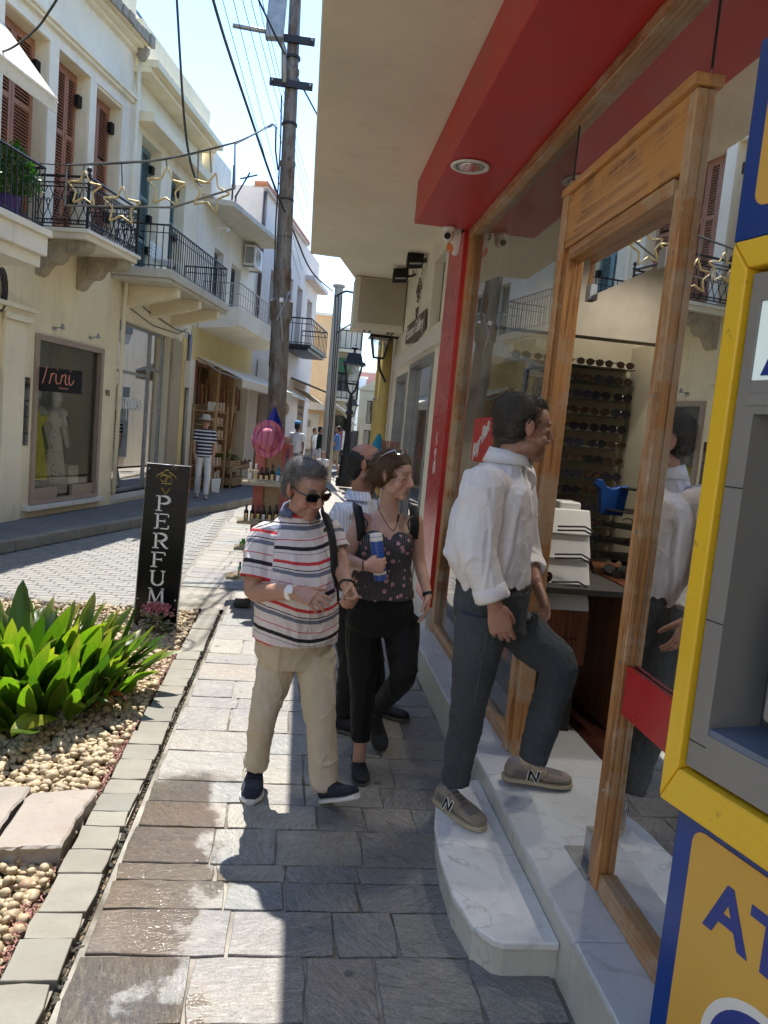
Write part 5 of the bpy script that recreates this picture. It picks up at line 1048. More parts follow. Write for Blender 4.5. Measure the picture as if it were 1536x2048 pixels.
# ---- siren, dome camera
c = AX(885, 495, 1.03)
sr = thing('alarm_siren', c, 'cream wall siren with an orange flasher on the red pilaster', 'alarm siren'); x_ = 1.085; yc = 5.95; zc = 3.02
zc = AX(888, 498, 1.06).z; yc = 5.93
def siren_ring(z, hw, d): return [Vector((x_-d*math.sin(math.pi*k/10)**.6, yc+hw*math.cos(math.pi*k/10), z)) for k in range(11)]
R_ = [(.17, .05, .045), (.16, .085, .07), (.10, .10, .085), (0, .10, .085), (-.08, .085, .075), (-.135, .055, .05), (-.155, .03, .03)]
b = MB(); vs = []
for z, hw, d in R_: vs += siren_ring(zc+z, hw, d)
nn_ = 11; b.add(vs, [(j*nn_+i, j*nn_+i+1, (j+1)*nn_+i+1, (j+1)*nn_+i) for j in range(len(R_)-1) for i in range(nn_-1)] + [tuple(range(nn_)), tuple(range((len(R_)-1)*nn_, len(R_)*nn_))]); b.build('casing', M['whitep'], sr, True)
MB().ell((x_-.045, yc, zc-.10), (.045, .06, .045), nu=14, nv=8).build('flasher', simple('orange_lens', (.75, .22, .05), .2), sr, True)
for k in range(5): MB().obox((x_-.080, yc-.03, zc+.07-.022*k), (.010, 0, 0), (0, .04, 0), (0, 0, .003)).build('vent_slot', M['black'], sr)
c = G(898, 455, 3.30); dc = thing('dome_camera', c, 'small white dome camera under the end of the red fascia', 'camera')
MB().lathe(c, [(.055, 0), (.058, -.02), (.045, -.03)], 20).build('base', M['whitep'], dc, True); MB().ell(c-Vector((0, 0, .055)), (.045, .045, .05)).build('ball', M['whitep'], dc, True); MB().lathe(c-Vector((.012, .038, .07)), [(.024, -.004), (.024, .008), (.014, .009), (.012, .004)], 14, (-.3, -1, -.4)).build('lens', M['black'], dc)

# ---- neighbour: the perfume gallery
pg = thing('perfume_shop', (1.2, 8.5, 0), 'pale neighbouring perfume shop with a large wall logo and glazed door', 'shop')
ops = [(6.85, 8.35, .35, 2.52, .12), (8.55, 9.5, .1, 2.45, .12), (6.75, 7.35, 2.78, 3.42, .1)]
wb = wall_open(MB(), WR, 6.30, 11.3, 0, 3.607, ops, .0); wb.quad(WR.p(11.3, 0, 0), WR.p(11.3, -5, 0), WR.p(11.3, -5, 9.5), WR.p(11.3, 0, 9.5)); wb.build('wall', M['white_pl'], pg)
MB().fb(WR, 6.32, 9.7, .0, .05, 2.56, 2.70).build('transom_band', M['white'], pg, bevel=.005)
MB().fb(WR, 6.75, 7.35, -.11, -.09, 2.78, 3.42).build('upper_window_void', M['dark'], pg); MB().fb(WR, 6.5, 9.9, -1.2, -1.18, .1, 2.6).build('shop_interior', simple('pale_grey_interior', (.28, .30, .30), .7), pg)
for a, c, z, y in ((6.85, 6.90, .35, 2.52), (8.30, 8.35, .35, 2.52), (8.55, 8.62, .1, 2.45), (9.43, 9.5, .1, 2.45), (6.9, 8.3, 2.47, 2.52), (8.62, 9.43, 2.38, 2.45)): MB().fb(WR, a, c, -.08, .015, z, y).build('frame', M['galv'], pg)
MB().quad(WR.p(6.9, -.05, .35), WR.p(8.3, -.05, .35), WR.p(8.3, -.05, 2.47), WR.p(6.9, -.05, 2.47)).build('pane', M['glass_r'], pg); MB().quad(WR.p(8.62, -.05, .1), WR.p(9.43, -.05, .1), WR.p(9.43, -.05, 2.38), WR.p(8.62, -.05, 2.38)).build('pane', M['glass_r'], pg)
M['brown_s'] = simple('brown_sign_print', (.11, .085, .07), .5)
sgn = thing('wall_sign', WR.p(8.1, .02, 3), 'brown perfume logo and Gallery lettering on the pale wall', 'sign')
b = MB(); b.prism([WR.p(7.45, .012, 2.80), WR.p(7.50, .012, 3.0), WR.p(8.85, .012, 3.0), WR.p(8.9, .012, 2.80), WR.p(8.1, .012, 2.74)], WR.n*.012).build('ribbon', M['brown_s'], sgn, bevel=.005)
MB().text('Essence Gallery', .19, WR.p(8.17, .026, 2.83), -WR.u, (0, 0, 1), .002).build('lettering', M['whitep'], sgn)
def logo(O, u, v, s, parent, mat):
    L = MB(); p = lambda a, c: Vector(O) + Vector(u)*a*s + Vector(v)*c*s; r_ = .022*s
    L.tube([p(-.52, .05), p(-.5, .18), p(-.12, .42)], r_*1.25, 6).tube([p(.52, .05), p(.5, .18), p(.12, .42)], r_*1.25, 6).tube([p(-.22, -.5), p(0, -.85), p(.22, -.5)], r_*1.3, 6).tube([p(-.1, .5), p(.1, .5)], r_*1.6, 6)
    for sg in (-1, 1): L.tube([p(sg*(.14+.17*math.cos(q*.35)), -.06*sg+.2*math.sin(q*.35)) for q in range(18)], r_, 6)
    L.tube([p(-.26, .2), p(.26, .2)], r_*.9, 6).tube([p(-.26, -.24), p(.26, -.24)], r_*.9, 6).tube([p(0, .28), p(0, -.34)], r_*.9, 6)
    rr_ = rng(3)
    for k in range(22): a, c = rr_.uniform(0, .42), rr_.uniform(.0, .34); L.ell(p(.18+a, .56+c*(.4+a*1.2)), .014*s, nu=6, nv=4)
    L.build('emblem', mat, parent)
logo(WR.p(8.15, .022, 3.26), -WR.u, Vector((0, 0, 1)), .30, sgn, M['brown_s'])
yp = thing('drainpipe', (1.05, 11.2, 0), 'pair of mustard yellow pipes at the far corner of the perfume shop', 'pipe'); M['must'] = simple('mustard_pipe_paint', (.50, .37, .12), .5, 0, .12, 5)
MB().cyl((1.06, 11.0, 0), (1.06, 11.0, 4.0), .065, 12).build('pipe', M['must'], yp, True); MB().cyl((1.04, 10.1, 0), (1.04, 10.1, 3.7), .075, 12).build('pipe', M['must'], yp, True)
for z in (1.0, 2.2, 3.3): MB().lathe((1.06, 11.0, z), [(.075, 0), (.075, .03)], 12).build('clip', M['galv'], yp)
# cabinet hung under the slab, with floodlights
ab = thing('wall_cabinet', (.85, 9.5, 3), 'beige sheet metal cabinet hung on the wall under the concrete slab', 'cabinet'); M['bge'] = simple('beige_sheet_metal', (.34, .29, .22), .55, 0, .05, 2, .02); M['bge2'] = simple('pale_beige_frame', (.58, .53, .43), .6, 0, .05)
MB().box(.50, 1.13, 9.32, 9.75, 2.98, 3.60).build('casing', M['bge2'], ab, bevel=.01); MB().box(.56, 1.12, 9.305, 9.319, 3.06, 3.58).build('panel', M['bge'], ab, bevel=.003)
for u_ in (.65, .72, .95, 1.0): MB().box(u_, u_+.03, 9.4, 9.6, 2.974, 2.979).build('vent_slot', M['black'], ab)
for (px, py, Yd, lab) in ((830, 521, 7.9, 'black floodlight nearer the wall above the beige cabinet'), (801, 551, 8.6, 'smaller black floodlight aimed past the beige cabinet')):
    c = AY(px, py, Yd); f_ = thing('floodlight', c, lab, 'floodlight', 'floodlights under the concrete slab'); s_ = .5
    MB().obox(c, (.085, 0, .01), (0, .05, -.03), (0, .03, .05)).build('housing', M['black'], f_, bevel=.008); MB().obox(c+Vector((0, -.05, -.018)), (.062, 0, .006), (0, .003, .0), (0, .018, .034)).build('lens', simple('grey_lens', (.42, .43, .43), .2), f_)
    MB().tube([c+Vector((.07, .02, 0)), c+Vector((.14, .05, .02)), (1.13, Yd+.08, c.z+.05)], .014, 6).build('arm', M['black'], f_); MB().tube([(1.1, Yd+.05, c.z+.05), (1.1, Yd, 3.58)], .007, 5).build('cable', M['wire'], f_)
# wall lantern beyond the cabinet
def lantern(o, c, s, m_frame, glassm, up=True):
    c = Vector(c); b = MB(); w0, w1, h = .11*s, .19*s, .42*s
    cs = [(-1, -1), (1, -1), (1, 1), (-1, 1)]
    for i in range(4):
        a, d = cs[i], cs[(i+1) % 4]; b.tube([c+Vector((a[0]*w0, a[1]*w0, 0)), c+Vector((a[0]*w1, a[1]*w1, h))], .014*s, 4)
        for w_, z in ((w0, 0), (w1, h)): b.tube([c+Vector((a[0]*w_, a[1]*w_, z)), c+Vector((d[0]*w_, d[1]*w_, z))], .014*s, 4)
    b.build('frame', m_frame, o); g = MB()
    for i in range(4): a, d = cs[i], cs[(i+1) % 4]; g.quad(c+Vector((a[0]*w0, a[1]*w0, 0)), c+Vector((d[0]*w0, d[1]*w0, 0)), c+Vector((d[0]*w1, d[1]*w1, h)), c+Vector((a[0]*w1, a[1]*w1, h)))
    g.build('pane', glassm, o); t = MB()
    for (wa, za, wb_, zb_) in ((.26*s, h-.01*s, .23*s, h+.05*s), (.19*s, h+.05*s, .14*s, h+.24*s), (.14*s, h+.24*s, .02*s, h+.27*s)):
        t.hexa([c+Vector((x*wa, y*wa, za)) for x, y in cs] + [c+Vector((x*wb_, y*wb_, zb_)) for x, y in cs])
    t.lathe(c+Vector((0, 0, h+.27*s)), [(.03*s, 0), (.02*s, .04*s), (.07*s, .07*s), (.075*s, .10*s), (.02*s, .12*s), (.01*s, .16*s)], 10); t.build('roof', m_frame, o)
    MB().ell(c+Vector((0, 0, h*.72)), (.035*s, .035*s, .06*s), nu=10, nv=8).build('bulb', M['whitep'], o)
M['glass_l'] = glass('frosted_lantern_glass', (.95, .98, .98), .8, .45)
wlq = AY(757, 716, 9.85); wlm = thing('wall_lantern', wlq, 'black wall lantern hanging below the beige cabinet', 'lantern'); lantern(wlm, wlq, .60, M['iron'], M['glass_l']); MB().tube([wlq+Vector((0, 0, 0)), wlq+Vector((.03, 0, -.15)), wlq+Vector((.12, 0, -.3))], .018, 6).build('bracket', M['iron'], wlm); MB().tube([wlq+Vector((.0, 0, .3)), (1.14, 9.85, wlq.z+.28)], .02, 6).build('arm', M['iron'], wlm)
# things hanging by the perfume door
q = AY(756, 895, 9.6); MB().lathe(q-Vector((0, 0, .08)), [(.14, 0), (.09, .1), (.01, .26)], 14).build('blue_hat', simple('turquoise_cloth', (.02, .25, .40), .8), None, True, label='turquoise pointed sun hat hanging outside the perfume shop', cat='hat')
q = AY(780, 905, 8.6); b = MB()
for k in range(7): b.box(q.x-.10+.03*k, q.x-.082+.03*k, 8.6, 8.63, q.z-.06, q.z+.13)
b.build('striped_slat_hanging', simple('red_brown_slats', (.30, .10, .06), .8), None, label='red and cream striped hanging by the perfume shop window', cat='hanging')

# ---- cash machine
atm = thing('cash_machine', WA.p(-.35, -.2, 0), 'blue and yellow cash machine kiosk standing at the shop front', 'cash machine')
M['ayel'] = simple('glossy_yellow_paint', (.82, .52, .03), .28, 0, .04, 2, .02, 30, dirt=((.42, .28, .05), 26, .64, .72)); M['ablu'] = simple('glossy_blue_vinyl', (.005, .045, .26), .22, 0, .1, 2, .02, 20); M['aor'] = simple('orange_yellow_vinyl', (.68, .40, .07), .3, 0, .05, 3, .02, 20, dirt=((.3, .2, .08), 9, .66, .8)); M['agry'] = simple('slate_grey_plastic', (.235, .23, .225), .42, 0, .06, 3, .15, 300, .001); M['adrk'] = simple('dark_grey_recess', (.06, .065, .072), .5); M['alet'] = simple('royal_blue_print', (.02, .045, .27), .35, 0, .03)
def A_box(nm, mat, *bx_, bv=.004, parent=None): return MB().fb(WA, *bx_).build(nm, mat, parent or atm, bevel=bv)
A_box('body', M['ablu'], -.70, -.045, -.42, -.035, 0, .955); A_box('back_cabinet', M['ablu'], -.70, -.03, -.42, -.175, .957, 2.66)
A_box('header', M['ablu'], -.74, .0, -.099, -.012, 2.235, 2.66)
# mitred yellow frame
f0, f1 = (-.74, -.012, .955, 2.232), (-.68, -.060, 1.048, 2.17)
def frame_seg(a, b_, c, d, nm='yellow_frame'):   # outer a-b, inner c-d  in (u,z)
    pts = [WA.p(*a[:1], -.098, a[1]), WA.p(b_[0], -.098, b_[1]), WA.p(d[0], -.098, d[1]), WA.p(c[0], -.098, c[1]), WA.p(a[0], 0, a[1]), WA.p(b_[0], 0, b_[1]), WA.p(d[0], 0, d[1]), WA.p(c[0], 0, c[1])]
    MB().hexa(pts).build(nm, M['ayel'], atm, bevel=.006)
e = .0008
frame_seg((f0[1], f0[2]+e), (f0[1], f0[3]-e), (f1[1], f1[2]+e), (f1[1], f1[3]-e)); frame_seg((f0[0], f0[2]+e), (f0[0], f0[3]-e), (f1[0], f1[2]+e), (f1[0], f1[3]-e))
frame_seg((f0[0]+e, f0[2]), (f0[1]-e, f0[2]), (f1[0]+e, f1[2]), (f1[1]-e, f1[2])); frame_seg((f0[0]+e, f0[3]), (f0[1]-e, f0[3]), (f1[0]+e, f1[3]), (f1[1]-e, f1[3]))
# grey fascia with recess
ou = (-.672, -.068, 1.060, 2.158); b = wall_open(MB(), WA, ou[0], ou[1], ou[2], ou[3], [(-.62, -.118, 1.15, 1.86, .15), (-.62, -.094, 1.93, 2.10, .012)], -.015)
for a, c in (((ou[0], ou[2]), (ou[1], ou[2])), ((ou[1], ou[2]), (ou[1], ou[3])), ((ou[1], ou[3]), (ou[0], ou[3])), ((ou[0], ou[3]), (ou[0], ou[2]))): b.quad(WA.p(a[0], -.015, a[1]), WA.p(c[0], -.015, c[1]), WA.p(c[0], -.098, c[1]), WA.p(a[0], -.098, a[1]))
fa = b.build('fascia', M['agry'], atm)
A_box('recess_back', M['adrk'], -.62, -.118, -.170, -.166, 1.15, 1.86, parent=fa, bv=0)
A_box('lit_panel', emis('backlit_white_panel', (.70, .82, .82), .10), -.618, -.096, -.0265, -.020, 1.932, 2.098, parent=fa, bv=0)
MB().text('ATM', .19, WA.p(-.125, -.019, 1.945), -WA.u, (0, 0, 1), .001, align='LEFT', bold=.004).build('lettering', M['alet'], fa)
MB().fb(WA, -.62, -.1181, -.164, -.017, 1.1501, 1.165).build('recess_floor', simple('blue_grey_tray', (.12, .16, .24), .35), fa)
A_box('card_reader', M['agry'], -.45, -.215, -.164, -.05, 1.22, 1.50, parent=fa, bv=.012); A_box('card_slot', M['black'], -.42, -.24, -.0495, -.045, 1.25, 1.45, parent=fa, bv=.003)
A_box('screen', M['black'], -.56, -.24, -.164, -.15, 1.56, 1.82, parent=fa, bv=.004)
for z in (1.12, 1.70, 1.40): MB().fb(WA, -.1175, -.069, -.0145, -.0135, z, z+.002).build('seam', M['black'], fa)
MB().fb(WA, -.25, -.095, -.0145, -.0125, 1.878, 1.905).build('slot_cover', M['agry'], fa, bevel=.001)
# rounded orange panel with letters and roundel
def rrect(u0, u1, z0, z1, r_, n): 
    P_ = []
    for (cu_, cz, a0_) in ((u1-r_, z1-r_, 0), (u0+r_, z1-r_, 90), (u0+r_, z0+r_, 180), (u1-r_, z0+r_, 270)):
        for k in range(6): a = rad(a0_+18*k); P_.append(WA.p(cu_+r_*math.cos(a), n, cz+r_*math.sin(a)))
    return P_
MB().prism(rrect(-.64, -.10, .30, .925, .035, -.0345), WA.n*.002).build('orange_panel', M['aor'], atm)
MB().text('ATM', .165, WA.p(-.168, -.0325, .735), -WA.u, (0, 0, 1), .0008, align='LEFT', bold=.0045, space=1.02).build('lettering', M['alet'], atm)
for R_, m_, n_ in ((.15, M['whitep'], -.0323), (.128, M['alet'], -.0318)): MB().prism([WA.p(-.345+R_*math.cos(q*.157), n_, .505+R_*math.sin(q*.157)) for q in range(40)], WA.n*.0008).build('roundel', m_, atm)
MB().prism(rrect(-.60, -.045, 2.30, 2.60, .03, -.0118), WA.n*.002).build('header_logo', M['aor'], atm)
# ================================================================== STREET FURNITURE AND GOODS
# steel utility pole
M['pole'] = (lambda t: (t.col(t.mix(t.ramp(t.noise(t.coord('World', (6, 6, 1.6)), 1.5, 8, .72), [(.42, (0,)*3), (.60, (1,)*3)]), (.20, .19, .175), t.ramp(t.noise(t.coord('World'), 12, 5), [(.3, (.07, .045, .03)), (.7, (.16, .10, .065))]))), t.set(Roughness=.55, Metallic=.35), t.bump(t.noise(t.coord('World'), 25, 5), .4, .004), t.m)[-1])(MT('rusty_galvanised_pole'))
pa, pb_ = AY(552, 845, 12), AY(592, -30, 12); d_ = (pb_-pa)/(pb_.z-pa.z); base = pa - d_*pa.z
pol = thing('utility_pole', base, 'tall rusty steel utility pole behind the display of hats and bottles', 'utility pole')
at_z = lambda z: base + d_*z
r0 = [(0, .150), (3.3, .145), (3.35, .175), (3.6, .180), (3.65, .135), (4.1, .132), (4.15, .120), (5.6, .112), (5.62, .118), (5.68, .118), (5.70, .105), (6.9, .098), (6.95, .112), (7.0, .112), (7.02, .092), (7.6, .09), (10.5, .075)]
MB().tube([at_z(z) for z, _ in r0], [q for _, q in r0], 18).build('shaft', M['pole'], pol, 40)
for z in (4.55, 5.1, 6.2, 7.15): MB().lathe(at_z(z), [(.118, 0), (.118, .035)], 16).build('band', M['iron'], pol)
for z in (AY(580, 85, 12).z, AY(582, 175, 12).z):
    c = at_z(z); MB().box(c.x-.32, c.x+.32, c.y-.14, c.y-.08, z-.05, z+.05).build('cross_arm', M['iron'], pol, bevel=.005)
    for sg in (-.28, .28): MB().lathe((c.x+sg, c.y-.17, z), [(.018, -.02), (.018, .04)], 8, (0, 1, 0)).build('bolt', M['galv'], pol)
a = [AY(568, 165, 11.85), AY(568, 100, 11.85), AY(560, 74, 11.8), AY(545, 65, 11.7), AY(466, 51, 11.5)]
MB().tube(a, [.04, .04, .04, .035, .03], 8).build('lamp_arm', M['galv'], pol, True)
MB().obox(AY(553, 30, 11.7), (.13, 0, .01), (0, .08, 0), (.01, 0, .34)).build('street_lamp_head', M['galv'], pol, bevel=.03)
MB().tube([AY(556, 340, 11.8), AY(551, 300, 11.8), AY(552, 255, 11.8), AY(545, 248, 11.8), AY(520, 262, 11.5), AY(470, 287, 9)], .014, 5).build('feed_cable', M['wire'], pol)
MB().tube([at_z(z)+Vector((-.13-.01*math.sin(z*3), -.05, 0)) for z in (2.6, 3.2, 3.7, 4.2, 4.8, 5.4, 6.0, 6.6)], .012, 5).build('riser_cable', M['wire'], pol)
MB().tube([at_z(3.0)+Vector((.05, -.15, 0)), at_z(3.6)+Vector((-.02, -.2, 0)), at_z(3.75)+Vector((.12, -.15, 0)), at_z(3.3)+Vector((-.05, -.2, 0))], .012, 5).build('tie_wire', M['galv'], pol)
MB().obox(AY(563, 600, 11.8), (.03, 0, 0), (0, .02, 0), (0, 0, .03)).build('junction_box', M['whitep'], pol)

# overhead cables
def cable(pts, r_, lab, grp='overhead cables', m=None):
    V_ = [AY(*p) for p in pts]; Q = []
    for i in range(len(V_)-1):
        a, b_, c, d = V_[max(i-1, 0)], V_[i], V_[i+1], V_[min(i+2, len(V_)-1)]
        for k in range(8): t_ = k/8; Q.append(.5*((2*b_)+(c-a)*t_+(2*a-5*b_+4*c-d)*t_*t_+(3*b_-a-3*c+d)*t_**3))
    Q.append(V_[-1]); return MB().tube(Q, r_, 6).build('cable', m or M['wire'], None, True, label=lab, cat='cable', group=grp)
cable([(415, -40, 8), (450, 80, 8.6), (500, 230, 9.6), (548, 370, 11), (590, 470, 13), (625, 545, 16), (665, 582, 22)], .017, 'thick black cable crossing the sky down to the concrete pole')
cable([(352, -30, 8.5), (360, 110, 8.6), (368, 230, 8.9), (378, 310, 9.2), (393, 362, 10), (402, 372, 13)], .014, 'black cable hanging straight down in front of the yellow house')
cable([(120, -12, 6), (100, 20, 6.4), (70, 60, 7), (15, 100, 8), (-40, 110, 9)], .010, 'short black cable looping past the top left shutters')
for k, (x0, x1, y1) in enumerate(((440, 600, 560), (462, 604, 540), (480, 617, 470), (497, 618, 420), (512, 618, 400), (520, 618, 370))):
    cable([(x0, -20, 9), ((x0+x1)/2-4, y1*.47, 12.5), (x1, y1, 19)], .0045, ['first thin wire from the yellow house side', 'second thin wire in the fan beside the pole', 'third thin wire in the fan beside the pole', 'fourth thin wire in the fan beside the pole', 'fifth thin wire in the fan beside the pole', 'thin wire closest to the pole'][k], 'thin wires in the fan')
cable([(508, -20, 11), (560, 90, 11.6), (600, 165, 13), (640, 240, 15)], .016, 'thick cable passing behind the pole cross arms')
cable([(672, 592, 23.8), (690, 583, 22), (706, 585, 20), (722, 590, 18)], .035, 'thick cable bundle leaving the concrete pole to the right')
cable([(675, 665, 23.8), (690, 655, 21), (708, 645, 19), (724, 636, 17)], .02, 'grey cable from the concrete pole to the beige cabinet')

# star decorations in their wire frame
M['frw'] = simple('dull_steel_bar', (.20, .20, .19), .5, .5)
yA, yB = 9.0, 7.75
def SF(px, py): t_ = (px-130)/340; return AY(px, py, yA+(yB-yA)*t_)
fr_ = thing('star_light_frame', SF(300, 330), 'steel bar frame of four golden light stars strung across the street', 'light decoration')
MB().tube([SF(470, 376), SF(345, 415), SF(130, 411), SF(134, 330), SF(300, 322), SF(375, 310), SF(470, 285), SF(469, 376)], .011, 6).build('frame_bar', M['frw'], fr_)
for k, (x, y, R, ro) in enumerate(((168, 378, 33, .0), (243, 412, 36, .0), (332, 375, 38, .0), (420, 385, 38, -.25))):
    c = SF(x, y); s_ = R/1500*c.y; P_ = []
    for j in range(10): a = math.pi/2 + j*math.pi/5 + ro; q = s_*(1.0 if j % 2 == 0 else .46); P_.append(c+Vector((q*math.cos(a), 0, q*math.sin(a)*1.02)))
    Q = []
    for j in range(10):
        a, b_ = P_[j], P_[(j+1) % 10]
        for t_ in (.08, .5, .92): Q.append(a.lerp(b_, t_))
    st = MB().tube(Q, .0085, 6, closed=True).build('star', M['gold'], fr_, True)
    MB().tube([q+Vector((0, .025, 0)) for q in Q], .0055, 6, closed=True).build('inner_tube', M['gold'], st, True)
    MB().tube([SF(x, 322-(x-300)*.18 if x > 300 else 326), c+Vector((0, 0, s_*.95))], .008, 5).build('hanger', M['frw'], fr_) if k != 0 else MB().tube([SF(168, 328), SF(167, 410)], .008, 5).build('hanger', M['frw'], fr_)
MB().tube([SF(397, 300), SF(395, 375)], .009, 5).build('hanger', M['frw'], fr_)
cable([(0, 318, 10.2), (130, 330, 9), (300, 323, 8.4), (380, 307, 8), (470, 284, 7.75), (520, 262, 9.5), (553, 249, 11.9)], .006, 'thin support wire carrying the golden star frame')
rd = thing('roof_aerials', W2.p(4.9, 0, 6.3), 'thin steel rods and aerial wires on the low roof behind the stars', 'aerial')
for p, q in (((468, 330, 17), (464, 400, 17)), ((500, 345, 18), (470, 395, 18)), ((480, 358, 18), (515, 350, 18)), ((472, 390, 18), (470, 415, 18))): MB().tube([AY(*p), AY(*q)], .02, 5).build('rod', M['iron'], rd)

# concrete pole farther down
pa, pb_ = AY(648, 985, 24), AY(678, 574, 24); M['cpole'] = plaster('old_concrete_pole', (.62, .57, .48), (.2, .17, .13), .6)
cp = thing('concrete_pole', (pa.x, 24, 0), 'pale concrete pole wrapped with cables far down the street', 'utility pole'); dd = (pb_-pa)/(pb_.z-pa.z)
MB().tube([pa-dd*pa.z, pb_], [.20, .13], 12).build('shaft', M['cpole'], cp, 40)
for k in range(3): MB().tube([pb_+Vector((.1*k-.1, -.3, -.3)), pb_+Vector((-.05+.08*k, -.32, -1.0)), AY(667+4*k, 700, 23.6), AY(658+3*k, 850, 23.5), AY(649+2*k, 960, 23.5)], .016, 5).build('cable', M['wire'], cp)
MB().lathe(pb_, [(.18, -.02), (.2, .05), (.1, .12)], 10).build('cap', M['cpole'], cp)

# street lamp
lc = AY(704, 768, 23); sl_ = thing('street_lamp', (lc.x+.1, 23, 0), 'black lantern street lamp in the middle distance', 'street lamp')
lantern(sl_, lc, 1.38, M['iron'], M['glass_l'])
b = MB(); bx0 = lc.x + .02; by = 23
b.tube([(lc.x, 23, lc.z-.30), (lc.x+.0, 23, lc.z-.9), (lc.x+.02, 23, 0)], [.05, .075, .10], 12); b.lathe((lc.x+.015, 23, 0), [(.26, 0), (.26, .25), (.20, .3), (.17, .9), (.19, .95), (.13, 1.05), (.10, 1.5)], 12); b.lathe((lc.x, 23, lc.z-.95), [(.07, 0), (.14, .06), (.10, .14), (.06, .2)], 12)
for sg in (-1, 1): b.tube([(lc.x, 23, lc.z-.32), (lc.x+sg*.1, 23, lc.z-.2), (lc.x+sg*.16, 23, lc.z)], .035, 6)
b.build('post', M['iron'], sl_, 40)
lc = AY(702, 832, 36); s2 = thing('street_lamp', (lc.x, 36, 0), 'smaller lantern street lamp farther away behind the first', 'street lamp'); lantern(s2, lc, 1.2, M['iron'], M['glass_l']); MB().tube([(lc.x, 36, 0), (lc.x, 36, lc.z)], .06, 8).build('post', M['iron'], s2)

# ---- PERFUME sign
A0, B0 = G(268, 1252), G(352, 1256); A1, B1 = Vector((-1.207, 6.188, 1.345)), Vector((-.868, 6.188, 1.325))
ps = thing('perfume_sign', (A0.x+.17, 6.19, 0), 'tall black free-standing board reading PERFUME in white letters', 'sign')
xl0, xr0 = -1.245, -.905; th_ = .03
def SPt(s, t, dy=0): # s across 0..1, t up 0..1
    xl, xr = xl0+(A1.x-xl0)*t, xr0+(B1.x-xr0)*t; return Vector((xl+(xr-xl)*s, 6.188+dy, 1.335*t))
M['gblk'] = simple('gloss_black_vinyl', (.006, .006, .008), .22, 0, .1, 1, .02, 10, spec=.25); M['wlet'] = simple('white_letter_vinyl', (.72, .72, .70), .5, 0, .02)
MB().prism([SPt(0, .0), SPt(1, .0), SPt(1, 1), SPt(0, 1)], (0, th_, 0)).build('board', M['gblk'], ps)
t = MB(); t.tube([SPt(0, 0, .012), SPt(0, 1, .012), SPt(1, 1, .012), SPt(1, 0, .012)], .008, 4); t.build('edge_trim', M['silver'], ps)
for s_, tt in ((.05, .17), (.93, .17), (.06, .97)): MB().ell(SPt(s_, tt, -.003), .009, nu=8, nv=5).build('screw', M['silver'], ps)
logo(SPt(.47, .912, -.006), Vector((1, 0, 0)), Vector((0, 0, 1)), .145, ps, simple('brass_print', (.45, .32, .08), .35, .6, .1))
def stroke_letter(b, ch, O, w_, h, u, v, th=.012, dep=.004):
    O, u, v = Vector(O), Vector(u), Vector(v); n = u.cross(v)
    def bar(x0, y0, x1, y1, t_):
        a, c = O+u*x0*w_+v*y0*h, O+u*x1*w_+v*y1*h; d = (c-a).normalized(); s_ = n.cross(d)*t_/2; b.prism([a-s_, c-s_, c+s_, a+s_], n*dep)
    def ser(x, y, L=.20): bar(x-L, y, x+L, y, th*.45)
    def arc(cx, cy, rx, ry, a0, a1, t_=th):
        p = [O+u*(cx+rx*math.cos(rad(a0+(a1-a0)*k/14)))*w_+v*(cy+ry*math.sin(rad(a0+(a1-a0)*k/14)))*h for k in range(15)]
        for i in range(14):
            d = (p[i+1]-p[i]).normalized(); s_ = n.cross(d)*t_*(.38+.3*abs(math.cos(rad(a0+(a1-a0)*(i+.5)/14))))/1; b.prism([p[i]-s_, p[i+1]-s_, p[i+1]+s_, p[i]+s_], n*dep)
    t2 = th*.5
    if ch in 'PERF': bar(.2, 0, .2, 1, th); ser(.2, 0); ser(.15, 1, .15)
    if ch in 'PR': arc(.45, .74, .38, .26, -90, 90); bar(.2, 1, .45, 1, t2); bar(.2, .48, .45, .48, t2)
    if ch == 'R': bar(.45, .48, .85, 0, th); ser(.88, 0, .12)
    if ch in 'EF': bar(.2, 1, .85, 1, t2); bar(.85, 1, .87, .8, t2); bar(.2, .52, .65, .52, t2); bar(.65, .62, .65, .42, t2)
    if ch == 'E': bar(.2, 0, .88, 0, t2); bar(.88, 0, .9, .22, t2)
    if ch == 'U': bar(.18, 1, .18, .3, th); bar(.85, 1, .85, .3, t2); arc(.515, .32, .335, .32, 180, 360, th*.8); ser(.18, 1, .17); ser(.85, 1, .14)
    if ch == 'M': bar(.1, 0, .14, 1, t2); bar(.14, 1, .5, .05, th); bar(.5, .05, .88, 1, t2); bar(.88, 1, .92, 0, th); ser(.1, 0, .13); ser(.92, 0, .15); ser(.1, 1, .1); ser(.9, 1, .1)
b = MB()
for k, ch in enumerate('PERFUME'):
    py = (1008, 1044, 1083, 1121, 1158, 1193, 1230)[k]; tz = AY(320, py+12, 6.18).z; cx = SPt(.47, tz/1.335).x - .0*(k); stroke_letter(b, ch, (cx-.063, 6.186, tz-.004), .126, .118, (1, 0, 0), (0, 0, 1), .018)
b.build('lettering', M['wlet'], ps)

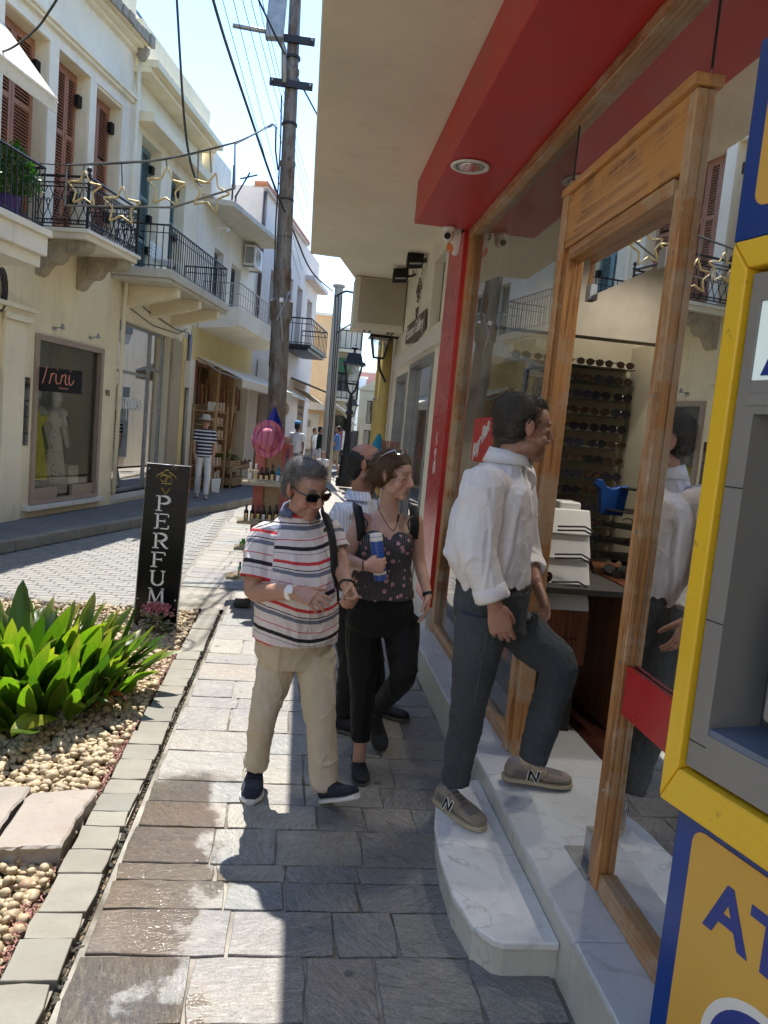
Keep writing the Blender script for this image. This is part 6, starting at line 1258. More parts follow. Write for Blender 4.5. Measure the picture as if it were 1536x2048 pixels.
# ---- display stand with bottles, pink hat and blue cone
dsY = 7.35; q = AY(520, 1000, dsY); ds = thing('display_stand', (-.33, dsY, 0), 'red and cream shelved pavement stand of bottles with a pink hat on top', 'display stand')
M['cork'] = simple('pale_cork_board', (.42, .33, .20), .8, 0, .12, 30); M['rred'] = simple('faded_red_side', (.40, .12, .10), .6); M['acr'] = simple('clear_acrylic_edge', (.55, .56, .50), .15)
zs_ = [AY(525, p, dsY).z for p in (962, 1040, 1092, 1150)]
hx0, hx1 = AY(510, 1000, dsY).x, AY(572, 1000, dsY).x
MB().box(hx0, hx1, dsY+.10, dsY+.13, .12, 1.62).build('back_board', M['cork'], ds); MB().box(hx0-.03, hx0+.07, dsY+.06, dsY+.099, .1, 1.55).build('side_board', M['rred'], ds); MB().box(hx1-.07, hx1+.03, dsY+.06, dsY+.099, .1, 1.55).build('side_board', M['rred'], ds)
for z, px0, px1 in zip(zs_, (486, 482, 480, 468), (578, 560, 560, 540)):
    x0, x1 = AY(px0, 960, dsY).x, AY(px1, 960, dsY).x+.06; s_ = MB().box(x0, x1, dsY-.16, dsY+.055, z-.03, z-.005).build('shelf', M['oliv'], ds); MB().box(x0, x1, dsY-.17, dsY-.161, z-.035, z+.03).build('acrylic_lip', M['glass'], s_)
for x in (hx0+.05, hx1-.05): MB().cyl((x, dsY+.15, 0), (x, dsY+.15, .15), .015, 6).build('leg', M['iron'], ds)
rr = rng(14); def_b = {}
def bottle(x, z, r_, h, m, capm, lab, grp): 
    o = thing('bottle', (x, dsY-.08, z-.004), lab, 'bottle', grp); MB().lathe((x, dsY-.08, z-.004), [(r_, 0), (r_, h*.62), (r_*.5, h*.72), (r_*.42, h*.76)], 12).build('body', m, o, 40); MB().lathe((x, dsY-.08, z+h*.74), [(r_*.5, 0), (r_*.48, h*.26)], 10).build('cap', capm, o, 40)
    MB().obox((x, dsY-.08-r_-.001, z+h*.3), (r_*.6, 0, 0), (0, .001, 0), (0, 0, h*.16)).build('label', rr.choice((M['whitep'], M['gold'], M['gold'])), o)
bk = simple('black_bottle', (.015, .013, .012), .2); ws = simple('cream_bottle', (.60, .50, .36), .3); bl = simple('turquoise_bottle', (.02, .22, .32), .25); gr = simple('green_tub', (.05, .35, .05), .4); tq = simple('pale_green_bottle', (.15, .38, .32), .25)
for k, (px, h, m, c_) in enumerate(((500, .17, ws, M['whitep']), (511, .165, ws, M['whitep']), (522, .14, bk, bk), (533, .14, bk, bk), (544, .17, bk, bk), (556, .16, bl, bl), (566, .10, ws, ws), (575, .12, ws, M['whitep']))):
    bottle(AY(px, 955, dsY-.08).x, zs_[0], .024, h, m, c_, ['white capped cream bottle at the left end of the top shelf', 'second cream bottle on the top shelf of the stand', 'short black bottle beside the cream bottles', 'second short black bottle on the top shelf', 'tall black bottle on the top shelf', 'turquoise bottle on the top shelf', 'small cream jar beside the turquoise bottle', 'cream jar with a white lid at the right end of the top shelf'][k], 'bottles on the top shelf')
for k in range(6): bottle(AY((492, 504, 516, 527, 539, 552)[k], 1030, dsY-.08).x, zs_[1], .022, .15 if k < 5 else .17, bk, bk, 'small black pump bottle, %s from the left on the second shelf of the stand' % ORD[k], 'black bottles on the second shelf')
for k in range(4): MB().box(AY(500+12*k, 1085, dsY).x-.02, AY(500+12*k, 1085, dsY).x+.022, dsY-.12, dsY-.06, zs_[2]-.004, zs_[2]+.10).build('boxed_soap', ws, None, label='%s boxed soap from the left on the third shelf of the stand' % ORD[k], cat='box', group='boxed soaps on the third shelf', bevel=.003)
bottle(AY(487, 1090, dsY).x, zs_[2], .035, .07, gr, gr, 'bright green tub at the left end of the third shelf', 'tubs'); bottle(AY(480, 1148, dsY).x, zs_[3], .02, .13, tq, bk, 'pale green bottle with black cap on the lowest visible shelf', 'tubs')
for k in range(12): MB().box(hx1-.035, hx1+.0, dsY+.055, dsY+.059, 1.25+.022*k, 1.262+.022*k).build('blue_tag', simple('navy_tag', (.02, .03, .12), .5) if k == 0 else bpy.data.materials['navy_tag'], ds)
# pink hat: wavy brim, crown toward the street
hc = AY(536, 878, dsY-.12); ph = thing('pink_sun_hat', hc, 'wide pink striped sun hat hanging on top of the pavement stand', 'hat')
def hatf(s, t):
    a = 2*math.pi*s; R_ = .155*t; wv = .02*math.sin(5*a)*t**2; dome = .065*math.exp(-((R_/.095)**6)); wv += .018*math.sin(3*a+1)*t**3
    return hc + Vector((R_*math.cos(a)*1.0, -dome+wv, R_*math.sin(a)*1.15))
t = MT('pink_striped_straw'); wv = t.N('TexWave'); wv.inputs['Scale'].default_value = 5; wv.inputs['Distortion'].default_value = 5; wv.inputs['Detail'].default_value = 1; t.L(t.coord('World'), wv.inputs['Vector']); t.col(t.ramp(wv.outputs['Fac'], [(0, (.45, .06, .16)), (.4, (.62, .20, .26)), (.6, (.30, .03, .16)), (.75, (.58, .38, .26)), (1, (.60, .10, .20))])); t.set(Roughness=.75)
hb = MB().grid(hatf, 48, 16).build('straw', t.m, ph, True); b = MB(); b.tube([hc+Vector((.104*math.cos(q*.3), -.012, .118*math.sin(q*.3))) for q in range(21)], .007, 5, closed=True).build('band', simple('magenta_band', (.3, .02, .12), .5), ph, True)
q0 = AY(552, 812, dsY); MB().lathe((q0.x-.01, dsY+.02, q0.z-.30), [(.11, 0), (.07, .14), (.002, .30)], 4).build('blue_windmill_cone', simple('royal_blue_cloth', (.005, .02, .25), .5), None, label='royal blue pointed cloth cone on top of the pavement stand', cat='cone hat')
sk = MB().box(AY(478, 1170, 7.1).x-.03, AY(478, 1170, 7.1).x+.12, 6.95, 7.15, .02, .05)
sk.build('tray', M['iron'], None, label='small dark tray on the ground at the foot of the pavement stand', cat='tray')
# ================================================================== PEOPLE
def _hash(ix, iy, iz, seed):
    h = (ix*374761393 + iy*668265263 + iz*2147483647 + seed*1274126177) & 0xffffffff
    h = ((h ^ (h >> 13))*1274126177) & 0xffffffff; return ((h ^ (h >> 16)) & 0xffff)/65535.0
def vnoise(p, seed=0):
    i = np.floor(p).astype(np.int64); f = p-i; f = f*f*(3-2*f); r = 0
    for a in (0, 1):
        for b in (0, 1):
            for c in (0, 1):
                w_ = (f[:, 0] if a else 1-f[:, 0])*(f[:, 1] if b else 1-f[:, 1])*(f[:, 2] if c else 1-f[:, 2]); r = r + w_*_hash(i[:, 0]+a, i[:, 1]+b, i[:, 2]+c, seed)
    return r
def cat_(L, k=4):
    """Catmull-Rom through a list of tuples of numpy arrays"""
    out = []; n = len(L)
    for i in range(n-1):
        a, b, c, d = L[max(i-1, 0)], L[i], L[i+1], L[min(i+2, n-1)]
        for j in range(k):
            t = j/k; out.append(tuple(.5*((2*y)+(z-x)*t+(2*x-5*y+4*z-w_)*t*t+(3*y-x-3*z+w_)*t**3) for x, y, z, w_ in zip(a, b, c, d)))
    out.append(L[-1]); return out
def loft(mb, rings, n=24, k=4, ex=2.0, cap=True):
    """rings: (centre, side half-axis, depth half-axis) as vectors"""
    R_ = cat_([tuple(np.array(v, float) for v in r) for r in rings], k); vs = []
    for c, a, b in R_:
        for j in range(n):
            q = 2*math.pi*j/n; x, y = math.cos(q), math.sin(q); x = math.copysign(abs(x)**(2/ex), x); y = math.copysign(abs(y)**(2/ex), y); vs.append(c+a*x+b*y)
    m = len(R_); fs = [(i*n+j, i*n+(j+1) % n, (i+1)*n+(j+1) % n, (i+1)*n+j) for i in range(m-1) for j in range(n)]
    if cap: fs += [tuple(range(n-1, -1, -1)), tuple(range((m-1)*n, m*n))]
    mb.add([tuple(v) for v in vs], fs)
def limb(mb, pts, radii, n=18, k=4, flat=None, open_end=0):
    P = [np.array(p, float) for p in pts]; R_ = cat_([(p, np.array([r])) for p, r in zip(P, radii)], k)
    path = [Vector(p) for p, r in R_]; rd = [float(r[0]) for p, r in R_]
    if open_end:   # a cuff: the tube turns back into itself
        d = (path[-1]-path[-2]).normalized(); path += [path[-1]-d*.002, path[-1]-d*open_end]; rd += [rd[-1]-.009, rd[-1]-.012]
        b = MB(); b.tube(path[:-2], rd[:-2], n, cap=False); V0 = b.v; L0 = len(path)-2
        t = MB(); t.tube([path[-3], path[-3]+d*.0001], [rd[-3], rd[-3]], n)
        ring = V0[-n:]; c = path[-3]; vs = list(V0); fs = list(b.f)
        for s_, off in ((1-.008/rd[-3], 0), (1-.011/rd[-3], -open_end)):
            vs += [tuple(c + (Vector(v)-c)*s_ + d*off) for v in ring]
        m = L0
        for i in (m-1, m):
            for j in range(n): fs.append((i*n+j, i*n+(j+1) % n, (i+1)*n+(j+1) % n, (i+1)*n+j))
        fs += [tuple(range(n-1, -1, -1)), tuple(range((m+1)*n, (m+2)*n))]; mb.add(vs, fs); return
    mb.tube(path, rd, n); mb.ell(path[0], rd[0]*1.0, nu=n, nv=8); mb.ell(path[-1], rd[-1]*.999, nu=n, nv=8)
def fuse(mb, voxel=.005, smooth=3, fac=.5):
    me = bpy.data.meshes.new('f'); me.from_pydata(mb.v, [], mb.f)
    bm = bmesh.new(); bm.from_mesh(me); bmesh.ops.recalc_face_normals(bm, faces=bm.faces); bm.to_mesh(me); bm.free()
    o = bpy.data.objects.new('f', me); COL.objects.link(o)
    r = o.modifiers.new('r', 'REMESH'); r.mode = 'VOXEL'; r.voxel_size = voxel; r.use_smooth_shade = True
    if smooth: s_ = o.modifiers.new('s', 'SMOOTH'); s_.factor = fac; s_.iterations = smooth
    dg = bpy.context.evaluated_depsgraph_get(); out = bpy.data.meshes.new_from_object(o.evaluated_get(dg)); bpy.data.objects.remove(o); bpy.data.meshes.remove(me)
    return out
def co_of(me): a = np.empty(len(me.vertices)*3); me.vertices.foreach_get('co', a); return a.reshape(-1, 3)
def no_of(me): a = np.empty(len(me.vertices)*3); me.vertex_normals.foreach_get('vector', a) if hasattr(me, 'vertex_normals') else me.vertices.foreach_get('normal', a); return a.reshape(-1, 3)
def set_co(me, c): me.vertices.foreach_set('co', c.ravel()); me.update()
def attr(me, name, vals): a = me.attributes.new(name, 'FLOAT', 'POINT'); a.data.foreach_set('value', np.asarray(vals, float).ravel())
def colattr(me, C_):
    a = me.color_attributes.new('Col', 'FLOAT_COLOR', 'POINT'); a.data.foreach_set('color', np.hstack([C_, np.ones((len(C_), 1))]).ravel())
def folds(me, amp=.006, f=(9, 9, 9), seed=1, ridge=True, mask=None, warp=.6):
    c = co_of(me); n = no_of(me); q = c*np.array(f); wv = vnoise(q*.5+3, seed+5)[:, None]*np.array([1, .7, .4])*warp*2; v = vnoise(q+wv, seed)
    if ridge: v = np.exp(-((v-.5)/.055)**2)-.15; v2 = vnoise(q*2.1+wv*.7+31, seed+7); v = v+.5*np.exp(-((v2-.5)/.07)**2)
    else: v = 2*v-1
    v += .10*(2*vnoise(q*2.3+9, seed+2)-1); amp = amp*.8

    if mask is not None: v = v*mask(c)
    set_co(me, c+n*(v*amp)[:, None])
def put(me, name, mat, parent, kind=None, smooth=True):
    off = np.array(wloc(parent)); set_co(me, co_of(me)-off); me.materials.clear(); me.materials.append(mat)
    if smooth: me.polygons.foreach_set('use_smooth', [True]*len(me.polygons))
    o = bpy.data.objects.new(name, me); COL.objects.link(o); o.parent = parent; me.name = name; return o
def basis(yaw, pitch=0, roll=0):
    """yaw 0 faces the camera (-y), positive turns toward +x; columns: person's x axis (+ = image right at yaw 0), forward, up"""
    f = Vector((math.sin(rad(yaw))*math.cos(rad(pitch)), -math.cos(rad(yaw))*math.cos(rad(pitch)), -math.sin(rad(pitch)))); s_ = Vector((math.cos(rad(yaw)), math.sin(rad(yaw)), 0)); u = s_.cross(f)*-1
    u = f.cross(s_)*-1 if (f.cross(s_)*-1).z > 0 else f.cross(s_)
    if roll: Rm = Matrix.Rotation(rad(roll), 3, f); s_ = Rm @ s_; u = Rm @ u
    return Matrix((s_, f, u)).transposed()

def head(mb, c, B, s=1.0, male=True, nose=1.0, jaw=1.0, heavy=0.0):
    c = Vector(c); P = lambda x, y, z: c + B @ Vector((x, y, z))*s
    E = lambda p, r, R_=None, nu=22, nv=14: mb.ell(P(*p), Vector(r)*s, B @ R_ if R_ else B, nu, nv)
    E((0, -.018, .040), (.074, .096, .082)); E((0, .012, .035), (.068, .078, .070)); E((0, .022, -.028), (.060, .066, .078)); E((0, .030, -.068), (.050*jaw, .052, .042)); E((0, .070, -.092), (.025*jaw, .020, .019))
    for sg in (-1, 1):
        E((sg*.036, .050, -.032), (.027+heavy*.006, .030, .030)); E((sg*.043*jaw, .018, -.062), (.020+heavy*.006, .040, .028)); E((sg*.028, .072, .034), (.024, .016, .0085 if male else .006)); E((sg*.036, .060, .006), (.022, .022, .016))
        E((sg*.030, .071, .010), (.0155, .0135, .0115)); E((sg*.072, -.008, -.010), (.010, .012, .022)); E((sg*.079, -.014, .004), (.0075, .019, .030), Matrix.Rotation(rad(12), 3, 'X') @ Matrix.Rotation(rad(-sg*22), 3, 'Z')); E((sg*.0125, .096, -.030), (.0085*nose, .010, .0075))
    nz = [(0, .080, .030), (0, .092, .012), (0, .104*1.0, -.008), (0, .113+.004*(nose-1), -.024), (0, .100, -.036)]
    loft(mb, [(P(*q), B @ Vector((w_*s*nose, 0, 0)), B @ Vector((0, d_*s, d_*s*.4))) for q, w_, d_ in zip(nz, (.009, .008, .010, .0125, .009), (.012, .012, .013, .012, .008))], 12, 3)
    mb.ell(P(0, .090, -.054), Vector((.022, .0085, .0050))*s, B, 14, 8); mb.ell(P(0, .088, -.0635), Vector((.019, .0085, .0060))*s, B, 14, 8); E((0, .078, -.058), (.030, .016, .022)); E((0, .074, -.078), (.022, .014, .009))
def head_cols(co, c, B, s, base, male=True, brow=(.05, .04, .035), lips=(.32, .10, .08), beard=0.0, seed=0):
    c = np.array(c); L = ((co-c) @ np.array(B))/s; n = len(co); C_ = np.tile(np.array(base, float), (n, 1)); x, y, z = L[:, 0], L[:, 1], L[:, 2]
    def blend(w_, col): nonlocal C_; w_ = np.clip(w_, 0, 1)[:, None]; C_ = C_*(1-w_) + np.array(col)*w_
    inhead = (np.linalg.norm(L-np.array([0, 0, -.02]), axis=1) < .15)
    v = vnoise(co*55, seed)*.5+vnoise(co*17, seed+1)*.5; C_ = C_*(1+.20*(v-.5))[:, None]
    red = np.array(base)*np.array([1.08, .74, .70])
    for sg in (-1, 1): blend(np.exp(-(((x-sg*.038)/.022)**2+((z+.028)/.022)**2))*(y > .02)*.55, red)
    blend(np.exp(-((x/.016)**2+((z+.024)/.018)**2))*(y > .085)*.6, red); blend((np.abs(x) > .068)*(np.abs(z) < .04)*(y < .02)*.35*inhead, red)
    g = lambda cx, cz, w_, h, p=2: np.exp(-((np.abs((x-cx)/w_))**p+(np.abs((z-cz)/h))**p))
    fr = (y > .05)*inhead
    blend((g(0, -.0535, .022, .0042, 4)+g(0, -.0640, .019, .0050, 4))*fr*.85, lips); blend(g(0, -.0588, .022, .0013)*fr*1.0, np.array(lips)*.25)
    for sg in (-1, 1):
        blend(g(sg*.031, .038-0*(x*sg), .021, .0050 if male else .0034, 4)*fr*.9, brow); blend(g(sg*.031, .0045, .0150, .0018, 4)*fr*.95, (.02, .015, .012)); blend(g(sg*.031, .018, .018, .006)*fr*.35, np.array(base)*.6)
        blend(g(sg*.012, -.036, .0045, .003)*fr*.7, np.array(base)*.25)
    if beard: blend(((z < -.038)*(y > .0)*inhead*beard*np.clip((-.036-z)/.02, 0, 1)*(z > -.13)*(y > .0+0*z)).astype(float), np.array(base)*np.array([.55, .56, .62]))
    return C_
def hand(mb, w0, d, pn, th, s=1.0, curls=(.3, .35, .4, .45), thumb=.5, spread=.05):
    """w0 wrist, d along the hand, pn the way the palm faces, th=+1/-1 side of the thumb"""
    w0, d, pn = Vector(w0), Vector(d).normalized(), Vector(pn); pn = (pn-d*pn.dot(d)).normalized(); sd = d.cross(pn)*th
    L = .092*s
    loft(mb, [(w0-d*.02*s, sd*.026*s, pn*.019*s), (w0+d*.012*s, sd*.029*s, pn*.018*s), (w0+d*.05*s, sd*.039*s, pn*.016*s), (w0+d*.085*s, sd*.041*s, pn*.0125*s), (w0+d*.096*s, sd*.038*s, pn*.010*s)], 18, 3, 2.4)
    mb.ell(w0+d*.035*s+sd*.026*s+pn*.006*s, Vector((.016, .016, .026))*s, nu=12, nv=8)
    for i, (cu, ln, r_) in enumerate(zip(curls, (.072, .080, .075, .058), (.0088, .0090, .0086, .0076))):
        off = (1.5-i)*.0200*s; p = w0 + d*(.082-.004*abs(i-1.2))*s + sd*off; a = cu*.7; dd = (d + sd*((1.5-i)*spread)).normalized(); pts = [p-dd*.02*s, p]; dirv = dd
        for seg, fr_ in enumerate((.46, .30, .24)):
            ang = a*(1 if seg == 0 else (1.25 if seg == 1 else .8)); ax = dirv.cross(pn) if seg == 0 else ax0; ax0 = dirv.cross(pn) if seg == 0 else ax0
            dirv = (Matrix.Rotation(ang, 3, dirv.cross(pn).normalized() if dirv.cross(pn).length > .1 else ax0.normalized()) @ dirv) if seg == 0 else (Matrix.Rotation(ang, 3, ax0.normalized()) @ dirv)
            pts.append(pts[-1]+dirv*ln*fr_*s)
        path = [pts[0], pts[1]]; rr_ = [r_*s*1.05, r_*s*1.08]
        for a_, b_, q in zip(pts[1:-1], pts[2:], (1.0, .92, .82)): path += [a_.lerp(b_, .5), b_]; rr_ += [r_*s*q*.95, r_*s*q*.98]
        mb.tube(path, rr_, 10); mb.ell(path[-1], r_*s*.80, nu=10, nv=6)
    t0 = w0+d*.022*s+sd*.028*s+pn*.006*s; td = (d*.72+sd*(.62-.35*thumb)+pn*.55*thumb).normalized(); t1 = t0+td*.036*s; td2 = (td+pn*.30*thumb-sd*.25*thumb).normalized(); t2 = t1+td2*.030*s; t3 = t2+(td2+d*.2).normalized()*.022*s
    mb.tube([t0-td*.01*s, t1, t1.lerp(t2, .5), t2, t3], [.0135*s, .0118*s, .0102*s, .0104*s, .0080*s], 10); mb.ell(t3, .0085*s, nu=10, nv=6)
def skin_mat(name, rough=.5):
    t = MT(name); a = t.N('VertexColor', layer_name='Col'); v = t.coord('Object'); n = t.noise(v, 220, 3)
    t.L(t.mix(t.ramp(n, [(.35, (.12,)*3), (.65, (0,)*3)]), a.outputs[0], (.25, .09, .06)), t.b.inputs['Base Color']); t.set(Roughness=rough); t.b.inputs['Subsurface Weight'].default_value = .12; t.b.inputs['Subsurface Radius'].default_value = (.012, .005, .003); t.b.inputs['Subsurface Scale'].default_value = 1.0; t.bump(n, .25, .0008); return t.m
M['skin'] = skin_mat('weathered_skin')
def hair_strands(mb, fn, n, L, w_, comb, seed, lift=.25, seg=3, jit=.35):
    """fn(rng) -> (point, normal); comb(point) -> direction"""
    rr = rng(seed)
    for _ in range(n):
        p, nn = fn(rr)
        if p is None: continue
        d = comb(p, nn, rr); d = (d - nn*d.dot(nn)); d = (d.normalized() + nn*lift + Vector((rr.uniform(-jit, jit), rr.uniform(-jit, jit), rr.uniform(-jit, jit)))).normalized(); s_ = d.cross(nn).normalized()*w_; l_ = L*rr.uniform(.6, 1.25); q = p - nn*.002; pts = []
        for k in range(seg+1): pts.append((q.copy(), s_*(1-.75*k/seg))); q = q + d*l_/seg; d = (d - nn*lift*.75 + Vector((0, 0, -.10))).normalized()
        vs = []; 
        for a, b in pts: vs += [a-b, a+b]
        mb.add(vs, [(2*k, 2*k+1, 2*k+3, 2*k+2) for k in range(seg)])
def hair_mat(name, c, c2, rough=.6):
    t = MT(name); v = t.coord('World'); k = t.ramp(t.noise(v, 160, 3), [(.35, c), (.62, c2)]); k = t.mix(t.ramp(t.noise(v, 22, 4), [(.35, (0,)*3), (.7, (.6,)*3)]), k, tuple(x*.5 for x in c)); t.col(k); t.set(Roughness=rough); t.b.inputs['Specular IOR Level'].default_value = .35; return t.m
def hair(parent, c, B, s, mat, caps, n, L, comb, seed, lift=.25, w_=.0011, jit=.35, keep=None):
    """caps: ellipsoids (centre, radii) in head space whose union, above the hairline, is the hair mass"""
    c = Vector(c); mb = MB()
    for p, r in caps: mb.ell(c + B @ Vector(p)*s, Vector(r)*s, B, 26, 16)
    me = fuse(mb, .005*s, 2); folds(me, .0035, (55, 55, 30), seed)
    pc = co_of(me); pn_ = no_of(me); L_ = ((pc-np.array(c)) @ np.array(B))/s; ok = np.array([True]*len(pc)) if keep is None else keep(L_); idx = np.nonzero(ok)[0].tolist()
    b = MB(); hair_strands(b, lambda r_: (lambda i: (Vector(pc[i]), Vector(pn_[i])))(r_.choice(idx)), n, L*s, w_*s, comb, seed, lift, 3, jit)
    h = put(me, 'hair', mat, parent); b.build('strands', mat, h, False, kind='stuff', recalc=False); return h
def shoe(parent, heel, toe, mat, sole, s=1.0, up=Vector((0, 0, 1)), w_=.046, h=.075, name='shoe', soleh=.022, lace=None, logo_=None, accent=None):
    heel, toe = Vector(heel), Vector(toe); d = (toe-heel); L = d.length; d.normalize(); sd = d.cross(up).normalized(); up = sd.cross(d).normalized(); b = MB(); P = lambda t, x, z: heel+d*(t*L)+sd*x+up*z
    prof = [(0.02, .60, .9, .55), (.08, .78, 1.0, .95), (.22, .80, 1.0, 1.0), (.40, .84, 1.0, .82), (.58, 1.0, 1.0, .62), (.76, 1.06, 1.0, .50), (.90, .88, 1.0, .42), (.985, .5, 1.0, .30)]
    loft(b, [(P(t, 0, soleh+h*hh*.5), sd*w_*ww, up*h*hh*.56) for t, ww, _, hh in prof], 20, 4, 2.3)
    b.ell(P(.17, 0, h*.95), Vector((.040, .045, .030))*s, nu=16, nv=8)
    me = fuse(b, .004, 2); q_ = co_of(me)-np.array(heel); tt = (q_ @ np.array(d))/L; xx = q_ @ np.array(sd); zz = (q_ @ np.array(up)-soleh)/h
    base_ = np.array(mat[1]); C_ = np.tile(base_, (len(q_), 1)); alt = np.array(mat[2]); top_ = np.interp(tt, [0, .1, .22, .4, .58, .76, .9, 1], [.6, .98, 1, .86, .68, .54, .46, .32])
    def pt_(m_, c_): C_[m_] = c_
    pt_((tt > .60)*(tt < .84)*(zz > top_*.62)*(np.abs(xx) < .036), alt); pt_((tt > .30)*(tt < .62)*(np.abs(xx) < .019)*(zz > .3), alt*.8); pt_((tt > .12)*(tt < .30)*(zz < .55)*(zz > .18), alt); pt_((tt < .2)*(zz > .80), alt*1.1)
    pt_(np.abs(tt-.60+.25*(.5-zz)) < .008, base_*.6); pt_((np.abs(zz-.16-.04*np.sin(tt*9)) < .018), base_*.6); C_ *= (1+.25*(vnoise(q_*90+7, 3)-.5))[:, None]; colattr(me, np.clip(C_, 0, 1)); o = put(me, name, mat[0], parent)
    b = MB(); loft(b, [(P(t, 0, soleh*.55), sd*w_*ww*1.09, up*soleh*.56) for t, ww, _, hh in [(-.01, .5, 0, 0)]+prof+[(1.01, .35, 0, 0)]], 20, 3, 3.5); b.build('sole', sole, o, 40)
    if lace:
        b = MB()
        for k in range(4): t = .36+.075*k; z = soleh+h*(.86-.083*k)*1.08+.001; b.tube([P(t, -.020, z-.004), P(t+.01, 0, z+.004), P(t, .020, z-.004)], .0028, 5)
        b.tube([P(.34, .005, h), P(.36, .035, h+.008), P(.33, .045, h-.01)], .0025, 5); b.build('lace', lace, o)
    if logo_:
        for sg in logo_[1]:
            b = MB(); n_ = sd*sg; c0 = P(.40, sg*(w_*.90), soleh+h*.34); ux = d; uz = (up - n_*.35*0 + d*.12).normalized(); tilt = (up*1.0 - n_*.30).normalized()
            for (lst, mi, off, t_) in (('w', 0, 0.0, .0165), ('b', 1, .0012, .0105)):
                b.mi = mi
                for x0, z0, x1, z1 in ((-.023, -.022, -.015, .022), (-.015, .022, .015, -.022), (.015, -.022, .023, .022)):
                    a, e_ = c0+ux*x0+tilt*z0+n_*off, c0+ux*x1+tilt*z1+n_*off; dd = (e_-a).normalized(); s2 = dd.cross(n_)*t_*.5; b.prism([a-s2-dd*.002*(mi == 0), e_-s2+dd*.002*(mi == 0), e_+s2+dd*.002*(mi == 0), a+s2-dd*.002*(mi == 0)], n_*.004)
            b.build('side_letter', [M['whitep'], M['black']], o)
    return o
def cloth(name, c, rough=.85, weave=900, var=.08, bump=.2):
    t = MT(name); v = t.coord('World'); k = t.ramp(t.noise(v, 5, 5), [(.3, tuple(x*(1-var) for x in c)), (.7, tuple(min(1, x*(1+var)) for x in c))]); t.col(k); t.set(Roughness=rough); t.b.inputs['Sheen Weight'].default_value = .04; t.b.inputs['Specular IOR Level'].default_value = .3; t.bump(t.noise(v, weave*.4, 3), bump, .001); t.bump(t.noise(v, 26, 5, .6), .35, .006); return t.m
def denim():
    t = MT('washed_dark_denim'); v = t.coord('World'); k = t.ramp(t.noise(v, 5, 6, .6), [(.3, (.014, .017, .021)), (.7, (.042, .048, .052))]); k = t.mix(t.ramp(t.noise(v, 420, 2), [(.4, (0,)*3), (.6, (.4,)*3)]), k, (.10, .12, .15)); t.col(k); t.set(Roughness=.85); t.bump(t.noise(v, 350, 2), .3, .001); t.bump(t.noise(v, 30, 5), .3, .006); return t.m
M['denim'] = denim(); M['wshirt'] = cloth('white_cotton_shirt', (.74, .73, .76), .75, 700, .02, .12); M['beige_t'] = cloth('beige_chino', (.53, .45, .34), .85, 700, .06); M['blk_t'] = cloth('black_trouser_cloth', (.006, .0055, .0065), .75, 700, .1); M['strap'] = cloth('black_strap', (.015, .015, .017), .6)
M['lens'] = simple('black_sunglass_lens', (.004, .004, .005), .06, 0, .01, 2, 0); M['gfr'] = simple('black_glasses_frame', (.01, .01, .01), .25)

def sunglasses_on(parent, c, B, s, y=.092, z=.012, gold=False, R_=.027, tilt=0, lens=True, arms=True, x_arm=.080):
    c = Vector(c); P = lambda x, yy, zz: c + B @ Vector((x, yy, zz))*s; o = thing('sunglasses', P(0, y, z), 'x', 'x'); b = MB()
    for sg in (-1, 1):
        sq = lambda v_: math.copysign(abs(v_)**.72, v_)
        rim = [P(sg*.033+R_*1.05*sq(math.cos(q*.3927))*(1+.10*math.sin(q*.3927)), y+.006-.016*abs((sg*.033+R_*math.cos(q*.3927)))/.06, z+R_*.60*sq(math.sin(q*.3927))) for q in range(16)]
        if lens: MB().poly(rim).build('lens', M['lens'], o)
        b.tube(rim, (.0028 if not gold else .0016)*s, 6, closed=True)
        if arms: b.tube([P(sg*.061, y-.004, z+.010), P(sg*x_arm, y-.04, z+.012), P(sg*x_arm, -.005, z+.012), P(sg*(x_arm-.002), -.030, z-.006)], [.0045*s, .0035*s, .003*s, .003*s], 6)
    b.tube([P(-.009, y+.004, z+.004), P(0, y+.008, z+.007), P(.009, y+.004, z+.004)], .003*s, 6); b.build('frame', M['gfr'] if not gold else M['silver'], o); return o

def colmat(name, rough):
    t = MT(name); a = t.N('VertexColor', layer_name='Col'); t.L(a.outputs[0], t.b.inputs['Base Color']); t.set(Roughness=rough); v = t.coord('World'); t.bump(t.noise(v, 300, 3), .35, .001); t.bump(t.noise(v, 60, 4), .25, .003); return t.m
M['shoe'] = colmat('shoe_upper', .85)
V3 = lambda *a: np.array(a, float)
def ax(v, k): return tuple(np.array(v)*k)

# ------------------------------------------------------------------ man in the striped polo shirt
m1 = thing('person', (.09, 3.4, 0), 'grey haired person in sunglasses, striped polo shirt and beige trousers walking toward the camera', 'person')
SK1 = (.42, .235, .165)
T = basis(14); tx_, tf, tu = np.array(T.col[0]), np.array(T.col[1]), V3(0, 0, 1)
pel = np.array(AY(590, 1268, 3.46)); hem = np.array(AY(590, 1276, 3.42)); bel = np.array(AY(594, 1195, 3.40)); che = np.array(AY(598, 1105, 3.42)); sho = np.array(AY(597, 1052, 3.44)); nk = np.array(AY(600, 1026, 3.43))
hc1 = AY(611, 981, 3.36); HB = basis(38, 18, 3)
shR, shL = np.array(AY(531, 1076, 3.40)), np.array(AY(657, 1066, 3.50)); elR, wrR = np.array(AY(507, 1181, 3.33)), np.array(AY(590, 1186, 3.14)); elL, wrL = np.array(AY(679, 1118, 3.44)), np.array(AY(693, 1172, 3.26))
b = MB(); head(b, hc1, HB, 1.06, True, 1.1, 1.06, .6); hcv = np.array(hc1)
loft(b, [(sho+V3(0, 0, -.06), tx_*.10, tf*.07), (nk, tx_*.066, tf*.066), (hcv+V3(-.005, .02, -.075), tx_*.062, tf*.064), (hcv+V3(0, .01, -.02), tx_*.055, tf*.06)], 20, 4)
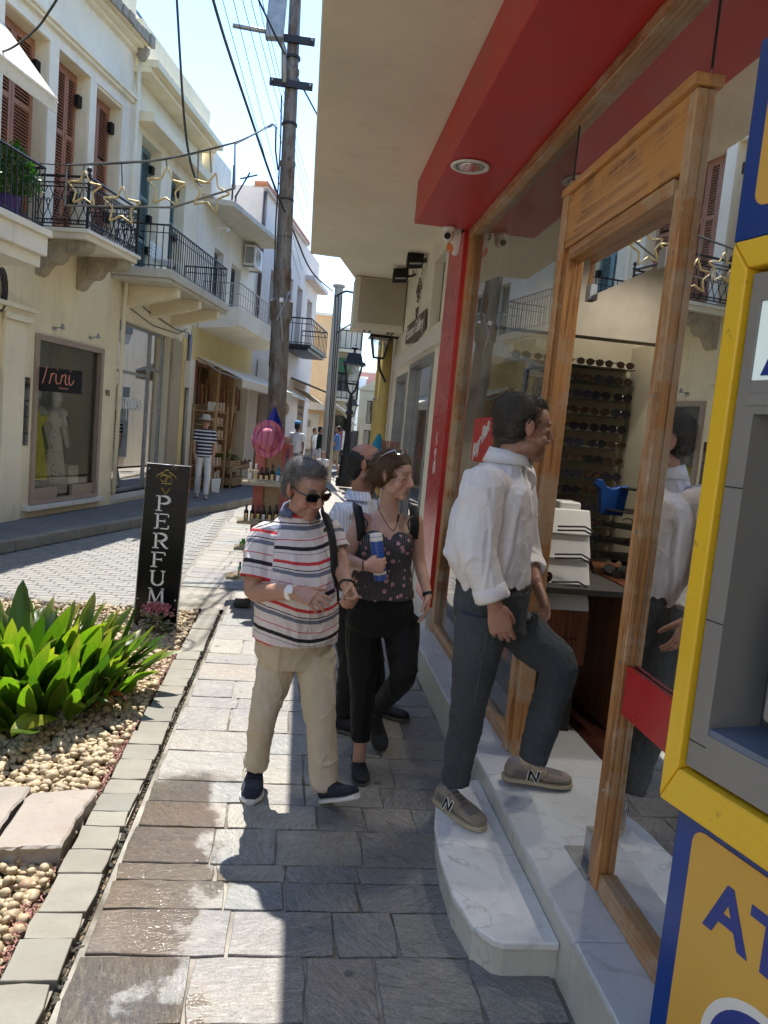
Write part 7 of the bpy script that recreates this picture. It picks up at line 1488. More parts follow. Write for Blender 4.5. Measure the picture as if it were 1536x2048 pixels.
loft(b, [(bel, tx_*.14, tf*.11), (che, tx_*.15, tf*.10), (sho, tx_*.13, tf*.075)], 20, 4)
limb(b, [shR, (shR+elR)/2, elR, elR*.55+wrR*.45, wrR], [.052, .046, .043, .040, .029]); limb(b, [shL, (shL+elL)/2, elL, elL*.55+wrL*.45, wrL], [.052, .046, .042, .038, .028])
hand(b, wrR, np.array(AY(640, 1200, 3.06))-wrR, (-.1, .7, -.6), 1, 1.06, (.35, .45, .55, .6), .3, .07)
hand(b, wrL, np.array(AY(706, 1200, 3.2))-wrL, (-.8, -.1, .2), -1, 1.05, (1.1, 1.2, 1.25, 1.3), 1.0, .02)
me = fuse(b, .0042, 2); colattr(me, head_cols(co_of(me), hc1, HB, 1.06, SK1, True, (.10, .09, .085), (.30, .12, .09), .35, 3)); put(me, 'body', M['skin'], m1)
# shirt
b = MB()
loft(b, [(hem+V3(0, 0, .05), tx_*.150, tf*.125), (hem, tx_*.190, tf*.150), (hem+V3(0, 0, .008), tx_*.193, tf*.155), (hem*.5+bel*.5, tx_*.190, tf*.160), (bel, tx_*.186, tf*.165), (bel*.45+che*.55, tx_*.182, tf*.148), (che, tx_*.182, tf*.128), (che*.35+sho*.65, tx_*.175, tf*.110), (sho+V3(0, 0, .012), tx_*.120, tf*.085), (nk+V3(0, 0, -.004), tx_*.074, tf*.074)], 32, 4, 2.25)
b.ell(bel+tf*.05+V3(0, 0, -.02), (.13, .12, .12))
cuR = shR*.22+elR*.78; cuL = shL*.30+elL*.70
for a0, a1, a2, r0_, r1_ in ((shR, (shR+cuR)/2, cuR, .074, .078), (shL, (shL+cuL)/2, cuL, .070, .070)): limb(b, [a0+(sho-a0)*.25+V3(0, 0, -.015), a0, a1, a2], [r0_*.9, r0_, r1_*.97, r1_], 20, 4, open_end=.03)
me = fuse(b, .0048, 5); folds(me, .009, (6, 6, 3.0), 5, mask=lambda c: np.clip((1.45-c[:, 2])*3, .25, 1)); folds(me, .0035, (18, 18, 8), 8)
c = co_of(me); zr = AY(640, 1088, 3.3).z; P_ = .209
dx = np.clip((.12-c[:, 0]), -.1, .5); hgt = np.clip((c[:, 2]-(zr-.25))/.25, 0, 1); svt = (zr-c[:, 2]-dx*.28*hgt - .02*np.sin(c[:, 0]*14))/P_
def along(c, a, b_): d = (b_-a); L = np.linalg.norm(d); d = d/L; t = (c-a) @ d; r_ = np.linalg.norm((c-a)-t[:, None]*d, axis=1); return t, r_
tR, rR = along(c, shR, elR); tL, rL = along(c, shL, elL); inR = (rR < .095)*(tR > -.03)*(tR < .80*np.linalg.norm(elR-shR)+.012)*(c[:, 0] < shR[0]+.055+0*tR); inL = (rL < .085)*(tL > .0)*(c[:, 0] > shL[0]-.01)
sv = np.where(inR, (tR+.03)/P_*1.0+.28-.0, svt); sv = np.where(inL, (tL+.10)/P_, sv); attr(me, 'sv', sv)
t = MT('striped_polo_cotton'); at_ = t.N('Attribute', attribute_name='sv'); fr = t.math('FRACT', t.math('ADD', at_.outputs['Fac'], 20.045))
W_, K_, G_, R_, B_ = (.66, .60, .60), (.010, .010, .014), (.30, .30, .33), (.52, .035, .045), (.14, .16, .22)
t.col(t.ramp(fr, [(0, K_), (.085, W_), (.150, G_), (.172, W_), (.33, R_), (.405, W_), (.505, K_), (.530, W_), (.565, B_), (.655, W_), (.84, R_), (.862, W_)], True)); t.set(Roughness=.8); t.bump(t.noise(t.coord('World'), 380, 2), .15, .001); t.bump(t.noise(t.coord('World'), 22, 5), .4, .006); shirt = put(me, 'polo_shirt', t.m, m1)
# collar, buttons
b = MB(); n_ = 18; nkc = nk+V3(0, 0, -.006)
def collar_ring(k, up, out, op=.62): a = math.pi/2+op + (2*math.pi-2*op)*k/n_; return nkc + tx_*(.070+out)*math.cos(a) - (-tf)*(.070+out)*math.sin(a)*1 + V3(0, 0, up)
vs = []
for k in range(n_+1):
    dip = (1-abs(2*k/n_-1))*.035 - .012
    vs += [collar_ring(k, .018+dip*.3, .004), collar_ring(k, .034+dip, .004), collar_ring(k, .036+dip, .010), collar_ring(k, -.008+dip*.2, .030)]
b.add([tuple(v) for v in vs], [(4*k+i, 4*k+i+1, 4*k+5+i, 4*k+4+i) for k in range(n_) for i in range(3)])
o = b.build('collar', cloth('navy_grey_collar', (.10, .12, .19)), shirt, True); sm = o.modifiers.new('t', 'SOLIDIFY'); sm.thickness = .003
MB().ell(np.array(AY(650, 1060, 3.28)), (.007, .006, .012), nu=8, nv=6).build('chest_emblem', M['iron'], shirt)
# trousers
hR, hL = np.array(AY(556, 1320, 3.47)), np.array(AY(632, 1318, 3.44)); kR, kL = np.array(AY(527, 1432, 3.42)), np.array(AY(640, 1432, 3.36)); aR, aL = np.array(AY(513, 1532, 3.50)), np.array(AY(650, 1570, 3.36))
b = MB(); loft(b, [(pel+V3(0, 0, .09), tx_*.165, tf*.13), (pel, tx_*.178, tf*.135), (pel+V3(0, 0, -.08), tx_*.182, tf*.130), (hR*.5+hL*.5+V3(0, 0, -.02), tx_*.165, tf*.11)], 24, 4, 2.3)
limb(b, [hR+V3(0, 0, .05), hR, (hR+kR)/2, kR, (kR+aR)/2, aR], [.092, .092, .076, .060, .056, .058], 20, 4, open_end=.03); limb(b, [hL+V3(0, 0, .05), hL, (hL+kL)/2, kL, (kL+aL)/2, aL], [.092, .092, .079, .064, .062, .065], 20, 4, open_end=.03)
me = fuse(b, .005, 4); folds(me, .013, (6, 6, 5), 21, mask=lambda c: .45+.55*np.exp(-((c[:, 2]-.45)/.2)**2)+.4*np.exp(-((c[:, 2]-.10)/.12)**2)); folds(me, .0035, (20, 20, 9), 22); put(me, 'trousers', M['beige_t'], m1)
# shoes
M['sneak'] = (M['shoe'], (.014, .017, .030), (.03, .035, .05)); M['sole_w'] = simple('white_rubber_sole', (.66, .65, .62), .5)
g0, g1 = G(510, 1530), G(516, 1592); hl = np.array([aR[0], aR[1]+.05, 0]); shoe(m1, (aR[0]-.002, 3.60, .0), (aR[0]-.012, 3.315, .0), M['sneak'], M['sole_w'], lace=M['black'], w_=.049)
shoe(m1, tuple(AY(648, 1606, 3.36)), tuple(AY(714, 1598, 3.19)), M['sneak'], M['sole_w'], lace=M['black'], w_=.049)
sg_ = sunglasses_on(m1, hc1, HB, 1.06, .098, .010, R_=.028); sane(sg_, 'black sunglasses worn by the person in the striped polo shirt', 'sunglasses')
def grey_comb(B, back=-.6, side=.3): return lambda p, nn, r_: B @ Vector((side*r_.uniform(-.4, 1), back, .25))
M['hair_g'] = hair_mat('salt_and_pepper_hair', (.07, .066, .063), (.30, .29, .28)); M['hair_g2'] = hair_mat('dark_greying_hair', (.030, .027, .025), (.12, .11, .10))
hair(m1, hc1, HB, 1.06, M['hair_g'], [((0, -.034, .045), (.078, .096, .082)), ((0, -.052, -.006), (.077, .064, .064)), ((0, .014, .092), (.056, .050, .034))], 9500, .031, lambda p, nn, r_: HB @ Vector((.5+r_.uniform(-.5, .5), .1+r_.uniform(-.6, .5), .5)), 3, .45, .0010, .55, keep=lambda L: (L[:, 2] > -.05)*(L[:, 1] < .085))
# watch, strap of the bag
fd_ = (wrR-elR)/np.linalg.norm(wrR-elR); wq = wrR-fd_*.02; wt = thing('wrist_watch', tuple(wq), 'white sports watch on the bent wrist of the person in the striped shirt', 'watch')
MB().tube([wq-fd_*.013, wq-fd_*.012, wq+fd_*.012, wq+fd_*.013], [.030, .0345, .0345, .030], 20).build('strap', M['whitep'], wt, 40); MB().obox(wq+V3(-.01, -.030, .018), fd_*.018, V3(0, .7, .7)*.016, V3(0, -.7, .7)*.006).build('case', M['whitep'], wt, bevel=.003)
bs = MB(); fl = (wrL-elL)/np.linalg.norm(wrL-elL); wq2 = wrL-fl*.005; bs.tube([Vector(wq2-fl*(.004*math.sin(k*5)))+(Vector(fl).cross(Vector((0, 0, 1))).normalized()*math.cos(k*.42)+Vector(fl).cross(Vector(fl).cross(Vector((0, 0, 1)))).normalized()*math.sin(k*.42))*.033 for k in range(15)], .005, 6, closed=True); bs.build('bead_bracelet', M['iron'], None, label='dark beaded bracelet on the closed hand of the person in the striped shirt', cat='bracelet')
def strap(pts, wd, parent_lab, side, cat='bag strap', mat=None, name='shoulder_strap', parent=None, th_=.004):
    P_ = [p for (p,) in cat_([(np.array(p, float),) for p in pts], 6)]; b = MB(); vs = []
    for i, p in enumerate(P_): t_ = P_[min(i+1, len(P_)-1)]-P_[max(i-1, 0)]; s_ = np.cross(t_, side(i/len(P_))); s_ = s_/np.linalg.norm(s_)*wd/2; vs += [tuple(p-s_), tuple(p+s_)]
    b.add(vs, [(2*i, 2*i+1, 2*i+3, 2*i+2) for i in range(len(P_)-1)]); o = b.build(name, mat or M['strap'], parent, True, label=parent_lab, cat=cat if parent_lab else None); sm = o.modifiers.new('t', 'SOLIDIFY'); sm.thickness = th_; sm.offset = 0; return o
strap([AY(646, 1014, 3.54), AY(648, 1024, 3.41), AY(659, 1054, 3.355), AY(666, 1090, 3.33), AY(669, 1140, 3.34), AY(671, 1190, 3.36), AY(674, 1250, 3.42)], .036, 'black bag strap over the far shoulder of the person in the striped shirt', lambda t: V3(.35, -.9, .1))

# ------------------------------------------------------------------ woman in the floral top
m2 = thing('person', (.5, 3.75, 0), 'brown haired person in floral strap top and black trousers holding a blue package', 'person')
SK2 = (.55, .33, .25); T = basis(6); tx_, tf = np.array(T.col[0]), np.array(T.col[1])
hc2 = AY(789, 953, 3.72); HB2 = basis(52, 7, 0)
nk = np.array(AY(776, 1022, 3.78)); sho = np.array(AY(772, 1040, 3.79)); che = np.array(AY(768, 1085, 3.76)); wa = np.array(AY(764, 1150, 3.77)); pel = np.array(AY(762, 1215, 3.79))
shR, shL = np.array(AY(722, 1044, 3.76)), np.array(AY(828, 1044, 3.82)); elR, wrR = np.array(AY(692, 1122, 3.70)), np.array(AY(731, 1132, 3.49)); elL, wrL = np.array(AY(838, 1122, 3.84)), np.array(AY(856, 1192, 3.76))
b = MB(); head(b, hc2, HB2, .97, False, .82, .90, 0); hcv = np.array(hc2)
loft(b, [(sho+V3(0, 0, -.05), tx_*.10, tf*.07), (nk+V3(0, 0, .005), tx_*.055, tf*.055), (hcv+V3(-.01, .02, -.09), tx_*.047, tf*.050), (hcv+V3(-.005, .015, -.03), tx_*.045, tf*.05)], 20, 4)
loft(b, [(wa+V3(0, 0, .02), tx_*.125, tf*.09), (che+V3(0, 0, -.06), tx_*.135, tf*.095), (che+V3(0, 0, .01), tx_*.148, tf*.100), (sho*.6+che*.4, tx_*.150, tf*.085), (sho, tx_*.125, tf*.062), (nk, tx_*.05, tf*.05)], 24, 4)
limb(b, [shR+V3(.01, 0, .0), (shR*.6+elR*.4), elR*.92+shR*.08, elR*.55+wrR*.45, wrR], [.050, .049, .040, .034, .024]); limb(b, [shL, (shL*.6+elL*.4), elL, elL*.55+wrL*.45, wrL], [.047, .042, .034, .031, .022])
pkc = np.array(AY(757, 1115, 3.545)); hand(b, wrR, V3(1, .10, .06), (0, 1, .05), 1, .93, (.95, 1.0, 1.05, 1.1), .9, .03)
hand(b, wrL, np.array(AY(851, 1245, 3.72))-wrL, (-1, .2, 0), -1, .93, (.35, .4, .45, .5), .3, .03)
me = fuse(b, .0042, 3); colattr(me, head_cols(co_of(me), hc2, HB2, .97, SK2, False, (.09, .05, .03), (.42, .14, .12), 0, 7)); put(me, 'body', M['skin'], m2)
b = MB(); top = sho*.38+che*.62
loft(b, [(pel+V3(0, 0, .12), tx_*.13, tf*.10), (pel+V3(0, 0, .060), tx_*.172, tf*.128), (wa+V3(0, 0, -.03), tx_*.162, tf*.118), (wa+V3(0, 0, .04), tx_*.150, tf*.112), (che+V3(0, 0, -.05), tx_*.154, tf*.125), (che, tx_*.158, tf*.124), (top+V3(0, -.0, .0), tx_*.150, tf*.106), (top+V3(0, 0, -.03), tx_*.138, tf*.09)], 30, 3)
for sg in (-1, 1): b.ell(che+tx_*.068*sg+tf*.072+V3(0, 0, .005), (.064, .060, .064))
me = fuse(b, .005, 4); folds(me, .007, (12, 12, 2.5), 31, mask=lambda c: np.clip((wa[2]+.05-c[:, 2])*9, .15, 1)); 
t = MT('charcoal_floral_chiffon'); v = t.coord('World'); vo = t.N('TexVoronoi', i_Scale=24.0); t.L(v, vo.inputs['Vector']); ps_ = t.N('VectorMath', operation='SUBTRACT'); mp = t.N('VectorMath', operation='SCALE'); mp.inputs['Scale'].default_value = 17.0; t.L(v, mp.inputs[0]); t.L(mp.outputs[0], ps_.inputs[0]); 
fl_ = t.ramp(vo.outputs['Distance'], [(0, (.55, .50, .42)), (.10, (.30, .03, .08)), (.19, (.55, .27, .28)), (.30, (.045, .035, .04))]); pt = t.noise(v, 95, 2); petal = t.math('ADD', vo.outputs['Distance'], t.math('MULTIPLY', t.math('SUBTRACT', pt, .5), .35)); 
fl_ = t.ramp(petal, [(0, (.55, .45, .36)), (.09, (.33, .05, .09)), (.17, (.56, .30, .30)), (.245, (.52, .30, .30)), (.27, (.028, .024, .028))])
sx = t.N('SeparateXYZ'); t.L(v, sx.inputs[0]); pin = t.ramp(t.math('SINE', t.math('MULTIPLY', sx.outputs[0], 700)), [(.78, (0,)*3), (.9, (.16,)*3)]); t.col(t.mix(1.0, fl_, pin, 'ADD')); t.set(Roughness=.8); t.bump(t.noise(v, 24, 4), .3, .005); cam_top = put(me, 'floral_top', t.m, m2)
for sg, xx in ((-1, 730), (1, 820)):
    strap([AY(xx, 1062, 3.665), AY(xx-4*sg, 1045, 3.68), AY(xx-6*sg*-1, 1030, 3.74), AY(xx, 1028, 3.82)], .010, None, lambda t: V3(0, -1, .3), mat=t.m, name='thin_strap', parent=cam_top, th_=.002)
hR, hL = np.array(AY(728, 1250, 3.79)), np.array(AY(802, 1250, 3.79)); kR, kL = np.array(AY(725, 1375, 3.72)), np.array(AY(806, 1352, 3.70)); aR, aL = np.array(AY(721, 1480, 3.70)), np.array(AY(756, 1416, 3.97))
b = MB(); loft(b, [(pel+V3(0, 0, .09), tx_*.145, tf*.105), (pel, tx_*.170, tf*.125), (pel+V3(0, 0, -.08), tx_*.180, tf*.125), (hR*.5+hL*.5+V3(0, 0, -.04), tx_*.165, tf*.11)], 24, 4, 2.2)
limb(b, [hR+V3(0, 0, .05), hR, (hR+kR)/2, kR, (kR+aR)/2, aR], [.090, .096, .084, .066, .058, .046], 20, 4, open_end=.02); limb(b, [hL+V3(0, 0, .05), hL, (hL+kL)/2, kL, (kL+aL)/2, aL], [.090, .096, .086, .068, .058, .044], 20, 4, open_end=.02)
me = fuse(b, .0055, 4); folds(me, .006, (9, 9, 6), 41); put(me, 'trousers', M['blk_t'], m2)
# bare ankles belong to the body
b = MB(); M['blk_s'] = (M['shoe'], (.013, .015, .020), (.016, .018, .022)); M['sole_b'] = simple('dark_grey_sole', (.08, .075, .065), .6)
limb(b, [aR+V3(0, 0, .06), aR+V3(0, -.005, -.01), (aR[0]+.002, aR[1]-.0, .06)], [.034, .031, .036]); fa_ = np.array(AY(752, 1440, 3.99)); me = fuse(b, .005, 2); colattr(me, np.tile(SK2, (len(me.vertices), 1))); put(me, 'ankle', M['skin'], m2); b = MB(); limb(b, [aL+(kL-aL)*.1, aL, fa_], [.034, .031, .034]); me = fuse(b, .005, 2); colattr(me, np.tile(SK2, (len(me.vertices), 1))); put(me, 'ankle', M['skin'], m2)
shoe(m2, (aR[0], 3.775, 0), (aR[0]+.008, 3.53, 0), M['blk_s'], M['sole_b'], w_=.043, h=.062, soleh=.012); f2a, f2b = Vector(AY(746, 1425, 4.04)), Vector(AY(764, 1500, 3.92)); shoe(m2, tuple(f2a), (f2b.x, f2b.y, .012), M['blk_s'], M['sole_b'], w_=.043, h=.062, soleh=.012, lace=M['black'], up=Vector((0, -.75, .6)))
M['hair_b'] = hair_mat('warm_brown_hair', (.075, .042, .022), (.18, .105, .055), .5)
hair(m2, hc2, HB2, .97, M['hair_b'], [((0, -.030, .046), (.080, .100, .085)), ((0, -.058, .0), (.073, .066, .070)), ((.0, .0, .070), (.070, .074, .048)), ((.066, -.01, .03), (.014, .040, .04)), ((-.066, -.01, .03), (.014, .040, .04)), ((0, -.108, -.03), (.026, .030, .034)), ((0, -.118, -.08), (.016, .016, .05))], 6000, .07, lambda p, nn, r_: HB2 @ Vector((0, -1, -.25)), 4, .05, .0011, .10, keep=lambda L: (L[:, 2] > -.05)*(L[:, 1] < .08))
sg_ = sunglasses_on(m2, Vector(hc2) + HB2 @ Vector((0, -.038, .062)), basis(52, -30, 0), .97, .090, .020, True, .024, x_arm=.084); sane(sg_, 'round metal sunglasses pushed up on the hair of the person in the floral top', 'sunglasses')
for o in list(sg_.children):
    if o.name.startswith('lens'): o.data.materials[0] = M['glass_d']
b = MB(); pn0 = [AY(756, 990, 3.68), AY(757, 1015, 3.665), AY(772, 1045, 3.64), AY(786, 1062, 3.625), AY(793, 1050, 3.64), AY(802, 1020, 3.67), AY(803, 995, 3.70)]
P_ = [p for (p,) in cat_([(np.array(p),) for p in pn0], 6)]; b.tube([Vector(p) for p in P_], .0022, 5); b.tube([AY(797, 1028, 3.64), AY(794, 1044, 3.63)], .005, 6); b.build('cord_necklace', M['iron'], None, label='dark cord necklace with a small pendant on the person in the floral top', cat='necklace')
for pts, lab in (([AY(713, 1008, 3.90), AY(714, 1012, 3.74), AY(718, 1032, 3.688), AY(722, 1060, 3.67), AY(723, 1085, 3.70), AY(720, 1110, 3.78)], 'black rucksack strap on the near shoulder of the person in the floral top'), ([AY(822, 1008, 3.94), AY(825, 1012, 3.80), AY(829, 1030, 3.735), AY(829, 1055, 3.72), AY(827, 1078, 3.76)], 'black rucksack strap on the shoulder beside the red pilaster')):
    strap(pts, .045, lab, lambda t: V3(0, -.95, .2))
pk = thing('blue_package', tuple(pkc), 'rolled blue printed packet held upright against the floral top', 'packet'); q0, q1 = AY(752, 1072, 3.548), AY(761, 1160, 3.548)
M['pkb'] = (lambda t: (t.col(t.ramp(t.math('SINE', t.math('MULTIPLY', (lambda s_: (t.L(t.coord('World'), s_.inputs[0]), s_.outputs[2])[1])(t.N('SeparateXYZ')), 420)), [(.55, (.025, .08, .33)), (.8, (.06, .13, .42))])), t.set(Roughness=.3), t.m)[-1])(MT('blue_printed_foil'))
MB().tube([q0, q0.lerp(q1, .3), q0.lerp(q1, .7), q1], [.030, .031, .031, .029], 18).build('roll', M['pkb'], pk, 40); MB().tube([q0+(q0-q1).normalized()*.012, q0-(q0-q1).normalized()*.022], [.029, .0315], 18).build('white_top', M['whitep'], pk, 40); MB().tube([q0.lerp(q1, .80), q0.lerp(q1, .86)], [.0318, .0318], 18).build('white_band', M['whitep'], pk, 40)
for p_, d_, lab in ((wrR-V3(1, 0, 0)*.012, V3(1, -.12, .06), 'thin dark hair tie on the wrist holding the blue packet'),): d_ = Vector(d_).normalized(); s1 = d_.cross(Vector((0, 0, 1))).normalized(); s2 = d_.cross(s1); MB().tube([Vector(p_)+(s1*math.cos(k*.45)+s2*math.sin(k*.45))*.0275 for k in range(14)], .003, 5, closed=True).build('hair_tie', M['black'], None, label=lab, cat='hair tie')
fl = (elL-wrL)/np.linalg.norm(elL-wrL); wq = wrL+fl*.012; MB().tube([wq-fl*.009, wq-fl*.008, wq+fl*.008, wq+fl*.009], [.022, .0265, .0265, .022], 16).build('strap', M['strap'], thing('wrist_watch', tuple(wq), 'slim black watch on the hanging wrist beside the red pilaster', 'watch'), 40)

# ------------------------------------------------------------------ bald man behind
m3 = thing('person', (.42, 4.35, 0), 'balding person with glasses and a blue white pinstriped shirt walking behind the others', 'person')
hc3 = AY(735, 932, 4.35); HB3 = basis(80, 4, 0); hcv = np.array(hc3); T = basis(60); tx_, tf = np.array(T.col[0]), np.array(T.col[1]); SK3 = (.36, .185, .125)
nk = np.array(AY(722, 995, 4.38)); sho = nk+V3(-.01, .0, -.07); che = np.array(AY(712, 1080, 4.38)); wa = np.array(AY(710, 1180, 4.38))
b = MB(); head(b, hc3, HB3, 1.03, True, 1.1, 1.05, .4); loft(b, [(sho, tx_*.09, tf*.08), (nk+V3(0, 0, .0), tx_*.062, tf*.062), (hcv+V3(-.02, 0, -.07), tx_*.058, tf*.06), (hcv+V3(-.01, 0, -.02), tx_*.05, tf*.05)], 18, 4); loft(b, [(wa, tx_*.13, tf*.1), (che, tx_*.15, tf*.1), (sho, tx_*.12, tf*.08)], 18, 3)
shR, elR, wrR = sho+V3(-.10, -.17, -.03), sho+V3(-.08, -.22, -.30), sho+V3(.1, -.2, -.52); shL, elL, wrL = sho+V3(.1, .17, -.03), sho+V3(.14, .22, -.3), sho+V3(.2, .2, -.55)
for a_, e_, w3 in ((shR, elR, wrR), (shL, elL, wrL)): limb(b, [a_, e_, w3], [.048, .04, .027]); hand(b, w3, w3-e_, (0, 1, 0), 1, 1.0)
me = fuse(b, .005, 2); colattr(me, head_cols(co_of(me), hc3, HB3, 1.03, SK3, True, (.04, .03, .025), (.28, .12, .09), .75, 9)); put(me, 'body', M['skin'], m3)
b = MB(); loft(b, [(wa+V3(0, 0, -.02), tx_*.17, tf*.14), (wa*.5+che*.5, tx_*.175, tf*.15), (che, tx_*.19, tf*.135), (sho+V3(0, 0, -.02), tx_*.175, tf*.105), (sho+V3(0, 0, .035), tx_*.10, tf*.085), (nk+V3(0, 0, -.005), tx_*.068, tf*.070)], 26, 4, 2.2)
for a_, e_, w3 in ((shR, elR, wrR), (shL, elL, wrL)): limb(b, [a_+V3(.04, 0, 0), a_, e_, e_*.4+w3*.6], [.075, .076, .062, .05], 18, 4, open_end=.02)
me = fuse(b, .006, 4); folds(me, .007, (7, 7, 3), 51); t = MT('pinstriped_pale_blue_shirt'); v = t.coord('World'); sx = t.N('SeparateXYZ'); t.L(v, sx.inputs[0]); t.col(t.ramp(t.math('SINE', t.math('MULTIPLY', t.math('ADD', sx.outputs[0], t.math('MULTIPLY', sx.outputs[1], .4)), 330)), [(.45, (.46, .50, .62)), (.8, (.68, .70, .76))])); t.set(Roughness=.8); put(me, 'shirt', t.m, m3)
b = MB(); nkc = nk+V3(0, 0, -.005); vs = []
for k in range(n_+1): vs += [tuple(p) for p in (collar_ring(k, .02, .002, .5), collar_ring(k, .045, .006, .5), collar_ring(k, .046, .012, .5), collar_ring(k, -.006, .034, .5))]
b.add(vs, [(4*k+i, 4*k+i+1, 4*k+5+i, 4*k+4+i) for k in range(n_) for i in range(3)]); b.build('collar', t.m, m3, True)
hp = wa+V3(0, 0, -.12); b = MB(); loft(b, [(wa+V3(0, 0, .02), tx_*.15, tf*.12), (hp, tx_*.165, tf*.13), (hp+V3(0, 0, -.1), tx_*.15, tf*.12)], 20, 3)
f1, f2_ = np.array(G(683, 1462)), V3(.60, 4.5, 0)
for s_, fx in ((-1, f1), (1, f2_)): h0 = hp+tx_*.08*s_; k0 = h0*.5+fx*.5+V3(.03, 0, .03); limb(b, [h0, (h0+k0)/2, k0, fx+V3(0, 0, .09)], [.09, .085, .068, .055], 18, 4, open_end=.02); shoe(m3, tuple(fx+V3(-.06, .02, 0)), tuple(fx+V3(.19, -.10, 0)), M['blk_s'], M['sole_b'])
me = fuse(b, .006, 3); folds(me, .006, (9, 9, 6), 52); put(me, 'trousers', M['blk_t'], m3)
M['hair_k'] = hair_mat('dark_short_hair', (.010, .009, .008), (.04, .036, .034)); hair(m3, hc3, HB3, 1.03, M['hair_k'], [((0, -.040, .028), (.0780, .084, .072)), ((.058, -.008, .018), (.020, .040, .034)), ((-.058, -.008, .018), (.020, .040, .034)), ((0, -.06, -.04), (.068, .054, .055))], 5000, .014, lambda p, nn, r_: Vector((0, 0, -1)), 5, .25, .0011, .3, keep=lambda L: (L[:, 2] < .095)*(L[:, 1] < .03))
sg_ = sunglasses_on(m3, hc3, HB3, 1.03, .096, .010, R_=.024, x_arm=.080); sane(sg_, 'dark rimmed glasses on the balding person behind', 'glasses')
for o in list(sg_.children):
    if o.name.startswith('lens'): o.data.materials[0] = M['glass']

# ------------------------------------------------------------------ man in the white shirt entering the shop
m4 = thing('person', (.95, 2.95, .13), 'grey haired person in white shirt, dark jeans and beige sneakers stepping into the shop', 'person')
SK4 = (.37, .20, .145); hc4 = AY(1049, 858, 2.92); HB4 = basis(96, 6, 0); hcv = np.array(hc4); T = basis(80); tx_, tf = np.array(T.col[0]), np.array(T.col[1])
nk = np.array(AY(1015, 918, 2.95)); sho = np.array(AY(1003, 950, 2.96)); che = np.array(AY(982, 1030, 2.96)); wa = np.array(AY(978, 1110, 2.96)); pel = np.array(AY(984, 1190, 2.97))
shR, elR, wrR = np.array(AY(968, 972, 2.78)), np.array(AY(952, 1100, 2.73)), np.array(AY(990, 1212, 2.70)); shL, elL, wrL = np.array(AY(1030, 960, 3.14)), np.array(AY(1046, 1090, 3.16)), np.array(AY(1072, 1165, 3.02))
b = MB(); head(b, hc4, HB4, 1.08, True, 1.08, 1.05, .5)
loft(b, [(sho+V3(0, 0, -.02), tx_*.09, tf*.08), (nk, tx_*.066, tf*.068), (hcv+V3(-.025, 0, -.085), tx_*.060, tf*.066), (hcv+V3(-.01, 0, -.02), tx_*.055, tf*.06)], 20, 4); loft(b, [(wa, tx_*.13, tf*.11), (che, tx_*.15, tf*.1), (sho, tx_*.12, tf*.08)], 20, 3)
limb(b, [shR, (shR+elR)/2, elR, elR*.5+wrR*.5, wrR], [.05, .046, .042, .036, .028]); limb(b, [shL, elL, elL*.5+wrL*.5, wrL], [.05, .042, .036, .028])
hand(b, wrR, np.array(AY(1012, 1300, 2.69))-wrR, (.3, .9, .1), 1, 1.10, (.45, .5, .55, .6), 1.0, .02); hand(b, wrL, np.array(AY(1098, 1228, 2.98))-wrL, (-.7, -.2, -.5), -1, 1.06, (.25, .3, .3, .35), .3, .09)
me = fuse(b, .0042, 2); colattr(me, head_cols(co_of(me), hc4, HB4, 1.08, SK4, True, (.07, .06, .055), (.26, .10, .08), .25, 12)); put(me, 'body', M['skin'], m4)
b = MB(); loft(b, [(pel+V3(0, 0, .03), tx_*.155, tf*.135), (pel+V3(-.01, 0, .085), tx_*.172, tf*.158), (wa+V3(-.005, 0, .0), tx_*.185, tf*.172), (wa*.5+che*.5, tx_*.188, tf*.172), (che, tx_*.20, tf*.160), (che*.4+sho*.6, tx_*.195, tf*.130), (sho+V3(0, 0, .012), tx_*.125, tf*.095), (nk+V3(0, 0, .0), tx_*.072, tf*.076)], 30, 4, 2.2)
cR = elR*.12+wrR*.88; cL = elL*.3+wrL*.7
limb(b, [shR+V3(.05, .06, -.01), shR, (shR+elR)/2, elR, (elR+cR)/2, cR], [.078, .082, .078, .074, .066, .058], 20, 4, open_end=.04); limb(b, [shL+V3(.0, -.06, -.01), shL, elL, cL], [.078, .080, .068, .055], 20, 4, open_end=.03)
me = fuse(b, .005, 4); folds(me, .012, (6, 6, 2.6), 61); folds(me, .006, (11, 11, 7), 62); shirt4 = put(me, 'shirt', M['wshirt'], m4)
dR = (cR-elR)/np.linalg.norm(cR-elR); b = MB(); b.tube([cR-dR*.055, cR-dR*.05, cR-dR*.005, cR+dR*.004], [.058, .066, .068, .060], 22, cap=False); o = b.build('rolled_cuff', M['wshirt'], shirt4, True); sm = o.modifiers.new('t', 'SOLIDIFY'); sm.thickness = .004
b = MB(); nkc = nk+V3(.003, 0, -.004); vs = []
for k in range(n_+1):
    dip = (1-abs(2*k/n_-1))*.014; vs += [tuple(p) for p in (collar_ring(k, .010+dip, -.002, .42), collar_ring(k, .034+dip, .002, .42), collar_ring(k, .035+dip, .009, .42), collar_ring(k, -.012-.012*abs(2*k/n_-1)**6, .034, .42))]
b.add(vs, [(4*k+i, 4*k+i+1, 4*k+5+i, 4*k+4+i) for k in range(n_) for i in range(3)]); o = b.build('collar', M['wshirt'], shirt4, True); sm = o.modifiers.new('t', 'SOLIDIFY'); sm.thickness = .003
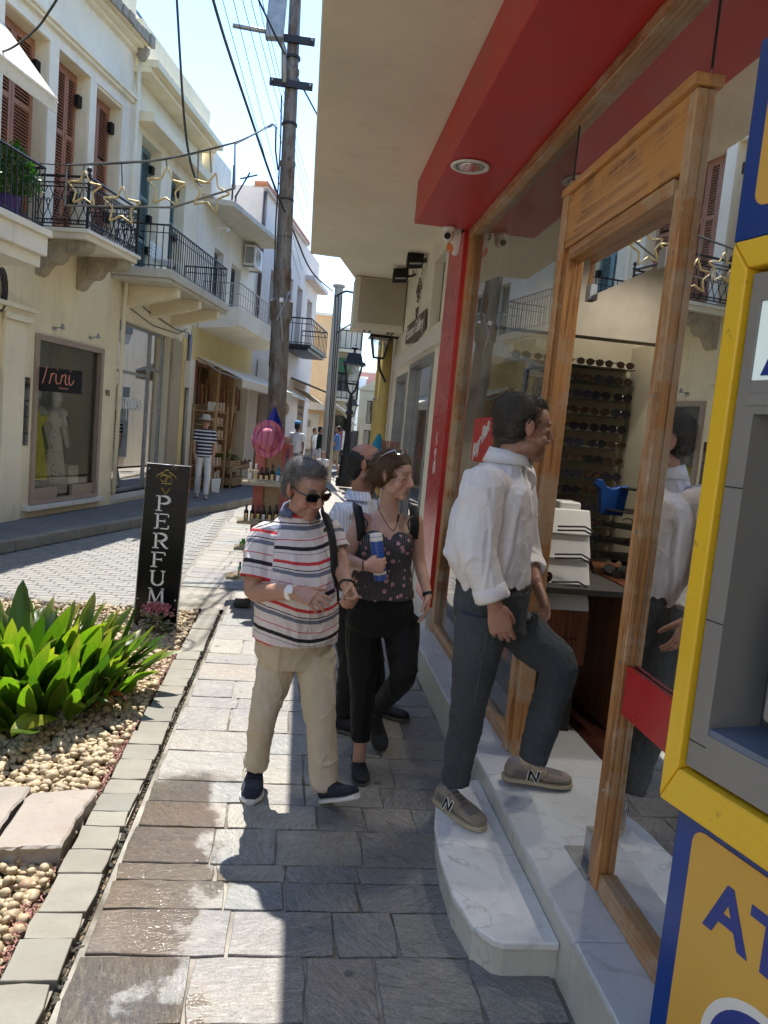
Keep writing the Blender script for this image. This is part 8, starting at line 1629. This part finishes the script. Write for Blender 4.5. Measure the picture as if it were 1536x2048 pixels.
# jeans
hR, hL = np.array(AY(962, 1250, 2.87)), np.array(AY(1030, 1245, 3.08)); kR, kL = np.array(AY(938, 1405, 2.88)), np.array(AY(1116, 1335, 3.0)); aR, aL = np.array(AY(911, 1560, 3.0)), np.array(AY(1065, 1518, 3.02))
b = MB(); loft(b, [(pel+V3(0, 0, .08), tx_*.160, tf*.145), (pel+V3(0, 0, .0), tx_*.165, tf*.152), (pel+V3(0, 0, -.09), tx_*.165, tf*.148), (hR*.5+hL*.5+V3(0, 0, -.02), tx_*.15, tf*.12)], 24, 4, 2.2)
limb(b, [hR+V3(0, 0, .05), hR, (hR+kR)/2, kR, (kR+aR)/2, aR], [.095, .102, .092, .074, .064, .060], 20, 4, open_end=.03); limb(b, [hL+V3(0, 0, .05), hL, (hL+kL)/2, kL, (kL+aL)/2, aL], [.095, .102, .096, .080, .070, .062], 20, 4, open_end=.03)
me = fuse(b, .005, 3); folds(me, .008, (9, 9, 7), 71, mask=lambda c: .5+.5*np.exp(-((c[:, 2]-.62)/.15)**2)+.7*np.exp(-((c[:, 2]-.28)/.1)**2)); folds(me, .003, (22, 22, 14), 72); jeans = put(me, 'jeans', M['denim'], m4)
seam = MB(); M['thread'] = simple('pale_seam_thread', (.10, .10, .09), .8)
for a_, k0, an in ((hR, kR, aR),):
    pts = [a_+V3(.0, -.102, .0), (a_+k0)/2+V3(.0, -.093, 0), k0+V3(0, -.076, 0), (k0+an)/2+V3(0, -.065, 0), an+V3(0, -.062, 0)]
    seam.tube([Vector(p) for (p,) in cat_([(p,) for p in pts], 6)], .0018, 4)
seam.build('seam', M['thread'], jeans)
blt = MB(); bc = pel+V3(0, 0, .055); vs = []
for k in range(30):
    a = 2*math.pi*k/30; 
    for z, o_ in ((-.016, 0), (.016, .0)): vs.append(tuple(bc+tx_*.166*math.cos(a)+tf*.155*math.sin(a)+V3(0, 0, z)))
blt.add(vs, [(2*k, 2*k+1, (2*k+3) % 60, (2*k+2) % 60) for k in range(30)]); o = blt.build('belt', M['strap'], jeans, True); sm = o.modifiers.new('t', 'SOLIDIFY'); sm.thickness = .005
M['suede'] = (M['shoe'], (.26, .215, .175), (.15, .14, .145)); M['gum'] = simple('tan_rubber_sole', (.42, .35, .24), .6)
g0, g1 = G(872, 1606, .135), G(966, 1664, .130); shoe(m4, (g0.x+.01, g0.y+.03, .131), (g1.x, g1.y, .130), M['suede'], M['gum'], lace=M['galv'], w_=.050, h=.078, logo_=(1, (1,)))
g0, g1 = G(1008, 1568, .25), G(1146, 1580, .25); shoe(m4, (g0.x, g0.y+.03, .262), (g1.x, g1.y+.03, .250), M['suede'], M['gum'], lace=M['galv'], w_=.050, h=.078, logo_=(1, (1,)))
hair(m4, hc4, HB4, 1.08, M['hair_g2'], [((0, -.034, .042), (.078, .094, .080)), ((0, -.054, -.010), (.076, .060, .062)), ((0, .010, .088), (.056, .050, .033))], 9500, .027, lambda p, nn, r_: HB4 @ Vector((r_.uniform(-.4, .4), .2+r_.uniform(-.6, .4), .4)), 6, .4, .0010, .5, keep=lambda L: (L[:, 2] > -.055)*(L[:, 1] < .09))
for s_ in (1,): sgm = MB(); P4 = lambda x, y, z: Vector(hc4)+HB4 @ Vector((x, y, z))*1.08; sgm.tube([P4(-.082, .03, .09), P4(-.085, -.0, .062), P4(-.083, -.025, .015)], .0022, 5); sgm.build('glasses_arm', M['gfr'], None, label='thin arm of glasses pushed into the hair of the person in the white shirt', cat='glasses')

# ------------------------------------------------------------------ small figures
def figure(base, h, yaw, top, legs, skinc, hairc, label, stride=.12, hat=None, shorts=False, arms=((.02, -.3, -.02), (.02, -.3, -.02)), voxel=.012, sit=False, stripes=None, skirt=False, grp=None):
    base = V3(*base); o = thing('person', tuple(base), label, 'person', grp); B = basis(yaw); sx_, f_ = np.array(B.col[0]), np.array(B.col[1]); k = h/1.72; u_ = V3(0, 0, 1); P = lambda x, y, z: base+sx_*x*k+f_*y*k+u_*z*k
    b = MB(); hc_ = P(0, .01, 1.60); head(b, tuple(hc_), B, k*1.02); loft(b, [(P(0, 0, 1.38), sx_*.1*k, f_*.07*k), (P(0, 0, 1.47), sx_*.05*k, f_*.05*k), (P(0, 0, 1.56), sx_*.045*k, f_*.05*k)], 12, 2)
    ends = []
    for sg, a_ in ((-1, arms[0]), (1, arms[1])):
        s0 = P(sg*.17, 0, 1.38); e_ = P(sg*.21, a_[0]*.4-.02, 1.10); w3 = P(sg*(.20+a_[2]), a_[0]+.02, 1.14+a_[1]); limb(b, [s0, e_, w3], [.042*k, .036*k, .026*k], 10, 3); hand(b, w3, w3-e_, tuple(-sx_*sg), 1, k*.95); ends.append((s0, e_, w3))
    ft = [P(-.08, -stride, .08), P(.08, stride, .08)]; kn = [P(-.09, -stride*.2+.03, .50), P(.09, stride*.6+.02, .50)]; hp = [P(-.085, 0, .88), P(.085, 0, .88)]
    for i in (0, 1): limb(b, [hp[i], kn[i], ft[i]], [.07*k, .05*k, .034*k], 10, 3)
    me = fuse(b, voxel*.75, 1); colattr(me, head_cols(co_of(me), tuple(hc_), B, k*1.02, skinc)); put(me, 'body', M['skin'], o)
    b = MB(); loft(b, [(P(0, 0, .86), sx_*.165*k, f_*.125*k), (P(0, 0, 1.05), sx_*.155*k, f_*.12*k), (P(0, 0, 1.25), sx_*.175*k, f_*.12*k), (P(0, 0, 1.40), sx_*.16*k, f_*.085*k), (P(0, 0, 1.46), sx_*.06*k, f_*.06*k)], 18, 3)
    for s0, e_, w3 in ends: limb(b, [s0, s0*.45+e_*.55], [.062*k, .060*k], 12, 3)
    me = fuse(b, voxel, 2); folds(me, .008, (8, 8, 4), 3)
    put(me, 'top', top, o)
    b = MB(); loft(b, [(P(0, 0, .96), sx_*.14*k, f_*.11*k), (P(0, 0, .85), sx_*.165*k, f_*.12*k)], 16, 2); en = .45 if shorts else 1.0
    for i in (0, 1):
        if shorts: limb(b, [hp[i], hp[i]*.25+kn[i]*.75], [.088*k, .08*k], 12, 3)
        else: limb(b, [hp[i], kn[i], ft[i]+u_*.03], [.086*k, .068*k, .06*k], 12, 3)
    me = fuse(b, voxel, 1); folds(me, .006, (9, 9, 6), 4); put(me, 'trousers', legs, o)
    for i in (0, 1): q = V3(ft[i][0], ft[i][1], base[2]); b = MB(); b.ell(q+f_*.05*k+u_*.03, (.045*k, .045*k, .035*k)); loft(b, [(q-f_*.06*k+u_*.025, sx_*.035*k, u_*.025), (q+f_*.06*k+u_*.03, sx_*.042*k, u_*.03), (q+f_*.17*k+u_*.02, sx_*.025*k, u_*.015)], 10, 2); b.build('shoe', M['gum'] if skirt else M['strap'], o, True)
    b = MB(); C_ = Vector(tuple(hc_)); b.ell(C_+B @ Vector((0, -.025, .045))*k, Vector((.083, .10, .085))*k, B, 14, 10); b.ell(C_+B @ Vector((0, -.055, -.01))*k, Vector((.075, .06, .07))*k, B, 12, 8); b.build('hair', hairc, o, True)
    if hat: q = C_+Vector((0, 0, .065*k)); MB().lathe(q, [(.165*k, -.01), (.15*k, 0), (.088*k, .01), (.082*k, .085*k), (.05*k, .10*k), (.01, .10*k)], 20).build('hat', hat, o, True); MB().lathe(q, [(.09*k, .008), (.088*k, .03*k)], 20).build('hat_band', M['strap'], o) if False else None
    return o
t = MT('navy_white_striped_knit'); sx = t.N('SeparateXYZ'); t.L(t.coord('World'), sx.inputs[0]); t.col(t.ramp(t.math('FRACT', t.math('MULTIPLY', sx.outputs[2], 14.5)), [(0, (.66, .66, .66)), (.36, (.012, .018, .05))], True)); t.set(Roughness=.85); M['nstripe'] = t.m
gB = G(402, 996, .12); wht_bag = simple('thin_white_bag', (.6, .6, .58), .6, 0, .1, 20, .8, 30, .01)

fw = figure((gB.x, gB.y, .126), 1.62, 12, M['nstripe'], cloth('white_linen', (.68, .68, .67)), (.48, .27, .19), M['hair_b'], 'person in navy striped top, white trousers and straw hat on the far pavement', .13, cloth('pale_straw', (.55, .50, .40)), skirt=True, voxel=.010)
sgw = sunglasses_on(fw, tuple(V3(gB.x, gB.y, .126)+np.array(basis(12).col[1])*.01+V3(0, 0, 1.60*1.62/1.72)), basis(12), .97); sane(sgw, 'dark sunglasses on the person in the straw hat', 'sunglasses')
q = Vector((gB.x+.27, gB.y+.05, .42)); MB().hexa([q+Vector(v) for v in ((-.07, -.04, -.16), (.07, -.04, -.17), (.06, .04, -.16), (-.06, .04, -.17), (-.09, -.02, .10), (.08, -.025, .08), (.09, .02, .11), (-.08, .02, .09))]).tube([q+Vector((-.05, 0, .08)), q+Vector((-.01, 0, .24)), q+Vector((.05, 0, .08))], .006, 5).build('shopping_bag', wht_bag, None, 30, label='white carrier bag beside the person in the straw hat', cat='bag')
wht = cloth('white_tee', (.66, .66, .66)); kk = M['hair_k']
p = AY(584, 995, 21); figure((p.x, 21, .121), 1.68, 160, wht, cloth('grey_shorts', (.22, .23, .25)), (.25, .13, .09), kk, 'person in white shirt and light blue cap walking away near the tall house', .1, grp=None)
o = bpy.data.objects.new('cap', MB().ell((p.x, 21, 1.80), (.10, .11, .07), nu=12, nv=8).mesh('cap', cloth('light_blue_cap', (.10, .28, .50)), True)); COL.objects.link(o); sane(o, 'light blue cap on the person walking away near the tall house', 'cap')
p = AY(633, 960, 27); figure((p.x, 27, .121), 1.62, 100, cloth('black_tee', (.012, .03, .02)), wht, (.4, .22, .16), kk, 'person in a black t-shirt standing by the bright shop', .12, arms=((.25, -.1, 0), (.1, -.3, 0)), voxel=.018)
p = AY(622, 960, 29); figure((p.x, 29, .121), 1.55, 60, wht, cloth('pale_jeans', (.3, .3, .32)), (.5, .3, .22), M['hair_b'], 'person in a white t-shirt half hidden behind the one in black', .1, shorts=True, voxel=.018)
p = AY(642, 960, 18.5); figure((p.x, 18.5, 0), 1.16, 10, wht, wht, (.46, .27, .2), M['hair_b'], 'small person in white standing in the sun, one hand raised to the face', .05, arms=((.15, .15, -.1), (.05, -.3, 0)), voxel=.015)
p = AY(668, 960, 26); figure((p.x, 26, .121), 1.70, -100, cloth('sky_blue_polo', (.12, .25, .55)), cloth('khaki_shorts', (.38, .33, .24)), (.45, .25, .18), kk, 'person in a sky blue shirt and khaki shorts in front of the clothes rails', .14, shorts=True, arms=((.2, -.15, 0), (.2, -.2, 0)), voxel=.015)
